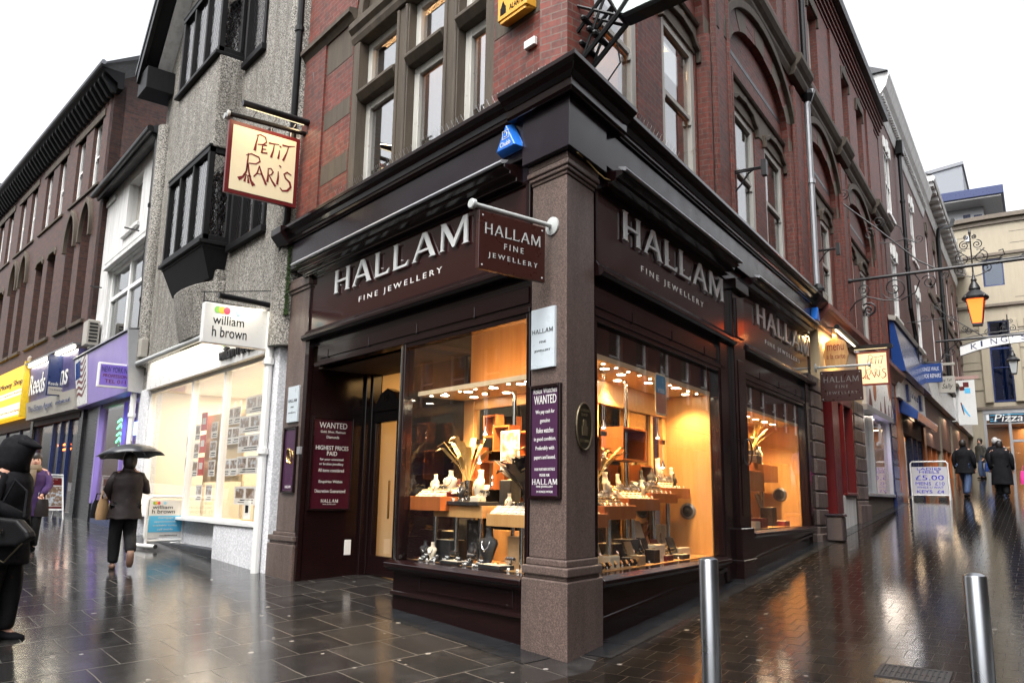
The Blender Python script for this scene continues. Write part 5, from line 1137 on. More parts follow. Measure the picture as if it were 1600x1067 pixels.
b = MB(); b.prism([R.P(32.2, .5, 15.35), R.P(32.2, -4, 17.0), R.P(32.2, -8, 15.3)], R.du*18.4); b.build("roof", M['slate'], EB)
b = MB(); b.box(R, 32.3, 33, -.3, -.02, 1.5, 4.9); b.box(R, 37.6, 38.4, -.3, -.02, 1.8, 4.9); b.box(R, 26.6, 27, -.3, -.04, 1.5, 4.9); b.build("shop_pier", M['stone_buff'], EB)
b = MB(); b.box(R, 26.9, 38, -.3, -.05, 1.2, 2.4); b.build("stall_riser", M['stone_buff'], EB)
b = MB()
for u in (27, 29, 31, 33.2, 35.3, 37.3, 39.5, 42, 45): b.box(R, u, u+.14, -.25, -.06, 2.3, 5.1)
b.box(R, 27, 46, -.22, -.08, 5.0, 5.15); b.build("shop_window_frame", M['oak_red'], EB)
g = MB(); g.box(R, 27, 47, -.15, -.145, 2.3, 5.1); g.build("window_glass", M['glass'], EB)
b = MB(); b.box(R, 32, 50, -2.6, -2.5, 1.5, 5.3); b.box(R, 32, 50, -2.5, -.2, 5.1, 5.15); b.build("room_wall", plain("amber_shop_wall", (.5, .33, .2), .6), EB)
area("shop_light", R.P(36, -1.2, 5.0), R.P(36, -1.2, 0), 4, 1, 36, (1, .72, .45)); area("shop_light", R.P(43, -1.2, 5.0), R.P(43, -1.2, 0), 4, 1, 40, (1, .7, .4))
t = thing("shop_fascia", R.P(32, .1, 5.2), "plain pale cream fascia beyond the blue hanging sign", "sign"); b = MB(); b.prof(R, [(-.02, 5.2), (.2, 5.2), (.12, 6.3), (-.02, 6.35)], 26.7, 38.4); b.build("panel", M['sign_white'], t); b = MB(); b.prof(R, [(-.02, 6.33), (.25, 6.3), (.28, 6.42), (-.02, 6.48)], 26.6, 38.5); b.build("top_trim", M['stone_panel'], t)
t = thing("shop_fascia", R.P(43, .1, 5.3), "white banner fascia with red and blue squares near the far end", "sign"); b = MB(); b.box(R, 39.0, 50, -.02, .2, 5.2, 6.9); b.build("panel", M['sign_white'], t); b = MB(); b.prof(R, [(-.02, 6.9), (.35, 6.9), (.35, 7.05), (-.02, 7.1)], 39, 50); b.build("top_trim", M['stone_panel'], t)
F = across(R, 40.0)
t = thing("hanging_banner", F.P(.5, 0, 5), "white upright banner with red and blue square motif hung off the far fascia", "sign"); b = MB(); b.box(F, .2, 1.0, -.03, .03, 5.1, 7.3); b.build("panel", M['sign_white'], t); b = MB(); b.box(F, .5, .75, .03, .036, 6.95, 7.2); b.box(F, .35, .55, .03, .034, 6.8, 7.0); b.build("red_squares", M['crimson'], t)
b = MB(); b.box(F, .55, .8, .03, .038, 6.65, 6.9); stroke(b, F, [(.4, 6.1), (.5, 5.8), (.7, 5.5)], [.06, .1, .05], .03); b.build("blue_square", M['sky_blue'], t); b = MB(); stroke(b, F, [(.35, 6.2), (.4, 5.9), (.45, 5.6)], [.05, .06, .03], .03); b.build("red_figure", M['crimson'], t); b = MB(); b.box(F, .1, 1.2, -.05, .05, 7.35, 7.5); b.build("top_trim", plain("dull_pink_trim", (.4, .25, .22), .5), t)
F = across(R, 31.5)
t = thing("hanging_sign", F.P(.4, 0, 5.6), "grey hanging sign with handwritten black script beside the blue one", "sign"); b = MB(); b.box(F, .08, .76, -.04, .04, 5.72, 6.4); b.build("panel", M['grey_sign'], t, bevel=.006); b = MB(); b.box(F, .05, .8, -.05, .05, 6.85, 6.95)
b.box(F, .1, .14, -.02, .02, 6.4, 6.85); b.box(F, .7, .74, -.02, .02, 6.4, 6.85); b.build("frame", M['grey_sign'], t); b = MB(); text(b, F, "Long Tall", .16, .62, 6.16, 6.3, .041, .003, slant=.2); text(b, F, "Sally", .26, .62, 5.84, 6.1, .041, .003, slant=.25); b.build("lettering", M['coat_black'], t)
t = pipe("drainpipe", [R.P(38.8, .75, 15.2), R.P(38.6, .7, 14.9), R.P(38.0, .6, 14.6), R.P(37.2, .2, 14.3), R.P(37.2, .14, 13.8), R.P(37.2, .14, 6.6)], .1, M['black'], "bent black drainpipe dropping from the deep white eaves", [R.P(37.2, .14, 11), R.P(37.2, .14, 8.4)], R)

# ================================================================ BUFF STONE CURVED BUILDING at the head of the street
PH = thing("curved_stone_building", R.P(52, 3, 3.2), "buff stone building with a bowed front and blue penthouse roofs at the street's end", "building")
K0 = Frame(R.P(50.5, 3.4, 0), R.do, -R.du)     # u runs across the street, o towards the camera
def bow(u): return .9-(u-.0)**2*.028
def bowed(mb, u0, u1, z0, z1, d0, d1, n=10):
    us = [u0+(u1-u0)*i/n for i in range(n+1)]
    mb.prism([K0.P(u, bow(u)+d0, z0) for u in us]+[K0.P(u, bow(u)+d1, z0) for u in us[::-1]], (0, 0, z1-z0)); return mb
b = MB()
WZ = [(14.15, 15.75, -2.0, -.95), (7.2, 12.0, -2.0, -.55)]
for z0, z1 in ((12.9, 14.1), (15.8, 18.2), (6.75, 7.15)): bowed(b, -4.2, 6, z0, z1, -.6, 0, 20)
for z0, z1 in ((14.1, 15.8), (12.0, 12.9), (7.15, 12.0)):
    for a, c in ((-4.2, -1.95), (-.85, 1.6), (2.7, 6)): bowed(b, a, c, z0, z1, -.6, -.03)
bowed(b, -4.2, -2.6, 2.6, 6.75, -.6, 0); bowed(b, 3.9, 6, 2.6, 6.75, -.6, 0)
bowed(b, -1.95, -.85, 12.0, 12.9, -.6, -.06); bowed(b, 1.6, 2.7, 12, 12.9, -.6, -.06)
b.build("wall", M['stone_buff'], PH)
b = MB()
for z in (12.85, 15.95, 17.9, 6.75): bowed(b, -4.3, 6, z, z+.16, -.3, .12, 20)
bowed(b, -4.3, 6, 18.2, 18.45, -.5, .3, 20); b.build("string_course", M['stone_panel'], PH)
b = MB()
for a in (-2.4, -.85, 1.2, 2.7): bowed(b, a, a+.42, 7.15, 12.0, 0, .2)
z = 8.6
while z < 12: bowed(b, -4.2, -2.5, z, z+.03, -.02, .004); z += 1.0
b.build("window_pier", M['stone_buff'], PH, bevel=.02)
b = MB()
for z in (7.9, 9.1, 10.3, 11.5, 13.3, 16.6, 17.3):
    for a, c in ((-4.2, -2.45), (-.4, 1.15), (3.2, 6)): bowed(b, a, c, z, z+.035, -.05, .006, 8)
for u in (-.1, .8): bowed(b, u, u+.03, 7.2, 12.0, -.05, .005, 1)
b.build("stone_joint", M['stone_panel'], PH)
for c in (-1.4, 2.15):
    for z0, z1 in ((7.2, 12.0), (14.1, 15.8)):
        f = MB(); bowed(f, c-.55, c-.47, z0, z1, -.3, -.12, 2); bowed(f, c+.47, c+.55, z0, z1, -.3, -.12, 2); bowed(f, c-.47, c+.47, z0, z0+.09, -.3, -.12, 2); bowed(f, c-.47, c+.47, z1-.09, z1, -.3, -.12, 2)
        if z1-z0 > 3: bowed(f, c-.47, c+.47, 10.3, 10.4, -.3, -.14, 2); bowed(f, c-.47, c+.47, 9.2, 9.25, -.3, -.14, 2)
        w = f.build("window", M['navy'], PH); g = MB(); bowed(g, c-.47, c+.47, z0+.09, z1-.09, -.22, -.21, 2); g.build("glass", M['pane_blue'], w)
b = MB(); bowed(b, -4, 6, 7, 16, -1.4, -1.3, 8); b.build("room_interior", plain("blue_dim_room", (.03, .04, .07), .8), PH)
b = MB(); bowed(b, -2.6, 3.9, 6.5, 6.75, -.4, .05, 8)
for a in (-2.6, -1.35, 1.2, 2.6, 3.8): bowed(b, a, a+.14, 2.6, 6.5, -.4, .03, 2)
bowed(b, -2.46, 3.8, 5.9, 5.96, -.3, .0, 8); bowed(b, -1.2, 1.2, 4.85, 4.98, -.3, .0, 4); bowed(b, -.3, -.2, 2.6, 4.85, -.3, 0, 2); b.build("shopfront_frame", M['aluminium'], PH)
g = MB(); bowed(g, -2.46, 3.8, 2.6, 5.9, -.22, -.215, 8); g.build("window_glass", M['glass'], PH)
b = MB(); bowed(b, -2.6, 3.9, 2.4, 6.4, -3.2, -3.1, 4); bowed(b, -2.6, 3.9, 5.95, 6.0, -3.1, -.25, 4); b.build("room_wall", plain("restaurant_wall", (.42, .22, .1), .6), PH)
area("restaurant_light", K0.P(.5, -1.2, 5.85), K0.P(.5, -1.2, 0), 3, 1, 45, (1, .66, .35))
t = thing("shop_fascia", K0.P(.5, .1, 6), "dark restaurant fascia with loose white script at the street's end", "sign")
b = MB(); bowed(b, -2.3, 3.6, 5.98, 6.48, -.3, .01, 10); b.build("panel", plain("black_panel", (.03, .035, .05), .3), t)
KS = Frame(K0.P(0, bow(-1)+.03, 0), K0.du, K0.do)
b = MB(); text(b, KS, "Pizza Hut", -2.05, .75, 6.03, 6.46, 0, .03, slant=.25); b.build("lettering", M['sign_white'], t)
b = MB(); stroke(b, KS, [(-2.25, 6.4), (-1.2, 6.44), (.9, 6.42)], .03, -.005, .02); stroke(b, KS, [(-2.25, 6.2), (-2.1, 6.2)], .03, -.005, .02); stroke(b, KS, [(-2.25, 6.08), (-1.9, 6.08)], .03, -.005, .02); b.build("stripes", M['sky_blue'], t)
K1 = Frame(R.P(55, 0, 0), R.do, -R.du)
b = MB(); b.box(K1, -7, 2.9, -6, 0, 21.55, 22.15); b.build("penthouse_roof", M['navy'], PH, bevel=.03); b = MB(); b.box(K1, -7, 2.75, -5.85, -.15, 21.45, 21.56); b.build("soffit", M['sign_white'], PH)
b = MB(); b.box(K1, -6.5, 1.6, -6, -2.0, 16.5, 21.45); b.build("penthouse_wall", M['aluminium'], PH); b = MB(); b.box(K1, .35, .8, -2.0, -1.93, 19.6, 21.0); b.box(K1, 1.0, 1.5, -2.0, -1.93, 19.6, 20.9); b.box(K1, -2.6, -2.2, -2.0, -1.93, 19.6, 21); b.build("penthouse_window", M['navy'], PH)
b = MB(); b.prism([K1.P(-7, -5.5, 21), K1.P(.39, -5.5, 21), K1.P(.39, -5.5, 26.0), K1.P(-7, -5.5, 25.0)], K1.do*-8); b.build("upper_block", plain("pale_grey_cladding", (.2, .215, .235), .5, var=.08), PH)
b = MB(); b.prism([K1.P(-7, -5.4, 25.0), K1.P(.5, -5.4, 26.0), K1.P(.5, -5.4, 26.25), K1.P(-7, -5.4, 25.25)], K1.do*-8.2); b.build("upper_roof", M['lead'], PH)
b = MB()
for u, z in ((-3.4, 17.0), (-2.7, 17.05), (1.6, 17.2), (2.2, 17.1)): b.box(K0, u, u+.22, bow(u)-.05, bow(u)+.12, z, z+.35)
b.build("floodlight", M['aluminium'], PH)
# buildings of the opposite sides of both streets (seen mirrored in the shop glass)
def opposite(name, F, u0, u1, o, h, label, m, m2, wins, zg):
    t = thing(name, F.P((u0+u1)/2, o, 0), label, "building"); G = Frame(F.P(0, o, 0), F.du, -F.do)
    hs_ = []; u = u0+.8
    while u < u1-1.6:
        for z in wins: hs_.append((u, u+1.1, z, z+2.0))
        u += 2.3
    wall_grid(G, u0, u1, zg+3.6, h, 0, .3, hs_, "wall", m, t); b = MB()
    for a, c, z, z1 in hs_:
        b.box(G, a, a+.07, -.2, -.1, z, z1); b.box(G, c-.07, c, -.2, -.1, z, z1); b.box(G, a, c, -.2, -.1, (z+z1)/2-.03, (z+z1)/2+.03)
    b.build("window_frame", M['white'], t); g = MB()
    for a, c, z, z1 in hs_: g.box(G, a, c, -.16, -.155, z, z1)
    g.build("window_glass", M['pane'], t); b = MB(); b.box(G, u0, u1, -1.3, -1.2, zg, h-.3); b.build("room_interior", M['dark_int'], t)
    b = MB(); b.prof(G, [(-.2, h), (.2, h), (.35, h+.3), (-.2, h+.35)], u0, u1); b.prof(G, [(-.2, zg+3.5), (.2, zg+3.5), (.28, zg+3.7), (-.2, zg+3.8)], u0, u1); b.build("cornice", m2, t)
    b = MB(); b.box(G, u0, u1, -.3, -.02, zg+2.8, zg+3.5); b.build("fascia", M['navy'], t); b = MB(); u = u0
    while u < u1: b.box(G, u, u+.4, -.3, .02, zg-1, zg+2.8); u += 4
    b.build("shop_pier", m2, t); g = MB(); g.box(G, u0, u1, -.25, -.2, zg-1, zg+2.8); g.build("shop_glass", M['glass'], t)
    return t
opposite("stone_terrace", L, -2, 40, 14, 16.5, "pale stone terrace mirrored in the left shop window", M['stone_buff'], M['stone_panel'], (5, 8.2, 11.4), -.6)
opposite("brick_terrace", R, -9, 48, 8.6, 12.0, "dark brick terrace mirrored in the right shop window", M['brick'], M['stone_panel'], (5.2, 8.6), .6)
M['letter_shade'] = plain('shaded_lettering', (.16, .15, .14), .5, bump=0)  # darker letter colour, shade painted in for the board facing away from light
# ================================================================ JEWELLER'S SIGNS
def fascia_sign(F, a, b_, lab, w0, w1, s0, s1, small=True, zt=(3.91, 4.22)):
    t = thing("shop_fascia", F.P((a+b_)/2, 0, 3.55), lab, "sign")
    m = MB(); m.box(F, a, b_, -.2, -.075, 3.535, 4.265); m.build("panel", M['fascia'], t)
    serif_word("HALLAM", F, w0, w1, zt[0], zt[1], -.052, -.034, M['silver'], t)
    if small: m = MB(); text(m, F, "F I N E   J E W E L L E R Y", s0, s1, 3.675, 3.762, -.074, .004); m.build("lettering", M['white_letter'], t)
    m = MB()
    for x in [w0+(w1-w0)*k/6 for k in (.3, 1.4, 2.4, 3.3, 4.4, 5.5)]: m.tube([F.P(x, -.08, zt[0]+.1), F.P(x, -.05, zt[0]+.1)], .008, 6)
    m.build("letter_studs", M['silver'], t); return t
fascia_sign(L, .66, 5.39, "maroon fascia with bright silver capitals over the recessed shop doorway", 4.64, 1.56, 3.99, 2.11)
fascia_sign(R, .72, 4.74, "maroon fascia with silver capitals just right of the corner pillar", 1.26, 4.48, 1.78, 3.74)
fascia_sign(R, 5.36, 9.44, "farther maroon fascia with silver capitals over the second side window", 6.03, 9.36, 6.55, 8.75)
def hang_hallam(F, P0, a, b_, z0, z1, zb, bar0, bar1, lab, flip, flange=True, lm='grey_pole'):
    t = thing("hanging_sign", F.P((a+b_)/2, 0, z0), lab, "sign")
    m = MB(); m.box(F, a, b_, -.022, .022, z0, z1); m.build("board", M['sign_brown'], t, bevel=.003)
    k = lambda x: (b_-(b_-a)*x) if flip else (a+(b_-a)*x); h = z1-z0
    serif_word("HALLAM", F, k(.08), k(.93), z0+.62*h, z0+.81*h, .022, .026, M[lm], t, each=False)
    m = MB(); text(m, F, "F I N E", k(.37), k(.66), z0+.42*h, z0+.52*h, .022, .003); text(m, F, "J E W E L L E R Y", k(.14), k(.88), z0+.2*h, z0+.31*h, .022, .003); m.build("lettering", M[lm], t)
    m = MB()
    for x, z in ((.05, .07), (.95, .07), (.05, .93), (.95, .93)): m.lathe(F.P(k(x), .022, z0+h*z), [(.008, 0), (.008, .004)], 8, F.do)
    m.build("screw", M['silver'], t)
    m = MB(); m.tube([F.P(bar0, 0, zb), F.P(bar1, 0, zb)], .022, 12); m.lathe(F.P(bar1, 0, zb), [(.045, -.02), (.045, .012), (.038, .02)], 16, F.du)
    if flange: m.lathe(F.P(bar0, 0, zb), [(.085, 0), (.085, .015), (.03, .03)], 20, F.du)
    m.build("pole", M['grey_pole'], t, smooth='auto'); return t
hang_hallam(across(L, .26), 0, .06, .8, 3.19, 3.7, 3.745, -.05, .86, "brown hanging board with pale lettering on the corner pillar's pole", True)
hang_hallam(across(R, 9.85), 0, .03, .76, 3.13, 3.69, 3.77, -.05, .9, "dark hanging board with faint lettering before the small lit restaurant sign", False, lm='letter_shade')
def plaque(F, a, b_, z0, z1, o, lab, nm="wall_plaque", mat='aluminium'):
    t = thing(nm, F.P((a+b_)/2, o, z0), lab, "sign"); m = MB(); m.box(F, a, b_, o, o+.03, z0, z1); m.build("panel", M['sign_white'] if mat == 'w' else plain("pale_blue_grey_plate", (.52, .58, .62), .3, var=.05), t, bevel=.003); return t
t = plaque(L, .2, .52, 2.44, 2.99, -.05, "pale grey plate with dark lettering high on the corner pillar")
serif_word("HALLAM", L, .5, .215, 2.76, 2.8, -.02, -.017, M['coat_black'], t, each=False); m = MB(); text(m, L, "FINE", .4, .31, 2.67, 2.69, -.02, .002); text(m, L, "JEWELLERY", .47, .25, 2.585, 2.61, -.02, .002); m.build("lettering", M['coat_black'], t)
t = plaque(L, 5.52, 5.86, 2.28, 2.78, -.05, "pale grey plate on the granite pilaster beside the white drainpipe")
serif_word("HALLAM", L, 5.83, 5.55, 2.56, 2.6, -.02, -.017, M['coat_black'], t, each=False); m = MB(); text(m, L, "FINE", 5.74, 5.64, 2.48, 2.5, -.02, .002); text(m, L, "JEWELLERY", 5.81, 5.57, 2.4, 2.42, -.02, .002); m.build("lettering", M['coat_black'], t)
def poster(F, a, b_, z0, z1, o, lab, mat, rows, h, left, frame='maroon', ser=None, icon=False):
    t = thing("framed_poster", F.P((a+b_)/2, o, z0), lab, "poster"); e = .03
    m = MB(); m.box(F, a, a+e, o, o+.035, z0, z1); m.box(F, b_-e, b_, o, o+.035, z0, z1); m.box(F, a+e, b_-e, o, o+.034, z0, z0+e); m.box(F, a+e, b_-e, o, o+.034, z1-e, z1); m.build("frame", M[frame], t, bevel=.004)
    m = MB(); m.box(F, a+e, b_-e, o, o+.015, z0+e, z1-e); m.build("print", M[mat], t)
    u0, u1 = (b_-e, a+e) if left else (a+e, b_-e); m = MB(); c = (u0+u1)/2
    for s, zz, w, k in rows:
        d = (u1-u0)*w/2; zb = z0+(z1-z0)*zz; text(m, F, s, c-d, c+d, zb, zb+h*k, o+.016, .002)
    m.build("lettering", M['white_letter'], t)
    if ser: d = (u1-u0)*ser[1]/2; zb = z0+(z1-z0)*ser[0]; serif_word("HALLAM", F, c-d, c+d, zb, zb+ser[2], o+.016, o+.018, M['white_letter'], t, each=False)
    return t
poster(L, .12, .545, 1.29, 2.29, -.05, "purple framed poster on the corner pillar above its base", 'purple_poster', [("Rolex Watches", .925, .86, .95), ("WANTED", .83, .82, 1.5), ("We pay cash for", .735, .7, .85), ("genuine", .655, .36, .85), ("Rolex watches", .575, .62, .85), ("in good condition.", .495, .8, .85), ("Preferably with", .415, .68, .85), ("papers and boxed.", .335, .78, .85), ("FOR FURTHER DETAILS", .245, .74, .45), ("PLEASE ASK", .195, .36, .45), ("FINE JEWELLERY", .095, .6, .4), ("24 KINGS WALK", .055, .6, .35)], .052, True, ser=(.125, .92, .048))
poster(Frame(L.P(5.3, 0, 0), -L.do, Vector((1, 0, 0))), .14, .78, 1.09, 2.35, .0, "large maroon wanted poster on the lobby side wall", 'maroon_poster', [("WANTED", .88, .72, 1.5), ("Gold, Silver, Platinum", .825, .64, .7), ("Diamonds", .77, .32, .7), ("HIGHEST PRICES", .645, .84, 1.1), ("PAID", .585, .26, 1.1), ("for your unwanted", .525, .6, .8), ("or broken jewellery", .475, .62, .8), ("All items considered", .41, .66, .85), ("Enquiries Within", .285, .6, .9), ("Discretion Guaranteed", .19, .78, .85), ("FINE JEWELLERY", .06, .34, .3)], .052, False, ser=(.085, .44, .045))
t = poster(L, 5.5, 5.92, 1.32, 2.22, -.05, "small purple framed poster of two rings on the left granite pilaster", 'purple_poster', [("HALLAM", .07, .5, 1)], .035, True)
m = MB()
for u, z, r, tl in ((5.74, 1.82, .08, 0), (5.66, 1.8, .075, .5)): m.tube([L.P(u+r*.8*math.cos(i*.4), -.03+.006*math.sin(i*.4+tl), z+r*math.sin(i*.4)*1.2) for i in range(16)], .012, 6, closed=True)
m.build("ring_picture", M['gold'], t)
# oval bronze plaque
t = thing("oval_plaque", R.P(.36, -.05, 1.9), "dark oval bronze plaque on the corner pillar's right face", "plaque")
c = R.P(.38, -.05, 1.93); ov = lambda rx, rz, n=28: [(.38+rx*math.cos(2*math.pi*i/n), 1.93+rz*math.sin(2*math.pi*i/n)) for i in range(n)]
m = MB(); m.face(R, ov(.155, .215), -.05, -.035); m.build("plate", M['bronze'], t, bevel=.003); m = MB(); m.tube([R.P(u, -.035, z) for u, z in ov(.147, .207)], .01, 6, closed=True); m.build("rim", M['gold'] if False else plain("worn_bronze_rim", (.14, .11, .07), .4, metal=.7), t)
m = MB(); text(m, R, "THE ORIGINAL", .27, .49, 2.06, 2.085, -.035, .003); text(m, R, "SHOP", .32, .44, 2.02, 2.045, -.035, .003); m.face(R, [(.33, 1.85), (.43, 1.85), (.43, 1.93), (.41, 1.93), (.41, 1.97), (.4, 1.99), (.36, 1.99), (.35, 1.97), (.35, 1.93), (.33, 1.93)], -.035, -.028); text(m, R, "EST 1880", .3, .46, 1.79, 1.815, -.035, .003); m.build("relief", plain("worn_bronze_relief", (.2, .16, .09), .4, metal=.7), t)
# alarm boxes
t = thing("alarm_box", L.P(.76, .05, 4.6), "blue triangular alarm box on the plum frieze near the corner", "alarm box")
m = MB(); m.prism([L.P(.58, .02, 4.6), L.P(.94, .02, 4.6), L.P(.76, .02, 4.9)], L.do*.02); m.add([L.P(.58, .04, 4.6), L.P(.94, .04, 4.6), L.P(.76, .04, 4.9), L.P(.615, .13, 4.62), L.P(.905, .13, 4.62), L.P(.76, .13, 4.86)], [(3, 4, 5), (0, 1, 4, 3), (1, 2, 5, 4), (2, 0, 3, 5)]); m.build("casing", M['blue_plastic'], t, bevel=.006)
m = MB(); text(m, L, "Chubb", .84, .68, 4.645, 4.695, .131, .003); m.box(L, .71, .81, .13, .133, 4.72, 4.725); m.box(L, .71, .81, .13, .133, 4.8, 4.805); m.box(L, .805, .81, .13, .132, 4.725, 4.8); m.box(L, .71, .715, .13, .132, 4.725, 4.8); m.tube([L.P(.76-.025*math.cos(rad(a)), .133, 4.762+.025*math.sin(rad(a))) for a in range(-130, 131, 20)], .005, 5); m.build("lettering", M['sign_white'], t)
t = thing("alarm_box", L.P(.75, 0, 6.05), "amber box alarm high on banded brick by the corner", "alarm box")
m = MB(); m.prism([L.P(.52, -.05, 6.07), L.P(.98, -.05, 6.07), L.P(.98, .09, 6.07), L.P(.52, .09, 6.07)], (0, 0, .32)); m.prism([L.P(.52, -.05, 6.07), L.P(.98, -.05, 6.07), L.P(.95, .08, 6.03), L.P(.55, .08, 6.03)], (0, 0, .04)); m.build("casing", M['yellow_plastic'], t, bevel=.008)
m = MB(); text(m, L, "A.T.", .72, .58, 6.22, 6.28, .091, .003); text(m, L, "ALARMS", .78, .56, 6.12, 6.18, .091, .003); m.box(L, .84, .93, .09, .094, 6.12, 6.2); m.face(L, [(.85, 6.2), (.92, 6.2), (.885, 6.27)], .09, .094); m.build("lettering", M['coat_black'], t)
mb = MB(); mb.box(L, .5, .66, -.05, .0, 5.66, 5.75); tag(mb.build("junction_box", M['sign_white'], None, bevel=.008), "white junction box on brick above the corner cornice", "junction box")
mb = MB(); mb.prism([R.P(9.3, .02, 4.58), R.P(9.62, .02, 4.58), R.P(9.46, .02, 4.85)], R.do*.12); tag(mb.build("alarm_box", M['blue_plastic'], None, bevel=.01), "blue triangular alarm box at the far end of the side frieze", "alarm box")
mb = MB(); mb.tube([R.P(.1, .04, 4.39), R.P(.3, .02, 4.41), R.P(.5, .03, 4.36), R.P(.65, .05, 4.33), R.P(.85, .03, 4.38)], .006, 6); tag(mb.build("cable", M['straw'], None), "pale loose cable over the corner pillar's cap", "cable")
# clock-like lit sign on the corner bracket
CF = across(R, .3)
t = thing("corner_sign", CF.P(.4, 0, 5.3), "black framed white box sign on a cross braced bracket above the corner", "sign")
m = MB()
for s in (-.1, .1):
    m.tube([CF.P(-.05, s, 5.28), CF.P(.42, s, 5.72), CF.P(.9, s, 6.3)], .026, 6); m.tube([CF.P(-.05, s, 5.62), CF.P(.36, s, 6.05)], .02, 6); m.tube([CF.P(-.05, s, 5.95), CF.P(.4, s, 5.7)], .016, 6); m.tube([CF.P(.05, s, 5.4), CF.P(.3, s, 5.98)], .014, 6)
m.box(CF, -.08, -.03, -.16, .16, 5.2, 6.6)
for q, z in ((.06, 5.5), (.14, 5.62), (.08, 5.75), (.2, 5.56)): m.tube([CF.P(q, -.14, z), CF.P(q, .14, z)], .028, 8); m.ball(CF.P(q, .15, z), .03, 8)
m.build("bracket", M['black'], t)
hexp = [(.26, 5.97), (.4, 5.69), (.46, 5.67), (1.05, 5.75), (1.05, 7.0), (.26, 7.0)]; m = MB(); m.face(CF, hexp, -.1, .1); m.build("casing", M['black'], t, bevel=.02)
hx = [(.3, 5.98), (.42, 5.72), (.47, 5.7), (1.02, 5.78), (1.0, 6.95), (.31, 6.95)]; m = MB(); m.face(CF, hx, -.108, .108); m.build("panel", plain("pale_green_panel", (.5, .58, .56), .3, var=.04), t)
mb = MB(); mb.tube([CF.P(.3, -.1, 5.6), CF.P(.33, -.12, 5.35), CF.P(.2, -.12, 5.2)], .008, 5); tag(mb.build("cable", M['black'], None), "black cable looping under the corner bracket", "cable")
# white boards hung on posts? small iron arms on the side wall
def arm(u, z, lab):
    F = across(R, u); t = thing("iron_bracket", F.P(0, 0, z), lab, "bracket", "small iron brackets on the side wall")
    m = MB(); m.box(F, -.06, -.02, -.04, .04, z-.35, z+.05)
    for s in (-.04, .04): m.tube([F.P(-.03, s, z), F.P(.42, s*.6, z)], .013, 6)
    m.tube([F.P(-.02, 0, z-.6), F.P(-.01, 0, z-.3)], .012, 6); m.tube([F.P(-.02, 0, z-.32), F.P(.1, 0, z-.2), F.P(.2, 0, z-.06), F.P(.3, 0, z-.0)], .013, 6); m.build("arm", M['iron'], t)
    m = MB(); m.box(F, .4, .47, -.05, .05, z-.13, z+.1); m.build("clamp", M['iron'], t); return t
arm(5.0, 5.93, "small iron bracket between the second and third side windows"); arm(10.1, 6.1, "small iron bracket beside the white drainpipe on red brick")
t = pipe("drainpipe", [R.P(9.75, .08, 13.0), R.P(9.75, .08, 9.75)], .06, M['black'], "black upper drainpipe on the red brick top floor", [R.P(9.75, .08, 11.4)], R)
t = pipe("drainpipe", [R.P(9.75, .2, 9.3), R.P(9.75, .08, 9.0), R.P(9.75, .08, 5.3)], .06, M['aluminium'], "silvery wet drainpipe with hopper on the red brick side wall", [R.P(9.75, .08, 7.4)], R)
m = MB(); m.lathe(R.P(9.75, .1, 9.05), [(.07, 0), (.12, .15), (.12, .22)], 10); m.build("hopper", M['black'], t); m = MB(); m.lathe(R.P(9.75, .1, 5.05), [(.06, .3), (.12, .2), (.13, 0)], 10); m.build("shoe", M['black'], t)
# ================================================================ LAMP BRACKETS
def spiral(F, cu, cz, r, a0, turns, n=26, o=0, sgn=1): return [F.P(cu+r*(1-i/n*.85)*math.cos(rad(a0)+sgn*turns*2*math.pi*i/n), o, cz+r*(1-i/n*.85)*math.sin(rad(a0)+sgn*turns*2*math.pi*i/n)) for i in range(n+1)]
def lantern(F, u, z, par, lit, s=1.0):
    m = MB(); m.lathe(F.P(u, 0, z), [(.0, .62*s), (.02*s, .58*s), (.03*s, .5*s), (.06*s, .44*s), (.05*s, .4*s), (.1*s, .3*s), (.12*s, .24*s), (.1*s, .22*s), (.26*s, .06*s), (.26*s, .03*s), (.24*s, .0), (.2*s, -.0)], 16)
    for k in range(4):
        a = math.pi/4+k*math.pi/2; x, y = math.cos(a), math.sin(a); p = F.P(u, 0, z)+F.du*x*.235*s+F.do*y*.235*s; q = F.P(u, 0, z-.52*s)+F.du*x*.13*s+F.do*y*.13*s; m.tube([p, q], .011*s, 5)
        m.ball(F.P(u, 0, z+.05*s)+F.du*x*.25*s+F.do*y*.25*s, .03*s, 8)
    m.prism([F.P(u, 0, z-.56*s)+F.du*a*.135*s+F.do*b*.135*s for a, b in ((-.7, -.7), (.7, -.7), (.7, .7), (-.7, .7))], (0, 0, .05*s)); lm = m.build("lantern", M['iron'], par, smooth='auto')
    g = MB(); c0 = F.P(u, 0, z-.0); k1, k2 = .158*s, .088*s; tp = [c0+F.du*a*k1+F.do*b*k1 for a, b in ((-1, -1), (1, -1), (1, 1), (-1, 1))]; bt = [c0+Vector((0, 0, -.51*s))+F.du*a*k2+F.do*b*k2 for a, b in ((-1, -1), (1, -1), (1, 1), (-1, 1))]
    g.add(tp+bt, [(0, 1, 2, 3), (7, 6, 5, 4), (0, 4, 5, 1), (1, 5, 6, 2), (2, 6, 7, 3), (3, 7, 4, 0)]); g.build("lantern_glass", M['lantern'] if lit else plain("unlit_lantern_glass", (.4, .42, .42), .2, var=.1), lm)
    return lm
F = across(R, 13.25)
t = thing("lantern_bracket", F.P(0, 0, 6.2), "wrought iron arm across the lane carrying the glowing orange lantern", "street lamp")
m = MB(); m.tube([F.P(-.1, 0, 6.22), F.P(5.2, 0, 6.29)], .038, 10); m.lathe(F.P(-.03, 0, 6.22), [(.1, -.08), (.12, 0), (.07, .06), (.04, .16)], 14, F.du); m.build("arm", M['iron'], t, smooth='auto')
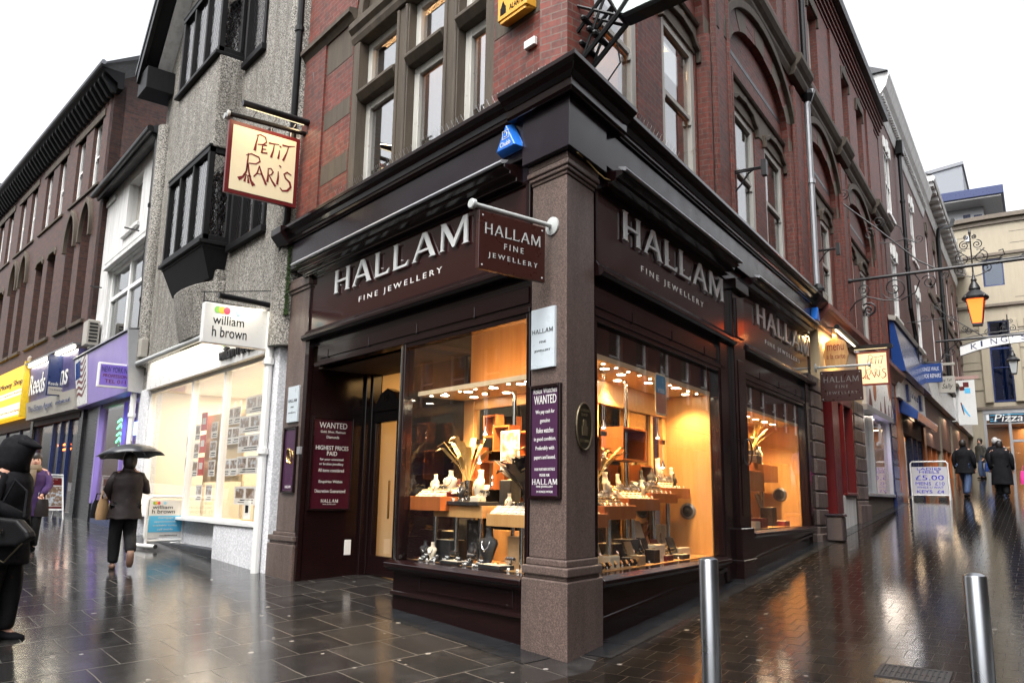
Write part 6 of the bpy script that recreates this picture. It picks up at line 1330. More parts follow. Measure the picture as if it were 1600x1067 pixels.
m = MB(); m.tube([F.P(-.05, 0, 8.15), F.P(.7, 0, 7.38), F.P(1.5, 0, 6.5), F.P(1.85, 0, 6.26)], .018, 8); m.tube(spiral(F, .06, 8.3, .14, -120, 1.6), .012, 6); m.tube(spiral(F, .75, 7.5, .14, -60, 1.5), .011, 6); m.tube(spiral(F, .55, 7.25, .14, 100, 1.4, sgn=-1), .011, 6)
m.tube([F.P(.8, 0, 7.4), F.P(1.0, 0, 7.5), F.P(1.2, 0, 7.3), F.P(1.25, 0, 7.05), F.P(1.4, 0, 6.95)], .011, 6); m.tube([F.P(.75, 0, 7.02), F.P(1.0, 0, 6.98), F.P(1.3, 0, 7.03), F.P(1.5, 0, 6.9)], .011, 6); m.tube(spiral(F, 1.35, 6.85, .1, 60, 1.5), .009, 6); m.tube(spiral(F, 1.55, 7.0, .1, 200, 1.4), .009, 6); m.build("stay_rod", M['iron'], t)
m = MB(); m.tube([F.P(.0, 0, 5.4), F.P(.05, 0, 5.55), F.P(.18, 0, 5.72), F.P(.4, 0, 5.82), F.P(.75, 0, 5.7), F.P(1.1, 0, 5.66), F.P(1.4, 0, 5.8), F.P(1.5, 0, 6.05), F.P(1.42, 0, 6.2)], .016, 6); m.tube(spiral(F, .98, 5.95, .27, 200, 1.8), .014, 6); m.tube(spiral(F, .35, 5.98, .15, 250, 1.7), .013, 6); m.tube(spiral(F, 1.68, 6.0, .16, 150, 1.7, sgn=-1), .012, 6); m.tube(spiral(F, 2.0, 6.12, .12, 60, 1.5), .011, 6)
m.tube(spiral(F, .45, 5.52, .16, 140, 1.6, sgn=-1), .022, 6); m.tube(spiral(F, .42, 5.42, .1, 170, 1.2, sgn=-1), .016, 6); m.build("scrollwork", M['iron'], t)
m = MB(); U = 2.52; m.tube([F.P(U, 0, 6.05), F.P(U, 0, 6.95)], .014, 6); m.lathe(F.P(U, 0, 6.86), [(.0, .22), (.03, .12), (.015, 0)], 8)
for s in (1, -1):
    for cz, cu_, r in ((6.42, .17, .15), (6.7, .12, .1), (6.87, .07, .05)): m.tube(spiral(F, U+s*cu_, cz, r, 90, 1.7, sgn=-s), .011, 6)
    m.tube([F.P(U, 0, 6.38), F.P(U+s*.25, 0, 6.6), F.P(U+s*.1, 0, 6.58)], .011, 6); m.tube(spiral(F, U+s*.25, 6.17, .11, 90, 1.5, sgn=-s), .01, 6); m.tube([F.P(U, 0, 6.0), F.P(U+s*.15, 0, 6.04), F.P(U+s*.3, 0, 6.12)], .011, 6)
m.build("finial", M['iron'], t)
m = MB(); m.tube([F.P(3.15, 0, 6.27), F.P(3.0, 0, 6.33), F.P(3.12, 0, 6.42), F.P(3.1, 0, 6.52), F.P(3.02, 0, 6.5)], .014, 6); m.tube([F.P(3.3, 0, 6.27), F.P(3.6, 0, 6.45), F.P(4.2, 0, 7.0)], .018, 6); m.tube([F.P(3.05, 0, 6.31), F.P(3.5, 0, 6.32)], .02, 6); m.build("scrollwork", M['iron'], t)
m = MB(); m.tube([F.P(U, 0, 6.25), F.P(U, 0, 5.95)], .018, 8); m.build("hanger", M['iron'], t); lantern(F, U, 5.5, t, True, .98)
lamp("lantern_light", F.P(U, 0, 5.12), 45, (1, .4, .12), .12)
F = across(R, 33.6)
t = thing("lane_name_arch", F.P(1.5, 0, 8.0), "wrought iron arm with a curved pale name board and a small unlit lantern", "street sign")
m = MB(); m.tube([F.P(0, 0, 8.22), F.P(6.5, 0, 8.3)], .05, 8); m.tube([F.P(-.05, 0, 9.9), F.P(.5, 0, 9.35), F.P(1.8, 0, 8.3)], .025, 6); m.build("arm", M['iron'], t)
m = MB()
for c in ((.2, 9.75, .2, 0), (.75, 9.2, .16, 90), (1.15, 8.7, .15, 200), (.55, 7.75, .22, 100), (.3, 7.5, .15, 30), (1.3, 8.55, .14, 90), (2.0, 8.45, .14, 60)): m.tube(spiral(F, c[0], c[1], c[2], c[3], 1.6), .018, 6)
m.tube([F.P(.05, 0, 7.2), F.P(.3, 0, 7.7), F.P(.7, 0, 8.0), F.P(.9, 0, 8.2)], .022, 6)
for s in (1, -1): m.tube(spiral(F, 2.73+s*.16, 8.55, .14, 90, 1.5, sgn=-s), .016, 6); m.tube(spiral(F, 2.73+s*.1, 8.85, .1, 90, 1.5, sgn=-s), .014, 6)
m.tube([F.P(2.73, 0, 8.25), F.P(2.73, 0, 9.15)], .02, 6); m.tube([F.P(.95, 0, 8.25), F.P(2.0, 0, 8.42), F.P(3.8, 0, 8.5), F.P(6, 0, 8.4)], .018, 6); m.build("scrollwork", M['iron'], t)
n = 16; u0, u1 = .9, 5.6; mid = (u0+u1)/2; lo = lambda u: 7.92-.075*(u-mid)**2; hi = lambda u: lo(u)+.42
us = [u0+(u1-u0)*i/n for i in range(n+1)]
m = MB(); m.face(F, [(u, lo(u)) for u in us]+[(u, hi(u)) for u in us[::-1]], -.03, .02); m.build("name_board", M['sign_white'], t)
m = MB(); m.tube([F.P(u, .02, lo(u)) for u in us], .02, 6); m.tube([F.P(u, .02, hi(u)) for u in us], .02, 6); m.build("board_rim", M['iron'], t)
m = MB()
for i, ch in enumerate("KING'S WALK"):
    if ch == ' ': continue
    u = 1.32+.37*i; w = .1 if ch == "'" else .24 if ch != 'I' else .07; zz = lo(u+.1)+.1
    if ch == "'": text(m, F, ch, u+.05, u+.1, zz+.15, zz+.24, .021, .006)
    else: text(m, F, ch, u, u+w, zz, zz+.24, .021, .006, dz=.0)
m.build("lettering", M['navy'], t)
m = MB(); m.tube([F.P(2.73, 0, 8.25), F.P(2.73, 0, 7.6)], .025, 8); m.build("hanger", M['iron'], t); lantern(F, 2.8, 7.15, t, False, .98)
# ================================================================ STREET FURNITURE
def bollard(x, y, lab, first=None):
    z = gz(x, y)
    if first: return copy_tree(first, Vector((x, y, z))-first.location, lab)
    t = thing("bollard", (x, y, z), lab, "bollard", "steel bollards at the mouth of the lane")
    m = MB(); m.lathe((x, y, z), [(.058, -.1), (.058, 1.02), (.054, 1.03), (.03, 1.042), (.0, 1.045)], 36); m.build("post", M['steel'], t, smooth='auto')
    m = MB(); m.lathe((x, y, z), [(.09, -.05), (.09, .008), (.06, .012)], 24); m.build("base_ring", M['steel'], t); return t
b1 = bollard(1.81, -.46, "steel bollard nearest the side window of the corner shop")
bollard(3.17, .06, "steel bollard at the right standing out in the paved lane", b1)
x, y = 1.95, 1.75; t = thing("drain_grate", (x, y, gz(x, y)), "dark iron drain grate set in the wet setts", "drain"); G = Frame((x, y, 0), R.do, R.du); m = MB(); s_ = lambda u, o: G.P(u, o, 0)
def gbox(mb, u0, u1, o0, o1, z0, z1):
    q = [G.P(u, o, 0) for u, o in ((u0, o0), (u1, o0), (u1, o1), (u0, o1))]; mb.prism([Vector((p.x, p.y, gz(p.x, p.y)+z0)) for p in q], (0, 0, z1-z0))
gbox(m, -.25, .25, -.19, -.16, -.03, .009); gbox(m, -.25, .25, .16, .19, -.03, .009); gbox(m, -.25, -.22, -.16, .16, -.03, .009); gbox(m, .22, .25, -.16, .16, -.03, .009); m.build("frame", M['iron'], t)
m = MB()
for k in range(11): gbox(m, -.21+.04*k, -.193+.04*k, -.16, .16, .002, .008)
gbox(m, -.22, .22, -.01, .01, .001, .0075); m.build("bars", M['iron'], t); m = MB(); gbox(m, -.24, .24, -.18, .18, .0005, .0015); m.build("pit", M['rubber'], t)
p = R.P(9.6, .22, 0); z = gz(p.x, p.y); t = thing("litter_bin", (p.x, p.y, z), "small dark lidded bin standing against the quoined pilaster", "bin"); G2 = Frame((p.x, p.y, z), R.du, R.do)
m = MB(); m.prism([G2.P(u, o, 0) for u, o in ((-.16, -.14), (.16, -.14), (.16, .14), (-.16, .14))], (0, 0, .42)); m.build("body", plain("dark_grey_bin", (.05, .04, .04), .4), t, bevel=.02); m = MB(); m.prism([G2.P(u, o, .42) for u, o in ((-.18, -.16), (.18, -.16), (.18, .16), (-.18, .16))], (0, 0, .05)); m.build("lid", M['plum'], t, bevel=.015)
def aframe(P, ang, w, h, lab, lean=.18, tube=.022, foot=False):
    t = thing("sign_board", P, lab, "pavement sign"); c, s = math.cos(ang), math.sin(ang); G = Frame(P, (c, s, 0), (s, -c, 0)); return t, G
# white curved-tube agency board
P = Vector((-10.42, -.16, gz(-10.42, -.16))); G = Frame(P, (-.31, .95, 0), (.95, .31, 0)); w = .38
t = thing("sign_board", P, "white tube framed agency board with a sky blue panel outside the lit window", "pavement sign")
m = MB(); cor = lambda cx, cz, a0, a1, r=.1: [(cx+r*math.cos(rad(a)), cz+r*math.sin(rad(a))) for a in range(a0, a1+1, 18)]
path = cor(w-.1, .78, 0, 90)+cor(-w+.1, .78, 90, 180)+cor(-w+.1, .22, 180, 270)+cor(w-.1, .22, 270, 360); m.tube([G.P(u, 0, z) for u, z in path], .024, 8, closed=True)
for s in (-1, 1): m.tube([G.P(s*(w-.03), 0, .5), G.P(s*(w-.03), 0, .04)], .026, 8); m.tube([G.P(s*(w-.03), -.3, .04), G.P(s*(w-.03), .3, .04)], .035, 10)
m.build("frame", M['white'], t, smooth='auto'); m = MB()
for s in (-1, 1):
    for o in (-.31, .29): m.tube([G.P(s*(w-.03), o, .04), G.P(s*(w-.03), o+.02, .04)], .036, 10)
m.build("foot_cap", M['rubber'], t); m = MB(); m.box(G, -w+.04, w-.04, -.015, .015, .17, .82); m.build("panel", M['sign_white'], t); m = MB(); m.box(G, -w+.05, w-.05, .015, .019, .27, .55); m.build("blue_panel", M['sky_blue'], t)
m = MB(); text(m, G, "william", -.28, .12, .67, .73, .016, .003); text(m, G, "h brown", -.28, .17, .59, .66, .016, .003); text(m, G, "www.williamhbrown.co.uk", -.1, .26, .2, .22, .016, .003); m.build("lettering", M['coat_black'], t)
m = MB(); lines(m, G, [("mortgage", .49, .5, 1), ("appointments", .425, .74, 1), ("available today", .36, .8, 1), ("call inside", .295, .52, 1)], -.3, .3, .019, .04); m.build("lettering", M['sign_white'], t)
dots(G, (((.2, .5, .08), -.25), ((.75, .4, .03), -.21), ((.65, .04, .1), -.16), ((.3, .6, .75), -.04)), .77, .016, .028, t)
# estate agent A board
P = Vector((-18.5, -.7, gz(-18.5, -.7))); G = Frame(P, (-.25, .97, 0), (.97, .25, 0)); t = thing("sign_board", P, "white A board with red band and house photo outside the navy agency", "pavement sign"); w = .33
m = MB()
for sg in (1, -1):
    for u in (-w, w): m.tube([G.P(u, sg*.04, 1.12), G.P(u, sg*.3, .0)], .022, 6)
m.tube([G.P(-w, .05, 1.1), G.P(w, .05, 1.1)], .022, 6); m.tube([G.P(-w, .24, .24), G.P(w, .24, .24)], .022, 6); m.build("frame", M['white'], t)
def slope(u0, u1, z0, z1, d): o = lambda z: .3-.26*z/1.12; return [G.P(u0, o(z0)+d, z0), G.P(u1, o(z0)+d, z0), G.P(u1, o(z1)+d, z1), G.P(u0, o(z1)+d, z1)]
m = MB(); m.prism(slope(-w, w, .25, 1.1, -.01), G.do*.012); m.build("panel", M['sign_white'], t); m = MB(); m.prism(slope(-.18, w-.03, .85, 1.03, .003), G.do*.003); m.prism(slope(-.18, w-.03, .28, .33, .003), G.do*.003); m.build("red_band", M['crimson'], t)
m = MB(); m.prism(slope(-.18, w-.03, .35, .82, .003), G.do*.003); m.build("photo", M['paper_photo'], t); GG = Frame(G.P(0, .075, 0), G.du, G.do); m = MB(); text(m, GG, "THINKING OF", -.14, .2, .96, 1.0, .0, .004); text(m, GG, "MOVING?", -.14, .1, .89, .93, .015, .004); m.build("lettering", M['sign_white'], t)
# heel bar board
P = Vector((-6.52, 20.4, gz(-6.52, 20.4))); G = Frame(P, (.95, .3, 0), (.3, -.95, 0)); t = thing("sign_board", P, "white framed board with blue hand lettered prices standing in the lane", "pavement sign"); w = .5
m = MB(); path = [(-w, -.02), (-w, 1.06), (-w+.05, 1.12), (w-.05, 1.12), (w, 1.06), (w, -.02)]; m.tube([G.P(u, 0, z) for u, z in path], .024, 8); m.tube([G.P(-w, 0, .14), G.P(w, 0, .14)], .02, 6)
for s in (-1, 1): m.tube([G.P(s*w, .0, .9), G.P(s*w, -.35, 0)], .02, 6)
m.build("frame", M['white'], t); m = MB(); m.box(G, -w+.03, w-.03, -.012, .012, .15, .97); m.build("panel", M['board_white'], t)
m = MB(); lines(m, G, [("LADIES", .87, .72, 1), ("HEELS", .78, .6, 1), ("£5.00", .58, .84, 1.9), ("MENS  £10", .43, .86, 1.3), ("WHILE U WAIT", .34, .8, .8), ("KEYS  £4", .2, .8, 1.2)], -.45, .45, .012, .075, .006); m.build("lettering", plain("blue_ink", (.03, .03, .5), .5), t)
for u in (-.3, .3):
    pass
m = MB(); m.box(G, -.42, -.2, -.06, .06, 0, .08); m.box(G, .2, .42, -.06, .06, 0, .08); m.build("weight", M['rubber'], t)
# ================================================================ PEOPLE
def skin_mesh(name, joints, edges, mat, parent, sub=1, root=0):
    me = bpy.data.meshes.new(name); off = _worldloc(parent)
    me.from_pydata([tuple(Vector(j[0])-off) for j in joints], edges, []); o = bpy.data.objects.new(name, me); COL.objects.link(o)
    s = o.modifiers.new("skin", 'SKIN'); s.use_smooth_shade = True; lay = me.skin_vertices[0].data
    for i, j in enumerate(joints): lay[i].radius = j[1] if isinstance(j[1], tuple) else (j[1], j[1])
    lay[root].use_root = True; b = o.modifiers.new("sub", 'SUBSURF'); b.levels = sub; b.render_levels = sub
    dg = bpy.context.evaluated_depsgraph_get(); me2 = bpy.data.meshes.new_from_object(o.evaluated_get(dg)); bpy.data.objects.remove(o)
    me2.materials.clear(); me2.materials.append(mat)
    for p in me2.polygons: p.use_smooth = True
    if name == "trousers":
        for v in me2.vertices:
            q = Vector((v.co.x*8, v.co.y*8, v.co.z*6)); v.co = v.co+mnoise.noise_vector(q)*.014
    o = bpy.data.objects.new(name, me2); COL.objects.link(o); o.parent = parent; return o
def person(x, y, ang, h, label, top, legs, hair, gloves='skin', sleeves='coat', stride=.3, lift=False, armL=None, armR=None, coat_len=.5, hood=False, hairlen=0, skirt=False, broad=1.0, head_tilt=0.0, feet='coat_black', scarf=None, collar=True, group=None):
    z = gz(x, y); P0 = Vector((x, y, z)); t = thing("person", P0, label, "person", group); k = h/1.7
    f = Vector((-math.sin(ang), math.cos(ang), 0)); r = Vector((math.cos(ang), math.sin(ang), 0))
    def B(a, b, c): return P0+r*a*k+f*b*k+Vector((0, 0, c*k))
    s = stride
    hip = .92; pose = dict(hL=(-.09, 0, .9), hR=(.09, 0, .9), kL=(-.1, s*.55, .49), kR=(.1, -s*.15, .49), aL=(-.1, s*.5, .09), aR=(.1, -s*.55, .1))
    if lift: pose.update(kR=(.1, .05, .5), aR=(.1, -.32, .26))
    aL = armL or [(-.19*broad, 0, 1.4), (-.25*broad, -.04, 1.12), (-.24*broad, .06, .86)]; aR = armR or [(.19*broad, 0, 1.4), (.25*broad, -.04, 1.12), (.24*broad, .06, .86)]
    J = []; E = []
    def add(p, rr, par=None):
        J.append((B(*p), rr*k if not isinstance(rr, tuple) else tuple(q*k for q in rr))); i = len(J)-1
        if par is not None: E.append((par, i))
        return i
    pel = add((0, 0, .95), .13); sp_ = add((0, 0, 1.15), .12, pel); ch = add((0, 0, 1.34), .13, sp_); nk = add((0, 0, 1.45), .055, ch)
    hd = head_tilt; jw = add((0, .02+hd*.4, 1.53), .07, nk); sk = add((0, .0+hd, 1.61), .088, jw); add((0, -.015+hd, 1.67), .055, sk); add((0, .105+hd, 1.575), .012, jw)
    for side in 'LR':
        a = add(pose['h'+side], .095, pel); b = add(pose['k'+side], .06, a); c = add(pose['a'+side], .04, b)
        ft = pose['a'+side]; add((ft[0], ft[1]+(.1 if not (lift and side == 'R') else -.06), ft[2]-(.05 if not (lift and side == 'R') else .12)), .02, c)
    for arm_ in (aL, aR):
        a = add(arm_[0], .055, ch); b = add(arm_[1], .045, a); c = add(arm_[2], .03, b); d = Vector(arm_[2])-Vector(arm_[1]); d.normalize()
        q = Vector(arm_[2])+d*.07; pm = add(tuple(q), .03, c)
    body = skin_mesh("body", J, E, M['skin'], t)
    # hands: palm with five separate fingers
    hm = MB()
    for arm_, sg in ((aL, 1), (aR, -1)):
        d = (Vector(arm_[2])-Vector(arm_[1])).normalized(); sd = Vector((sg*.0, 1, 0)).cross(d); 
        if sd.length < .2: sd = Vector((1, 0, 0)).cross(d)
        sd.normalize(); nn = d.cross(sd); w0 = Vector(arm_[2])+d*.08
        for q in range(4):
            b0 = w0+sd*(-.03+.02*q); l_ = (.065, .075, .072, .055)[q]; p1 = b0+d*l_*.5+nn*.012*sg; p2 = b0+d*l_*.9+nn*.034*sg
            hm.tube([B(*b0), B(*p1), B(*p2)], [.0095*k, .009*k, .007*k], 6)
        b0 = Vector(arm_[2])+d*.03+sd*.032; hm.tube([B(*b0), B(*(b0+d*.035+sd*.02)), B(*(b0+d*.06+sd*.022+nn*.015*sg))], [.011*k, .0105*k, .008*k], 6)
    hm.build("gloves" if gloves != 'skin' else "hands", M[gloves], t, smooth=True)
    # trousers
    if not skirt:
        J = []; E = []; pel = add((0, 0, .98), .125*broad)
        for side in 'LR':
            a = add(pose['h'+side], .125*broad, pel); b = add(pose['k'+side], .098*broad, a); c = pose['a'+side]; q = add((c[0], c[1], c[2]+.03), .082*broad, b); add((c[0], c[1], c[2]-.01), .08*broad, q)
        skin_mesh("trousers", J, E, M[legs], t)
    # shoes
    m = MB()
    for side in 'LR':
        a = Vector(pose['a'+side])
        if lift and side == 'R': m.loft([(B(a.x, a.y-.04, a.z+.03), r*.045*k, f*.03*k), (B(a.x, a.y-.055, a.z-.05), r*.05*k, f*.035*k), (B(a.x, a.y-.05, a.z-.15), r*.05*k, f*.025*k), (B(a.x, a.y-.03, a.z-.21), r*.03*k, f*.02*k)], 10)
        else: m.loft([(B(a.x, a.y-.08, a.z-.05), r*.04*k, Vector((0, 0, .04*k))), (B(a.x, a.y+.0, a.z-.045), r*.045*k, Vector((0, 0, .05*k))), (B(a.x, a.y+.1, a.z-.06), r*.05*k, Vector((0, 0, .035*k))), (B(a.x, a.y+.17, a.z-.07), r*.03*k, Vector((0, 0, .02*k)))], 10)
    m.build("shoes", M[feet], t, smooth=True)
    # coat body + sleeves
    m = MB(); W_ = .215*broad; D = .155*broad; hem = hip+.18-coat_len; ring = lambda zz, w, d, o=0.0: (B(0, o, zz), r*w*k, f*d*k)
    rings = []
    fl = 1.0+(.12 if coat_len > .35 else 0)
    for q in range(5): zz = hem+(1.02-hem)*q/4; rings.append(ring(zz+.004*math.sin(q*2.1), W_*(fl-(fl-.93)*q/4), (D*1.08)*(fl-(fl-.95)*q/4)))
    rings += [ring(1.12, W_*.95, D*.98), ring(1.24, W_*1.02, D*1.02), ring(1.34, W_*1.0, D*.95), ring(1.4, W_*.8, D*.8), ring(1.45, W_*.46, D*.56), ring(1.5 if collar else 1.47, .085, .085), ring(1.53 if collar else 1.475, .075, .08)]
    fine = []
    for q in range(len(rings)-1):
        for i4 in range(4): w4 = i4/4; fine.append(tuple(Vector(x_).lerp(Vector(y_), w4) for x_, y_ in zip(rings[q], rings[q+1])))
    fine.append(rings[-1]); m.loft(fine, 36)
    for arm_ in (aL, aR):
        p = [Vector(q) for q in arm_]; p0 = p[0]; m.tube([B(p0.x*.5, p0.y, p0.z-.01), B(p0.x*.85, p0.y, p0.z-.035), B(p0.x*1.04, p0.y, p0.z-.1), B(*((p0+p[1])/2)), B(*p[1]), B(*((p[1]+p[2])/2)), B(*(p[2]+((p[2]-p[1]).normalized()*.09 if gloves != 'skin' else Vector((0, 0, 0)))))], [.06*k, .075*k, .078*k, .074*k, .068*k, .06*k, .052*k], 14)
    m.crumple(.016*k, 7.0)
    m.build("jacket" if coat_len < .5 else "coat", M[top], t, smooth=True)
    hp = B(0, hd, 1.6)
    m = MB(); g_ = .11*k
    if hood:
        c = B(0, hd, 1.0)
        m.loft([(B(0, .0, 1.42), r*.15*k, f*.14*k), (B(0, -.01, 1.52), r*.135*k, f*.15*k), (B(0, .01+hd, 1.62), r*.13*k, f*.155*k), (B(0, .015+hd, 1.7), r*.1*k, f*.125*k), (B(0, .02+hd, 1.745), r*.04*k, f*.05*k)], 16)
        m.loft([(B(0, .06+hd, 1.675), r*.11*k, Vector((0, 0, .06*k))), (B(0, .14+hd, 1.66), r*.095*k, Vector((0, 0, .04*k))), (B(0, .19+hd, 1.64), r*.06*k, Vector((0, 0, .02*k))), (B(0, .205+hd, 1.635), r*.03*k, Vector((0, 0, .01*k)))], 12); m.build("hood", M[top], t, smooth=True)
    else:
        m.loft([(B(0, -.035+hd, 1.5-hairlen), r*.075*k, f*.05*k), (B(0, -.03+hd, 1.56), r*.098*k, f*.085*k), (B(0, -.022+hd, 1.62), r*.103*k, f*.1*k), (B(0, -.012+hd, 1.68), r*.085*k, f*.092*k), (B(0, -.01+hd, 1.72), r*.045*k, f*.05*k), (B(0, -.01+hd, 1.73), r*.01*k, f*.01*k)], 16); m.build("hair", M[hair], t, smooth=True)
    for e in (-1, 1):
        m = MB(); m.ball(B(e*.034, .082+hd, 1.6), .011*k, 8); m.build("eye", M['coat_black'], t)
    m = MB(); m.loft([(B(0, .088+hd, 1.53), r*.028*k, Vector((0, 0, .007*k))), (B(0, .1+hd, 1.53), r*.015*k, Vector((0, 0, .004*k)))], 8); m.build("mouth", plain("lips", (.35, .1, .09), .5), t)
    if scarf: m = MB(); m.loft([(B(0, .02, 1.38), r*.12*k, f*.13*k), (B(0, .03, 1.45), r*.11*k, f*.115*k), (B(0, .01, 1.51), r*.085*k, f*.09*k)], 14); m.loft([(B(.02, .15, 1.42), r*.05*k, f*.03*k), (B(.03, .17, 1.25), r*.06*k, f*.02*k), (B(.03, .165, 1.12), r*.05*k, f*.02*k)], 10); m.build("scarf", M[scarf], t, smooth=True)
    return t, B
# woman under the umbrella, walking away to the left
WX, WY = -8.1, -1.42
wt, B = person(WX, WY, rad(80), 1.66, "woman in dark quilted jacket and black trousers seen from behind under an umbrella", 'coat_brown', 'trouser', 'hair_dark', stride=.12, lift=True, coat_len=.37, broad=1.04, hairlen=.02, feet='shoe_brown', armL=[(-.19, 0, 1.4), (-.26, .0, 1.15), (-.18, .18, 1.02)], armR=[(.19, 0, 1.4), (.27, .02, 1.15), (.1, .26, 1.22)])
t = thing("umbrella", B(.05, .2, 1.25), "open black umbrella tilted over the woman walking away", "umbrella"); ap = B(-.0, .12, 1.86); tilt = Vector((-.1, -.06, 1)).normalized()
x_ = tilt.orthogonal().normalized(); y_ = tilt.cross(x_); m = MB(); vs = [ap]; fs = []; N = 8; prev = None
rings = []
for rr, dd in ((.15, .02), (.29, .06), (.4, .115), (.49, .18)):
    ring = []
    for q in range(32):
        a = 2*math.pi*q/32; e = abs(math.sin(a*4)); rad_ = rr*(1-.1*e*(rr/.49)); ring.append(ap+x_*math.cos(a)*rad_+y_*math.sin(a)*rad_-tilt*(dd-.02*e*(rr/.55)))
    rings.append(ring)
for ring in rings: vs += ring
for q in range(32): fs.append((0, 1+q, 1+(q+1) % 32))
for i in range(3):
    for q in range(32): fs.append((1+32*i+q, 1+32*(i+1)+q, 1+32*(i+1)+(q+1) % 32, 1+32*i+(q+1) % 32))
m.add(vs, fs); cnp = m.build("canopy", M['umbrella'], t, smooth='auto'); sm = cnp.modifiers.new("solid", 'SOLIDIFY'); sm.thickness = .004
m = MB(); m.tube([ap+tilt*.05, B(.12, .3, 1.22)], .007, 6); m.build("shaft", M['chrome'], t); m = MB(); m.tube([B(.12, .3, 1.26), B(.12, .3, 1.14)], .014, 8); m.build("handle", M['rubber'], t); m = MB()
for q in range(8): a = 2*math.pi*q/8; m.tube([ap-tilt*.03, ap+x_*math.cos(a)*.3+y_*math.sin(a)*.3-tilt*.07, ap+x_*math.cos(a)*.48+y_*math.sin(a)*.48-tilt*.185], .003, 4)
m.build("ribs", M['steel'], t)
def tote(c, w, h, d, fdir, lab, mat, nm="shoulder_bag", cat="bag", strap=None, smat=None):
    t = thing(nm, c, lab, cat); c = Vector(c); n = Vector((-fdir.y, fdir.x, 0)); m = MB()
    m.loft([(c, fdir*w*.48, n*d*.5), (c+Vector((0, 0, h*.3)), fdir*w*.5, n*d*.55), (c+Vector((0, 0, h*.75)), fdir*w*.44, n*d*.4), (c+Vector((0, 0, h)), fdir*w*.38, n*d*.15)], 14); m.build("body", M[mat], t, smooth='auto', bevel=0)
    m = MB()
    if strap: m.tube(strap, .009, 6)
    else: m.tube([c+fdir*w*.3+Vector((0, 0, h*.95)), c+fdir*w*.2+Vector((0, 0, h*1.35)), c-fdir*w*.2+Vector((0, 0, h*1.35)), c-fdir*w*.3+Vector((0, 0, h*.95))], .01, 6)
    m.build("strap", M[smat or mat], t); return t
fw = Vector((-math.sin(rad(80)), math.cos(rad(80)), 0)); rt = Vector((math.cos(rad(80)), math.sin(rad(80)), 0))
tote(B(-.3, .08, .72), .3, .3, .14, (fw*.8+rt*.5).normalized(), "tan leather bag hanging on the umbrella woman's left arm", 'tan'); tote(B(-.36, .22, .74), .28, .26, .12, (fw*.7+rt*.6).normalized(), "black bag half hidden behind the tan leather bag", 'coat_black')
# dark hooded figure at the left edge, walking to the right
dt, B = person(-3.99, -3.5, rad(-35), 1.84, "person in a dark hooded jacket and black trousers at the left edge of the pavement", 'coat_black', 'trouser', 'hair_dark', stride=.1, coat_len=.45, hood=True, broad=1.12, head_tilt=.02, gloves='coat_black', armR=[(.21, 0, 1.4), (.3, .02, 1.15), (.24, .2, 1.05)])
fd = Vector((.75, .66, 0)).normalized(); c = B(.33, .2, .84)
t = thing("shoulder_bag", c, "large black quilted handbag with chain carried by the dark hooded figure", "bag"); n = Vector((-fd.y, fd.x, 0)); m = MB()
BG = Frame(c-n*.06, fd, n)
m.face(Frame(c-n*.055, fd, n), [(-.22, .0), (-.18, -.04), (.14, -.03), (.27, .04), (.24, .1), (.12, .2), (-.12, .22), (-.2, .15)], 0, .11); m.build("body", plain("black_quilted_leather", (.006, .006, .007), .5, sc=20, bump=.4, spec=.25), t, bevel=.03, seg=3)
m = MB(); m.tube([c+fd*.15+Vector((0, 0, .22)), c+fd*.1+n*.06+Vector((0, 0, .45)), c-fd*.05+n*.08+Vector((0, 0, .55)), c-fd*.15+Vector((0, 0, .22))], .012, 6); m.build("handle", M['coat_black'], t)
m = MB(); m.tube([c-fd*.2+Vector((0, 0, .1)), c-fd*.12-n*.05+Vector((0, 0, -.12)), c+fd*.05-n*.06+Vector((0, 0, -.17)), c+fd*.2-n*.04+Vector((0, 0, .0))], .008, 6); m.build("chain", M['bronze'], t)
m = MB(); m.box(Frame(c, fd, -n), -.02, .02, .07, .085, .08, .12); m.build("clasp", M['silver_j'], t)
person(-11.6, -2.1, rad(-100), 1.66, "woman in a purple coat and leopard scarf facing along the pavement", 'coat_purple', 'trouser', 'hair_dark', stride=.2, coat_len=.5, scarf='scarf', hairlen=.0, armR=[(.19, 0, 1.4), (.25, .05, 1.15), (.1, .25, 1.1)], armL=[(-.19, 0, 1.4), (-.25, .04, 1.14), (-.16, .22, .98)])
person(-13.2, -2.0, rad(75), 1.62, "grey haired person in dark clothing beyond the purple coat", 'coat_black', 'trouser', 'hair_grey', stride=.15, coat_len=.6)
tote((-11.44, -1.97, gz(-11.4, -1.95)+.58), .26, .3, .12, Vector((.3, .95, 0)), "dark brown carrier bag hanging from the purple coated woman's hand", 'coat_brown', smat='white')
# the lane
person(-6.4, 22.5, rad(5), 1.74, "man in a black jacket and blue jeans walking up the lane", 'coat_black', 'jeans', 'hair_dark', stride=.5, coat_len=.4, broad=1.12)
person(-8.45, 30.5, rad(12), 1.74, "man in an olive jacket and jeans farther up the lane", 'coat_olive', 'jeans', 'hair_grey', stride=.4, coat_len=.4, broad=1.12)
tote((-8.85, 30.4, gz(-8.8, 30.4)+.5), .35, .35, .15, Vector((1, 0, 0)), "blue carrier bag held by the man in the olive jacket", 'blue')
person(-5.5, 22.9, rad(10), 1.7, "woman in a long black padded coat seen from behind in the lane", 'coat_black', 'trouser', 'hair_dark', stride=.12, coat_len=.72, broad=1.25, hairlen=.06)
person(-6.9, 26.2, rad(10), 1.8, "grey haired person half hidden behind the black padded coat", 'coat_black', 'trouser', 'hair_grey', stride=.3, coat_len=.5)
person(-11.2, 35.5, rad(150), 1.8, "distant person in a blue grey top coming down the lane", 'grey_sign' if False else 'coat_olive', 'jeans', 'hair_dark', stride=.3, coat_len=.4)
pp = R.P(0, 0, 0); px, py = -5.05, 23.6
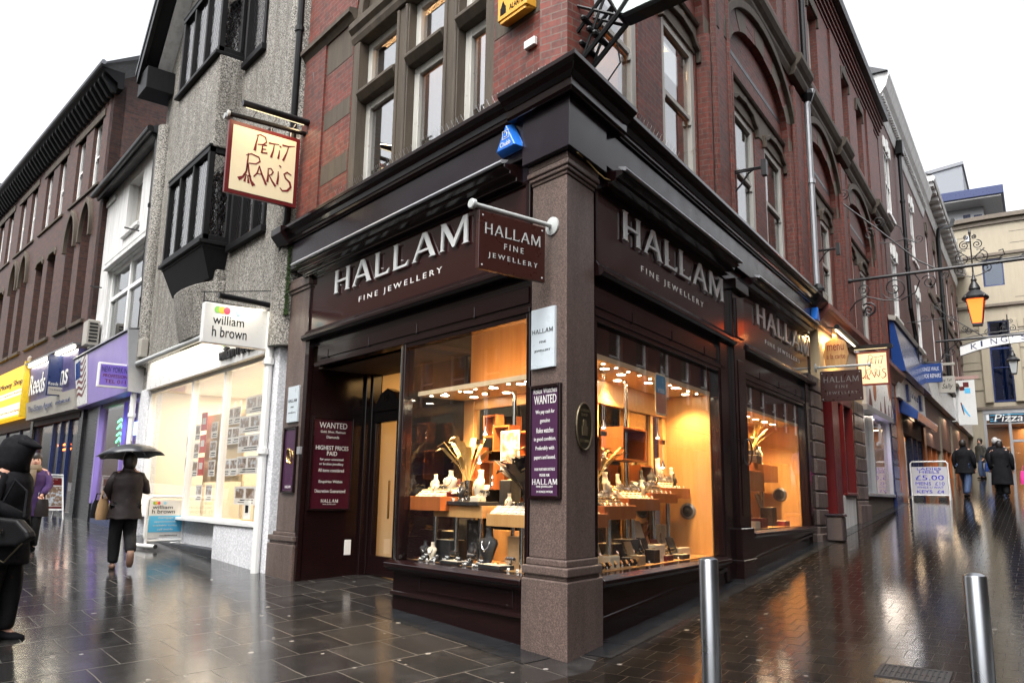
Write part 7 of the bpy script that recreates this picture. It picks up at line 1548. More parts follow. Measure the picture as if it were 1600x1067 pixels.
person(px+.42, py, rad(20), 1.7, "person in a purple jacket cut off by the right edge", 'coat_purple', 'trouser', 'hair_dark', stride=.2, coat_len=.4)
tote((px+.02, py-.15, gz(px, py)+.38), .34, .4, .12, Vector((1, .2, 0)).normalized(), "bright pink carrier bag at the right edge of the lane", 'pink')
# ================================================================ WINDOW DISPLAYS
def block(F, u0, u1, o0, o1, z0, z1, floor, lab, mat='oak_red', legs=1):
    t = thing("display_plinth", F.P((u0+u1)/2, (o0+o1)/2, floor), lab, "display stand"); m = MB(); m.box(F, u0, u1, o0, o1, z0, z1); m.build("block", M[mat], t, bevel=.003); m = MB()
    for k in range(legs):
        u = u0+(u1-u0)*(k+.5)/legs; m.tube([F.P(u, (o0+o1)/2, floor), F.P(u, (o0+o1)/2, z0)], .028, 12)
    m.build("steel_post", M['chrome'], t, smooth='auto'); return t
def bust(F, u, o, z, h, lab, mat, yaw=0.0, necklace='gold'):
    c = F.P(u, o, z); r = (F.du*math.cos(yaw)+F.do*math.sin(yaw)); f = (F.do*math.cos(yaw)-F.du*math.sin(yaw)); Z = Vector((0, 0, 1))
    t = thing("necklace_bust", c, lab, "display bust"); m = MB()
    m.loft([(c, r*.22*h, f*.2*h), (c+Z*.03*h, r*.2*h, f*.18*h), (c+Z*.12*h, r*.1*h, f*.08*h), (c+Z*.2*h, r*.14*h, f*.1*h+Z*.02*h), (c+Z*.42*h+f*.03*h, r*.26*h, f*.12*h+Z*.03*h), (c+Z*.6*h, r*.33*h, f*.13*h), (c+Z*.7*h-f*.03*h, r*.28*h, f*.11*h), (c+Z*.76*h-f*.05*h, r*.12*h, f*.09*h), (c+Z*.9*h-f*.06*h, r*.09*h, f*.08*h), (c+Z*1.0*h-f*.05*h, r*.1*h, f*.09*h)], 14); m.build("bust", M[mat], t, smooth=True)
    m = MB(); m.tube([c+r*.13*h*math.cos(a)+f*(.09*h+.05*h*math.sin(-a))+Z*(.66*h+.22*h*math.sin(a)) for a in [math.pi*(1+i/10) for i in range(11)]], .006, 6); m.ball(c+f*.16*h+Z*.42*h, .012, 8); m.build("necklace", M[necklace], t); return t
def pad(F, u, o, z, lab, group, mat='velvet_cream', jew='gold', yaw=.0, first=None, s=1.0):
    p = F.P(u, o, z)
    if first: return copy_tree(first, p-first.location, lab)
    t = thing("ring_pad", p, lab, "jewellery pad", group); r = F.du; f = F.do; Z = Vector((0, 0, 1)); m = MB()
    m.prism([p-r*.045*s-f*.05*s, p+r*.045*s-f*.05*s, p+r*.045*s-f*.05*s+Z*.075*s, p-r*.045*s-f*.05*s+Z*.075*s], f*.02*s)
    m.prism([p-r*.045*s+f*.06*s, p-r*.045*s-f*.05*s+Z*.08*s, p-r*.045*s-f*.05*s, ], r*.09*s); m.build("pad", M[mat], t, bevel=.004); m = MB()
    for i in range(3):
        for j in range(3):
            c = p+r*(.026*(i-1))*s+f*(.045-.035*j)*s+Z*(.014+.026*j)*s; m.tube([c+r*.009*math.cos(a)*s+(f*.3+Z).normalized()*.011*math.sin(a)*s for a in [k*math.pi/4 for k in range(8)]], .003*s, 5, closed=True)
    m.build("rings", M[jew], t); return t
def frame_box(F, u0, u1, o0, o1, z0, z1, lab, mat='oak_red', back='oak'):
    t = thing("shadow_box", F.P((u0+u1)/2, o0, z0), lab, "display frame"); e = .018; m = MB()
    m.box(F, u0, u0+e, o0, o1, z0, z1); m.box(F, u1-e, u1, o0, o1, z0, z1); m.box(F, u0+e, u1-e, o0, o1-.001, z0, z0+e); m.box(F, u0+e, u1-e, o0, o1-.001, z1-e, z1); m.build("frame", M[mat], t)
    m = MB(); m.box(F, u0+e, u1-e, o0, o0+.01, z0+e, z1-e); m.build("back", M[back], t); m = MB(); c = (u0+u1)/2; m.lathe(F.P(c, o0+.05, z0+e), [(.022, 0), (.025, .03), (.012, .06), (.02, .1), (.008, .13)], 10); m.build("ornament", M['silver_j'], t); return t
def dry_leaves(F, u, o, z, lab, n, h, mat, vase, seed, wid=.05, spread=.45):
    rnd = random.Random(seed); c = F.P(u, o, z); t = thing("dried_arrangement", c, lab, "dried flowers"); m = MB(); vh = h*.3
    m.lathe(c, [(.045, 0), (.05, .01), (.04, vh*.6), (.05, vh)], 14); m.build("vase", M[vase], t, smooth='auto'); m = MB(); m2 = MB()
    for i in range(n):
        a = rnd.uniform(0, 6.28); sp = rnd.uniform(.1, spread); hh = h*rnd.uniform(.65, 1.0); d = Vector((math.cos(a), math.sin(a), 0)); p0 = c+Vector((0, 0, vh*.8)); p1 = p0+d*sp*.4*h+Vector((0, 0, (hh-vh)*.55)); p2 = p0+d*sp*h+Vector((0, 0, (hh-vh))); p3 = p2+d*.1*h-Vector((0, 0, rnd.uniform(-.03, .06)*h))
        m2.tube([p0, p1, p2], .004, 4); s = d.cross(Vector((0, 0, 1))); w = wid*rnd.uniform(.6, 1.2)
        tw = rnd.uniform(-1, 1); s = (s+d*tw*.5).normalized()
        pts = [p1, (p1+p2)/2, p2, p3]; ws = [w*.2, w, w*.8, w*.02]; vs = []
        for q, ww in zip(pts, ws): vs += [q-s*ww*.5, q+Vector((0, 0, -.012)), q+s*ww*.5]
        m.add(vs, [f_ for k in range(3) for f_ in ((3*k, 3*k+1, 3*k+4, 3*k+3), (3*k+1, 3*k+2, 3*k+5, 3*k+4))])
    m.build("dry_leaves", M[mat], t, smooth=True); m2.build("stems", M[mat], t); return t
def jewel_box(F, u, o, z, w, d, h, lab, mat, open_=True, lin='velvet_cream'):
    t = thing("jewellery_box", F.P(u, o, z), lab, "jewellery box"); m = MB(); m.box(F, u-w/2, u+w/2, o-d/2, o+d/2, z, z+h); m.build("base", M[mat], t, bevel=.003)
    m = MB(); m.box(F, u-w/2+.008, u+w/2-.008, o-d/2+.008, o+d/2-.008, z+h, z+h+.004); m.build("lining", M[lin], t)
    if open_: m = MB(); m.prism([F.P(u-w/2, o-d/2, z+h), F.P(u+w/2, o-d/2, z+h), F.P(u+w/2, o-d/2-.3*w, z+h+w*.85), F.P(u-w/2, o-d/2-.3*w, z+h+w*.85)], F.do*-.012); m.build("lid", M[mat], t, bevel=.002)
    m = MB(); m.tube([F.P(u+.03*math.cos(a), o+.03*math.sin(a), z+h+.01) for a in [k*math.pi/6 for k in range(12)]], .005, 5, closed=True); m.build("bracelet", M['gold'], t); return t
def pendant_spot(F, u, o, zc, z, lab):
    t = thing("pendant_spot", F.P(u, o, zc), lab, "spotlight"); m = MB(); m.tube([F.P(u-.02, o, zc), F.P(u-.02, o, z+.02)], .002, 4); m.tube([F.P(u+.02, o, zc), F.P(u+.02, o, z+.02)], .002, 4); m.box(F, u-.04, u+.04, o-.02, o+.02, zc-.05, zc); m.build("wires", M['chrome'], t)
    m = MB(); m.lathe(F.P(u, o, z+.03), [(.008, .03), (.012, 0), (.03, -.035), (.034, -.05)], 12); m.build("shade", M['chrome'], t, smooth='auto'); m = MB(); m.ball(F.P(u, o, z-.012), .022, 10); m.build("bulb", M['bulb'], t); return t
def downlight(F, u, o, z, lab, grp, r=.05, power=0.0, first=None, spot=True):
    p = F.P(u, o, z)
    if first: t = copy_tree(first, p-first.location, lab)
    else:
        t = thing("downlight", p, lab, "ceiling light", grp); m = MB(); m.lathe(p, [(r*1.25, 0), (r*1.25, -.008), (r, -.008), (r, -.002)], 18); m.build("rim", M['chrome'], t); m = MB(); m.lathe(p, [(r*.85, -.004), (r*.85, -.01)], 16); m.build("lens", M['warm_lamp'], t)
    if power:
        d = bpy.data.lights.new("downlight_beam", 'SPOT'); d.energy = power; d.color = (1, .63, .28); d.spot_size = rad(125); d.spot_blend = .8; d.shadow_soft_size = .04
        ob = bpy.data.objects.new("downlight_beam", d); COL.objects.link(ob); ob.location = p+Vector((0, 0, -.03))
    return t
# --- left window
d1 = None
for i, (u, o) in enumerate(((2.5, -.42), (2.05, -.42), (1.6, -.42), (1.15, -.42), (1.8, -.75), (2.4, -.75))):
    q = downlight(L, u, o, 2.42, "round halogen light in the left window's display ceiling", "halogen lights in the left display ceiling", power=60 if i < 4 else 32, first=d1); d1 = d1 or q
d0 = None
for i in range(7):
    q = downlight(L, 2.65-.28*i, -.34, 2.42, "tiny downlight along the front edge of the left display ceiling", "tiny lights at the front of the left display ceiling", r=.018, first=d0); d0 = d0 or q
for u, o in ((2.0, -1.8), (2.6, -1.8)): pass
block(L, 2.2, 2.8, -.5, -.2, 1.15, 1.3, .62, "cherry wood display shelf block at the left of the left window"); block(L, 1.62, 2.5, -.62, -.32, 1.09, 1.21, .62, "pale oak display block in the middle of the left window", 'oak', 2); block(L, .78, 1.55, -.62, -.32, 1.02, 1.14, .62, "low oak display block at the pillar end of the left window", 'oak')
p0 = None
for i in range(5): q = pad(L, 2.72-.11*i, -.3, 1.3, "cream jewellery pad of rings on the left cherry shelf", "cream ring pads on the left cherry shelf", first=p0); p0 = p0 or q
p0 = None
for i in range(6): q = pad(L, 1.48-.11*i, -.4, 1.14, "cream pad of silver rings on the low oak block", "cream ring pads on the low oak block", jew='silver_j', first=p0); p0 = p0 or q
bust(L, 2.62, -.4, 1.3, .24, "cream necklace bust on the left cherry shelf", 'velvet_cream'); bust(L, 2.35, -.42, 1.3, .28, "tall cream necklace bust beside the dried leaves", 'velvet_cream', .4); bust(L, 1.86, -.45, 1.22, .36, "cream and silver collar bust beside the open frame in the left window", 'velvet_cream', -.3, 'silver_j')
t = thing("velvet_tray", L.P(1.95, -.4, 1.21), "flat black velvet tray on the middle oak block", "display tray"); m = MB(); m.box(L, 1.64, 2.25, -.55, -.28, 1.212, 1.255); m.build("tray", M['velvet_black'], t, bevel=.005); m = MB()
for k in range(7): m.tube([L.P(2.2-.085*k+.02*math.cos(a), -.34-.03*(k % 3), 1.262+.016*math.sin(a)+.014) for a in [j*math.pi/5 for j in range(10)]], .004, 5, closed=True)
m.build("bangles", M['silver_j'], t)
dry_leaves(L, 2.15, -.52, 1.24, "tall vase of broad golden dried leaves in the left window", 17, .78, 'straw', 'chrome', 3, .075, .42)
dry_leaves(L, .95, -.55, 1.14, "pale dried reeds standing behind black silk flowers", 12, .75, 'straw', 'velvet_cream', 5, .05, .3)
dry_leaves(L, 1.12, -.5, 1.14, "black silk flowers massed at the pillar end of the left window", 64, .6, 'petal_black', 'velvet_black', 8, .13, .55)
frame_box(L, 1.62, 1.9, -.8, -.65, 1.78, 2.05, "small glowing cherry frame high in the left window"); frame_box(L, 1.78, 2.05, -.72, -.58, 1.38, 1.68, "open cherry frame standing behind the collar bust"); frame_box(L, 1.3, 1.6, -.85, -.7, 1.72, 1.98, "closed cherry box behind the picture of a hand", back='oak_red')
t = thing("picture_card", L.P(1.5, -.6, 1.55), "pale photo card of a hand hung in the left window", "picture"); m = MB(); m.box(L, 1.38, 1.68, -.6, -.59, 1.58, 1.98); m.build("card", M['card_white'], t); m = MB(); m.box(L, 1.4, 1.66, -.59, -.588, 1.6, 1.96); m.build("print", printed("hand_print", (.85, .7, .55), (.5, .2, .12)), t)
mb = MB(); mb.tube([L.P(1.66, -.75, .62), L.P(1.66, -.75, 2.42)], .022, 12); tag(mb.build("steel_pole", M['chrome'], None, smooth='auto'), "full height steel pole in the left window", "pole")
t = thing("easel_picture", L.P(2.0, -.5, .62), "black framed dark print leaning on the left window's floor", "picture"); m = MB(); m.box(L, 1.86, 2.24, -.62, -.58, .64, 1.06); m.build("frame", M['velvet_black'], t, bevel=.004); m = MB(); m.box(L, 1.9, 2.2, -.58, -.577, .69, 1.02); m.build("print", printed("dark_print", (.2, .2, .2), (.03, .03, .03)), t)
bust(L, 1.55, -.35, .62, .38, "black necklace bust on the floor of the left window", 'velvet_black', .2, 'silver_j')
jewel_box(L, 2.42, -.5, .62, .26, .2, .22, "black velvet box with raised lid on the left window's floor", 'velvet_black'); jewel_box(L, 2.05, -.3, .62, .3, .16, .03, "flat black case of bracelets at the foot of the easel picture", 'velvet_black', False); jewel_box(L, 1.35, -.3, .62, .34, .18, .04, "black cloth pad of bracelets beside the black bust", 'velvet_black', False)
bust(L, 2.7, -.35, .62, .2, "low dark collar stand in the left corner of the window floor", 'velvet_black', .5, 'silver_j'); bust(L, 1.85, -.36, .62, .22, "small black bust right of the leaning dark print", 'velvet_black', -.3, 'silver_j')
jewel_box(L, 1.55, -.62, 1.21, .18, .14, .26, "tall black stand box on the middle block's right end", 'velvet_black', False)
pendant_spot(L, 1.9, -.55, 2.42, 1.98, "upper glowing wire hung spotlight in the left window"); pendant_spot(L, 1.93, -.5, 1.9, 1.68, "lower glowing wire hung spotlight in the left window")
t = thing("table_lamp", L.P(.95, -.8, 1.1), "small glowing shaded lamp deep in the left window", "lamp"); m = MB(); m.lathe(L.P(1.15, -.75, 1.14), [(.05, 0), (.05, .01), (.008, .02), (.008, .3)], 12); m.build("stand", M['iron'], t); m = MB(); m.lathe(L.P(1.15, -.75, 1.36), [(.06, 0), (.035, .1)], 14); m.build("shade", glow("lit_shade", (1, .75, .4), 3), t)
area("shop_room_light", L.P(3.3, -2.2, 3.2), L.P(3.3, -2.2, 0), 3, 1.5, 26, (1, .58, .22)); area("bulkhead_fill", L.P(1.85, -.62, 2.5), L.P(1.85, -1.02, 2.85), 1.7, .1, 5, (1, .55, .25))  # second lamp has no visible fitting, added to brighten the bulkhead
# --- right window
for i, (u, o) in enumerate(((1.1, -.4), (1.55, -.4), (2.0, -.42), (2.75, -.42), (3.3, -.3), (3.95, -.42), (2.4, -.65))):
    q = downlight(R, u, o, 2.64, "round halogen light in the right window's display ceiling", "halogen lights in the right display ceiling", power=66, first=d1); q["group"] = "halogen lights in the right display ceiling"
for i in range(11): q = downlight(R, .95+.3*i, -.27, 2.64, "tiny downlight along the front edge of the right display ceiling", "x", r=.018, first=d0); q["group"] = "tiny lights at the front of the right display ceiling"
block(R, .85, 1.25, -.5, -.22, 1.03, 1.16, .625, "lowest cherry display block next to the corner pillar"); block(R, 1.2, 1.95, -.52, -.24, 1.1, 1.235, .625, "second cherry display block stepping up from the pillar"); block(R, 1.9, 2.75, -.6, -.3, 1.18, 1.31, .625, "third cherry display block in the middle of the right window"); block(R, 2.65, 3.5, -.66, -.38, 1.26, 1.375, .625, "fourth cherry display block stepping up the right window"); block(R, 3.3, 4.15, -.74, -.46, 1.32, 1.445, .625, "highest cherry display block by the glowing end wall")
for a, (u0, n, o, z) in zip(("first", "second", "third", "fourth", "highest"), ((.95, 3, -.34, 1.16), (1.3, 6, -.36, 1.235), (2.0, 7, -.42, 1.31), (2.78, 6, -.5, 1.375), (3.45, 6, -.58, 1.445))):
    p0 = None; dark = a in ("second", "fourth")
    for i in range(n): q = pad(R, u0+.1*i, o, z, "%s pad of rings on the %s cherry block" % ("black" if dark else "cream", a), "ring pads on the %s cherry block" % a, mat='velvet_black' if dark else 'velvet_cream', jew='silver_j' if i % 2 else 'gold', first=p0); p0 = p0 or q
bust(R, 1.75, -.48, 1.235, .34, "large cream necklace bust on the second cherry block", 'velvet_cream', -.4); bust(R, 1.45, -.48, 1.235, .3, "dark grey necklace stand on the second cherry block", 'velvet_black', -.4, 'silver_j'); bust(R, 2.2, -.55, 1.31, .26, "cream bust half hidden on the third cherry block", 'velvet_cream', -.3); bust(R, 2.95, -.6, 1.375, .26, "black earring stand bust on the fourth cherry block", 'velvet_black', -.3, 'silver_j'); bust(R, 3.3, -.62, 1.375, .3, "black bust at the far end of the fourth cherry block", 'velvet_black', .3); bust(R, 3.62, -.66, 1.445, .36, "bright cream collar bust on the highest cherry block", 'velvet_cream', -.3); bust(R, 3.95, -.62, 1.445, .26, "slim cream bust nearest the glowing end wall", 'velvet_cream', -.5)
dry_leaves(R, 1.75, -.62, 1.3, "golden dried leaves in the middle of the right window", 15, .62, 'straw', 'velvet_cream', 13, .075, .5)
frame_box(R, .95, 1.12, -.55, -.4, 1.72, 2.03, "upper cherry frame beside the corner pillar in the right window"); frame_box(R, .95, 1.14, -.55, -.4, 1.3, 1.6, "lower cherry frame beside the corner pillar in the right window"); frame_box(R, 1.22, 1.5, -.55, -.42, 1.58, 1.93, "cherry frame with pale ornament left of the dried leaves"); frame_box(R, 2.1, 2.75, -.72, -.45, 1.72, 2.08, "large cherry display box hung on a steel pole"); frame_box(R, 2.95, 3.2, -.76, -.68, 1.78, 2.15, "far cherry frame near the glowing end wall"); frame_box(R, 2.95, 3.3, -.76, -.62, 1.35, 1.7, "cherry shelf frame below the far frame")
mb = MB(); mb.tube([R.P(2.5, -.6, .625), R.P(2.5, -.6, 2.64)], .024, 12); tag(mb.build("steel_pole", M['chrome'], None, smooth='auto'), "full height steel pole behind the large cherry box", "pole")
pendant_spot(R, 1.62, -.45, 2.64, 2.05, "left wire hung spotlight in the right window"); pendant_spot(R, 1.72, -.5, 2.0, 1.72, "low wire hung spotlight over the dried leaves"); pendant_spot(R, 3.2, -.5, 2.64, 2.05, "upper wire hung spotlight near the glowing end wall"); pendant_spot(R, 3.22, -.45, 2.0, 1.7, "lower wire hung spotlight near the glowing end wall")
t = thing("round_speaker", R.P(3.95, -.5, 1.15), "round grey speaker on the end wall below the highest block", "speaker"); m = MB(); c = R.P(4.22, -.52, 1.16); m.lathe(c, [(.105, 0), (.105, .012), (.075, .025), (.07, .01)], 22, -R.du); m.build("ring", M['lead'], t, smooth='auto'); m = MB(); m.lathe(c-R.du*.012, [(.08, 0), (.04, .006), (.02, .014)], 18, -R.du); m.build("cone", M['rubber'], t)
jewel_box(R, 1.45, -.35, .625, .22, .2, .12, "cream watch case low in the right window beside the pillar", 'velvet_cream'); jewel_box(R, 1.85, -.5, .625, .2, .2, .22, "dark brown open box among the watches", 'coat_brown'); jewel_box(R, 2.25, -.5, .625, .24, .2, .25, "tall dark display box in the middle of the right window floor", 'velvet_black'); jewel_box(R, 2.7, -.4, .625, .3, .22, .18, "cream collar case near the steel post", 'velvet_cream'); jewel_box(R, 3.1, -.5, .625, .2, .2, .12, "red cherry box on the right window floor", 'oak_red'); jewel_box(R, 3.75, -.5, .625, .4, .2, .1, "pale cream tray against the glowing end wall", 'velvet_cream', False); jewel_box(R, 1.1, -.35, .625, .2, .18, .06, "flat cream watch tray nearest the pillar", 'velvet_cream', False); jewel_box(R, 2.05, -.28, .625, .16, .12, .1, "tan leather watch box at the front of the right window", 'tan'); jewel_box(R, 2.5, -.3, .625, .14, .12, .14, "small dark watch box in front of the cream collar case", 'coat_brown')
frame_box(R, 3.6, 3.85, -.75, -.68, .75, 1.0, "pale framed card low by the end wall", 'velvet_cream', 'velvet_cream')
t = thing("open_sign", R.P(2.45, -.15, 2.2), "small blue and red rounded sticker sign on the right window glass", "sign"); rr = lambda a, b, c_, d, r: arc(b-r, d-r, r, r, 0, 90, 4)+arc(a+r, d-r, r, r, 90, 180, 4)+arc(a+r, c_+r, r, r, 180, 270, 4)+arc(b-r, c_+r, r, r, 270, 360, 4)
m = MB(); m.face(R, rr(2.28, 2.6, 2.22, 2.68, .05), -.145, -.141); m.build("border", M['cream_sign'], t); m = MB(); m.face(R, [(2.3, 2.46), (2.58, 2.46), (2.58, 2.62), (2.56, 2.66), (2.32, 2.66), (2.3, 2.62)], -.141, -.139); m.build("blue_half", plain("blue_sticker", (.08, .3, .5), .4), t); m = MB(); m.face(R, [(2.3, 2.46), (2.58, 2.46), (2.58, 2.28), (2.56, 2.24), (2.32, 2.24), (2.3, 2.28)], -.141, -.139); m.build("red_half", plain("salmon_sticker", (.6, .25, .15), .4), t)
m = MB(); text(m, R, "visa", 2.34, 2.54, 2.47, 2.53, -.139, .002); m.build("lettering", M['sign_white'], t)
def watch(F, u, o, z, lab, grp, first=None, strap='coat_brown', dial='gold'):
    p = F.P(u, o, z)
    if first: return copy_tree(first, p-first.location, lab)
    t = thing("wrist_watch", p, lab, "watch", grp); r = F.du; f = F.do; Z = Vector((0, 0, 1)); m = MB()
    m.lathe(p-r*.016+Z*.042, [(.03, 0), (.032, .006), (.032, .03), (.03, .036)], 14, r); m.build("strap", M[strap], t, smooth='auto'); m = MB(); c = p+f*.026+Z*.058; m.lathe(c, [(.023, 0), (.023, .008), (.019, .01)], 14, (f+Z*.7)); m.build("dial", M[dial], t); return t
w1 = w2 = None
for i in range(9): q = watch(R, 1.05+.13*i, -.27, .625, "brown strapped gold watch in the front row of the right window floor", "watches along the right window floor", w1); w1 = w1 or q
for i in range(8): q = watch(R, 1.2+.2*i, -.42, .7, "silver watch on black cuff in the second row of the right window floor", "silver watches on the right window floor", w2, 'velvet_black', 'silver_j'); w2 = w2 or q
w3 = None
for i in range(6): q = watch(L, 1.0+.09*i, -.52, 1.14, "silver bangle watch at the back of the low oak block", "bangle watches on the low oak block", w3, 'silver_j', 'silver_j'); w3 = w3 or q
for blk_, u0, n, o, z in (("second", 1.3, 6, -.46, 1.235), ("third", 2.0, 7, -.54, 1.31), ("fourth", 2.78, 6, -.6, 1.375), ("highest", 3.45, 6, -.68, 1.445)):
    p0 = None
    for i in range(n): q = pad(R, u0+.1*i+.04, o, z+.03, "tall cream pad in the rear row of the %s cherry block" % blk_, "rear pads on the %s cherry block" % blk_, first=p0, jew='silver_j' if blk_ != "third" else 'gold', s=1.35); p0 = p0 or q
p0 = None
for i in range(5): q = pad(L, 2.72-.12*i, -.42, 1.33, "tall cream pad in the rear row of the left cherry shelf", "rear pads on the left cherry shelf", first=p0, s=1.3); p0 = p0 or q
p0 = None
for i in range(6): q = pad(L, 2.6-.2*i, -.28, .62, "low black pad of rings along the left window floor", "black pads along the left window floor", mat='velvet_black', jew='silver_j', first=p0, s=.9); p0 = p0 or q
dry_leaves(R, 1.5, -.66, .7, "spray of brown dried leaves low in the right window", 12, .45, 'tan', 'coat_brown', 31, .07, .5)
dry_leaves(R, 2.95, -.6, .7, "small spray of russet leaves near the right window's floor", 10, .4, 'oak_red', 'coat_brown', 33, .06, .6)
def price_card(F, u, o, z, lab, grp, first=None):
    p = F.P(u, o, z)
    if first: return copy_tree(first, p-first.location, lab)
    t = thing("price_card", p, lab, "price card", grp); m = MB(); m.prism([p-F.du*.018, p+F.du*.018, p+F.du*.018+Vector((0, 0, .028))-F.do*.01, p-F.du*.018+Vector((0, 0, .028))-F.do*.01], F.do*.002); m.build("card", M['card_white'], t); m = MB(); m.box(F, u-.012, u+.012, o+.001, o+.0035, z+.008, z+.013); m.build("print", M['coat_black'], t); return t
def bangle_stand(F, u, o, z, lab, grp, first=None, mat='gold', cone='velvet_black'):
    p = F.P(u, o, z)
    if first: return copy_tree(first, p-first.location, lab)
    t = thing("bangle_stand", p, lab, "jewellery stand", grp); m = MB(); m.lathe(p, [(.03, 0), (.03, .01), (.012, .02), (.012, .1)], 10); m.tube([p+F.du*-.06+Vector((0, 0, .1)), p+F.du*.06+Vector((0, 0, .1))], .012, 8); m.build("stand", M[cone], t)
    m = MB()
    for q in range(6): c = p+F.du*(-.05+.02*q)+Vector((0, 0, .088)); m.tube([c+F.do*.026*math.cos(a)+Vector((0, 0, .03*math.sin(a))) for a in [j*math.pi/5 for j in range(10)]], .0035, 5, closed=True)
    m.build("bangles", M[mat], t); return t
c1 = None
for F, o, u0, n, st_, z in ((R, -.25, .95, 16, .17, .63), (R, -.27, 1.28, 5, .13, 1.236), (R, -.33, 2.0, 5, .15, 1.311), (R, -.41, 2.8, 5, .14, 1.376), (R, -.49, 3.42, 5, .15, 1.446)):
    for i in range(n): q = price_card(F, u0+st_*i, o, z, "tiny white price card among the jewellery of the right window", "price cards in the right window", c1); c1 = c1 or q
c2 = None
for o, u0, n, st_, z in ((-.24, .95, 13, .14, .622), (-.34, .85, 6, .12, 1.141), (-.35, 1.7, 5, .16, 1.256), (-.23, 2.25, 4, .14, 1.301)):
    for i in range(n): q = price_card(L, u0+st_*i, o, z, "tiny white price card among the jewellery of the left window", "price cards in the left window", c2); c2 = c2 or q
b_ = None
for u, o, z in ((1.15, -.36, .63), (1.38, -.52, .63), (1.68, -.36, .63), (2.02, -.5, .63), (2.38, -.42, .63), (2.68, -.55, .63), (2.95, -.34, .63), (3.3, -.4, .63), (3.5, -.55, .63)): q = bangle_stand(R, u, o, z, "black T stand of gold bangles on the right window floor", "bangle stands on the right window floor", b_); b_ = b_ or q
b_ = None
for u, o, z in ((1.32, -.44, 1.236), (1.6, -.44, 1.236), (2.12, -.5, 1.311), (2.42, -.5, 1.311), (2.66, -.48, 1.311), (2.85, -.56, 1.376), (3.12, -.56, 1.376), (3.5, -.62, 1.446), (3.8, -.62, 1.446)): q = bangle_stand(R, u, o, z+.03, "cream T stand of silver bangles on the right window's blocks", "bangle stands on the right window blocks", b_, 'silver_j', 'velvet_cream'); b_ = b_ or q
b_ = None
for u, o, z in ((2.72, -.45, 1.3), (2.4, -.36, 1.3), (2.3, -.44, 1.3), (1.72, -.42, 1.256), (2.12, -.45, 1.256), (1.35, -.5, 1.14), (1.15, -.46, 1.14), (2.6, -.4, .622), (2.2, -.4, .622), (1.75, -.3, .622), (1.2, -.36, .622), (1.05, -.5, .622)): q = bangle_stand(L, u, o, z, "dark T stand of silver bangles in the left window", "bangle stands in the left window", b_, 'silver_j'); b_ = b_ or q
bust(L, 2.45, -.28, .62, .2, "tiny silver collar stand at the front of the left window floor", 'velvet_cream', .3, 'silver_j'); bust(L, 2.05, -.36, 1.255, .2, "small dark bust on the black velvet tray", 'velvet_black', .2, 'silver_j'); bust(L, 1.4, -.48, 1.14, .2, "small cream bust on the low oak block", 'velvet_cream', -.2); bust(L, 2.5, -.33, 1.3, .18, "short cream bust at the front of the left cherry shelf", 'velvet_cream', .1)
jewel_box(L, 2.62, -.7, .62, .3, .2, .3, "dark open chest at the back left of the left window floor", 'coat_brown'); jewel_box(L, 1.2, -.6, .62, .4, .25, .3, "brown box behind the black cloth pad in the left window", 'tan'); jewel_box(L, 2.3, -.36, 1.3, .16, .12, .05, "open red ring case on the left cherry shelf", 'crimson'); jewel_box(L, 1.75, -.36, 1.255, .14, .1, .05, "open cream ring case on the black velvet tray", 'velvet_cream')
frame_box(L, 2.3, 2.52, -.9, -.75, 1.5, 1.85, "cherry frame half hidden behind the golden leaves"); frame_box(L, 2.05, 2.28, -.92, -.8, 1.95, 2.2, "high cherry frame under the left display ceiling")
bust(R, 2.5, -.45, .625, .26, "dark bust standing among cases on the right window floor", 'coat_brown', -.3); bust(R, 1.3, -.5, .625, .24, "cream bust low beside the corner pillar", 'velvet_cream', -.4, 'silver_j'); bust(R, 2.55, -.42, 1.31, .2, "small cream bust at the front of the third cherry block", 'velvet_cream', -.4); bust(R, 3.85, -.55, 1.445, .18, "small dark bust at the front of the highest cherry block", 'velvet_black', -.4, 'silver_j')
jewel_box(R, 2.0, -.38, .625, .18, .16, .08, "open watch case with cream lining on the right window floor", 'coat_brown'); jewel_box(R, 2.9, -.32, .625, .2, .14, .06, "open red case at the front of the right window floor", 'crimson'); jewel_box(R, 3.35, -.3, .625, .22, .14, .05, "slim open black case near the end wall", 'velvet_black')
# --- farther right window
for i in range(5): q = downlight(R, 6.2+.5*i, -.45, 2.6, "round halogen light in the farther side window's ceiling", "x", power=84, first=d1); q["group"] = "halogen lights in the farther side window"
block(R, 5.6, 7.0, -.6, -.3, 1.45, 1.75, .9, "long cherry block at the near end of the farther window", legs=2); block(R, 6.9, 8.6, -.85, -.5, 1.62, 1.9, .9, "tall cherry block in the farther window", legs=2)
dry_leaves(R, 7.4, -.6, 1.9, "spread of golden dried leaves on the tall block of the farther window", 20, .7, 'straw', 'coat_brown', 21, .09, .55)
bust(R, 7.6, -.55, 1.9, .3, "black bust among dried leaves in the farther window", 'velvet_black'); bust(R, 7.9, -.6, 1.9, .3, "cream bust among dried leaves in the farther window", 'velvet_cream'); jewel_box(R, 7.3, -.55, 1.9, .3, .2, .12, "dark box at the foot of the farther window's dried leaves", 'coat_brown')
jewel_box(R, 6.9, -.4, .9, .3, .22, .14, "bright red ring box on the farther window's floor", 'crimson', True, 'crimson'); jewel_box(R, 7.9, -.5, .9, .25, .2, .3, "upright brown watch box on the farther window's floor", 'coat_brown'); jewel_box(R, 8.3, -.4, .9, .3, .2, .08, "low dark red case on the farther window's floor", 'sign_red', False); jewel_box(R, 6.4, -.35, .9, .25, .2, .1, "cream case at the near end of the farther window's floor", 'velvet_cream')
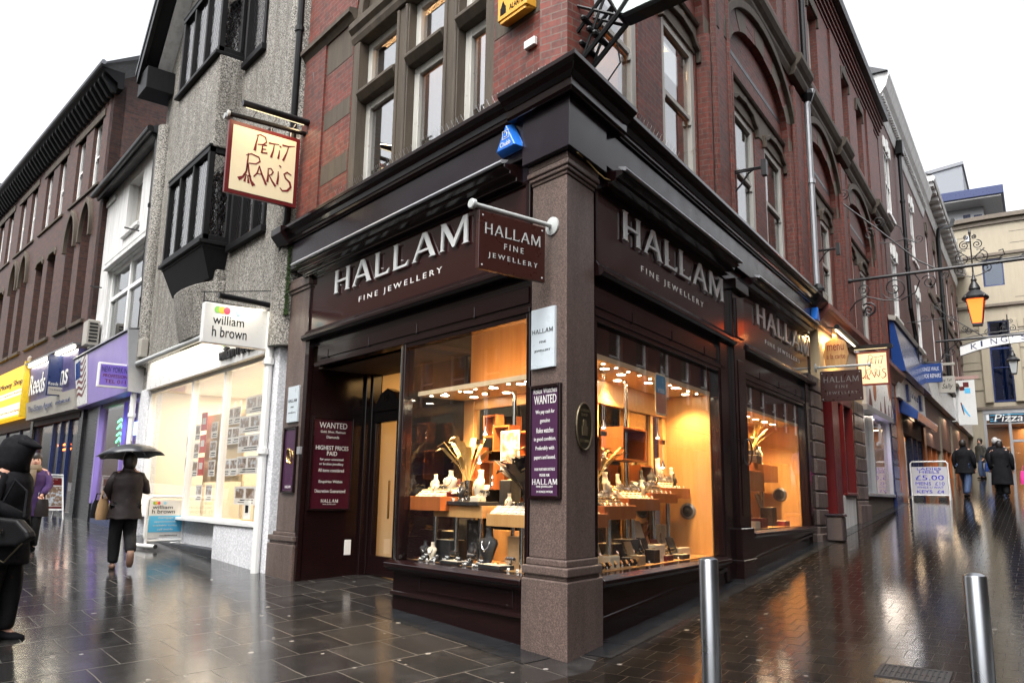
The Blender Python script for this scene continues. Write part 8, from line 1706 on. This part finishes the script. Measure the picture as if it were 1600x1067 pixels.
t = thing("round_speaker", R.P(8.7, -.6, 1.4), "round grey speaker on the farther window's end wall", "speaker"); m = MB(); c = R.P(8.86, -.55, 1.42); m.lathe(c, [(.12, 0), (.12, .012), (.085, .025), (.08, .01)], 22, -R.du); m.build("ring", M['lead'], t, smooth='auto'); m = MB(); m.lathe(c-R.du*.012, [(.09, 0), (.04, .006), (.02, .014)], 18, -R.du); m.build("cone", M['rubber'], t)
# --- agency window: property cards on hanging panels
area("agency_room_light", L.P(9.8, -1.6, 3.34), L.P(9.8, -1.6, 0), 5.5, 2.0, 95, (1, .87, .68)); area("agency_window_light", L.P(9.6, -.45, 3.32), L.P(9.6, -.9, 1.5), 5, .2, 13, (1, .82, .55))
def card(u, z, o, w, h, lab, grp, kind, first=None):
    p = L.P(u, o, z)
    if first: return copy_tree(first, p-first.location, lab)
    t = thing("property_card", p, lab, "property card", grp); m = MB(); m.box(L, u-w/2, u+w/2, o, o+.006, z, z+h); m.build("card", M['red_card'] if kind == 'red' else M['card_white'], t); m = MB()
    if kind == 'red': m.box(L, u-w*.3, u+w*.3, o+.006, o+.008, z+h*.35, z+h*.7)
    elif kind == 'two': m.box(L, u-w*.44, u-w*.05, o+.006, o+.008, z+h*.35, z+h*.88); m.box(L, u+w*.05, u+w*.44, o+.006, o+.008, z+h*.35, z+h*.88)
    else: m.box(L, u-w*.42, u+w*.42, o+.006, o+.008, z+h*.42, z+h*.9)
    m.build("photo", M['card_white'] if kind == 'red' else M['paper_photo'], t)
    if kind != 'red':
        m = MB(); m.box(L, u-w*.4, u+w*.2, o+.006, o+.008, z+h*.22, z+h*.28); m.box(L, u-w*.4, u+w*.3, o+.006, o+.008, z+h*.1, z+h*.14); m.build("print", M['coat_black'], t)
    return t
f = None
for i in range(3): q = card(10.75, 1.62+.42*i, -.5, .32, .34, "small red card hanging in the left pane of the agency window", "red cards in the agency window", 'red', f); f = f or q
f = None
for u, z in ((10.3, 2.3), (10.3, 1.95), (10.3, 1.6), (9.55, 2.15), (9.55, 1.6), (7.55, 2.35), (7.55, 1.98), (7.55, 1.62), (10.9, 1.15), (10.35, 1.15), (9.2, 2.15), (9.2, 1.6), (9.55, 2.5), (9.2, 2.5), (11.25, 2.3), (11.25, 1.95), (11.25, 1.6), (11.7, 2.1), (11.7, 1.7)): q = card(u, z, -.55, .34, .3, "small white card with one house photo in the agency window", "white single photo cards in the agency window", 'one', f); f = f or q
f = None
for u, z in ((8.45, 2.3), (8.45, 1.98), (8.45, 1.62), (8.45, 1.12), (8.2, 2.62)): q = card(u, z, -.5, .95, .3, "wide white card with two house photos in the agency window", "wide white cards in the agency window", 'two', f); f = f or q
f = None
for u, z in ((7.02, 2.5), (7.02, 1.9)): q = card(u, z, -.4, .3, .42, "tall white card at the right edge of the agency window", "tall cards at the right of the agency window", 'one', f); f = f or q
t = thing("leaflet_stand", L.P(7.2, -.3, .9), "pale leaflet holder on the agency window ledge", "leaflet stand"); m = MB(); m.box(L, 7.0, 7.6, -.35, -.33, .9, 1.08); m.build("leaflet", plain("pale_green_leaflet", (.45, .65, .5), .4), t); m = MB(); text(m, L, "mortgages", 7.5, 7.08, .96, 1.02, -.329, .002); m.build("lettering", M['coat_black'], t)
t = thing("notice_card", L.P(7.9, -.3, .9), "white card with black square on the agency window ledge", "card"); m = MB(); m.box(L, 7.78, 8.05, -.35, -.34, .9, 1.2); m.build("card", M['card_white'], t); m = MB(); m.box(L, 7.85, 7.98, -.34, -.338, 1.0, 1.12); m.build("print", M['coat_black'], t)
mb = MB(); mb.prism([L.P(6.9, -.5, 1.5), L.P(7.3, -.5, 1.5), L.P(7.3, -.75, 1.85), L.P(6.9, -.75, 1.85)], (0, 0, .01)); tag(mb.build("brochure_shelf", M['yellow_plastic'], None), "amber edged brochure shelf at the right of the agency window", "shelf")
f = None
for i in range(7):
    p = L.P(7.4+.18*i, -.9-.05*(i % 2), 2.55-.06*(i % 3))
    if f is None:
        t = thing("pendant_bulb", p, "bare glowing bulb of the hanging cluster in the agency", "pendant light", "bare bulbs in the agency's right cluster"); m = MB(); m.ball(p, .045, 10); m.build("bulb", M['bulb'], t); m = MB(); m.tube([p+Vector((0, 0, .04)), p+Vector((0, 0, .8))], .004, 4); m.build("flex", M['white'], t); f = t
    else: copy_tree(f, p-f.location)
for i in range(9): q = copy_tree(f, L.P(9.9+.3*i, -1.3, 2.35)-f.location, "bare glowing bulb in the long row deep in the agency"); q["group"] = "bare bulbs in the agency's long row"
t = thing("notice_board", L.P(9.2, -1.4, 1.2), "tall pale display board with hung cards standing inside the agency", "display board"); m = MB(); m.box(L, 8.9, 10.9, -.62, -.6, 1.5, 2.75); m.build("panel", M['cream'], t); m = MB(); m.box(L, 8.9, 8.94, -.64, -.6, .88, 1.5); m.box(L, 10.86, 10.9, -.64, -.6, .88, 1.5); m.build("leg", M['chrome'], t)
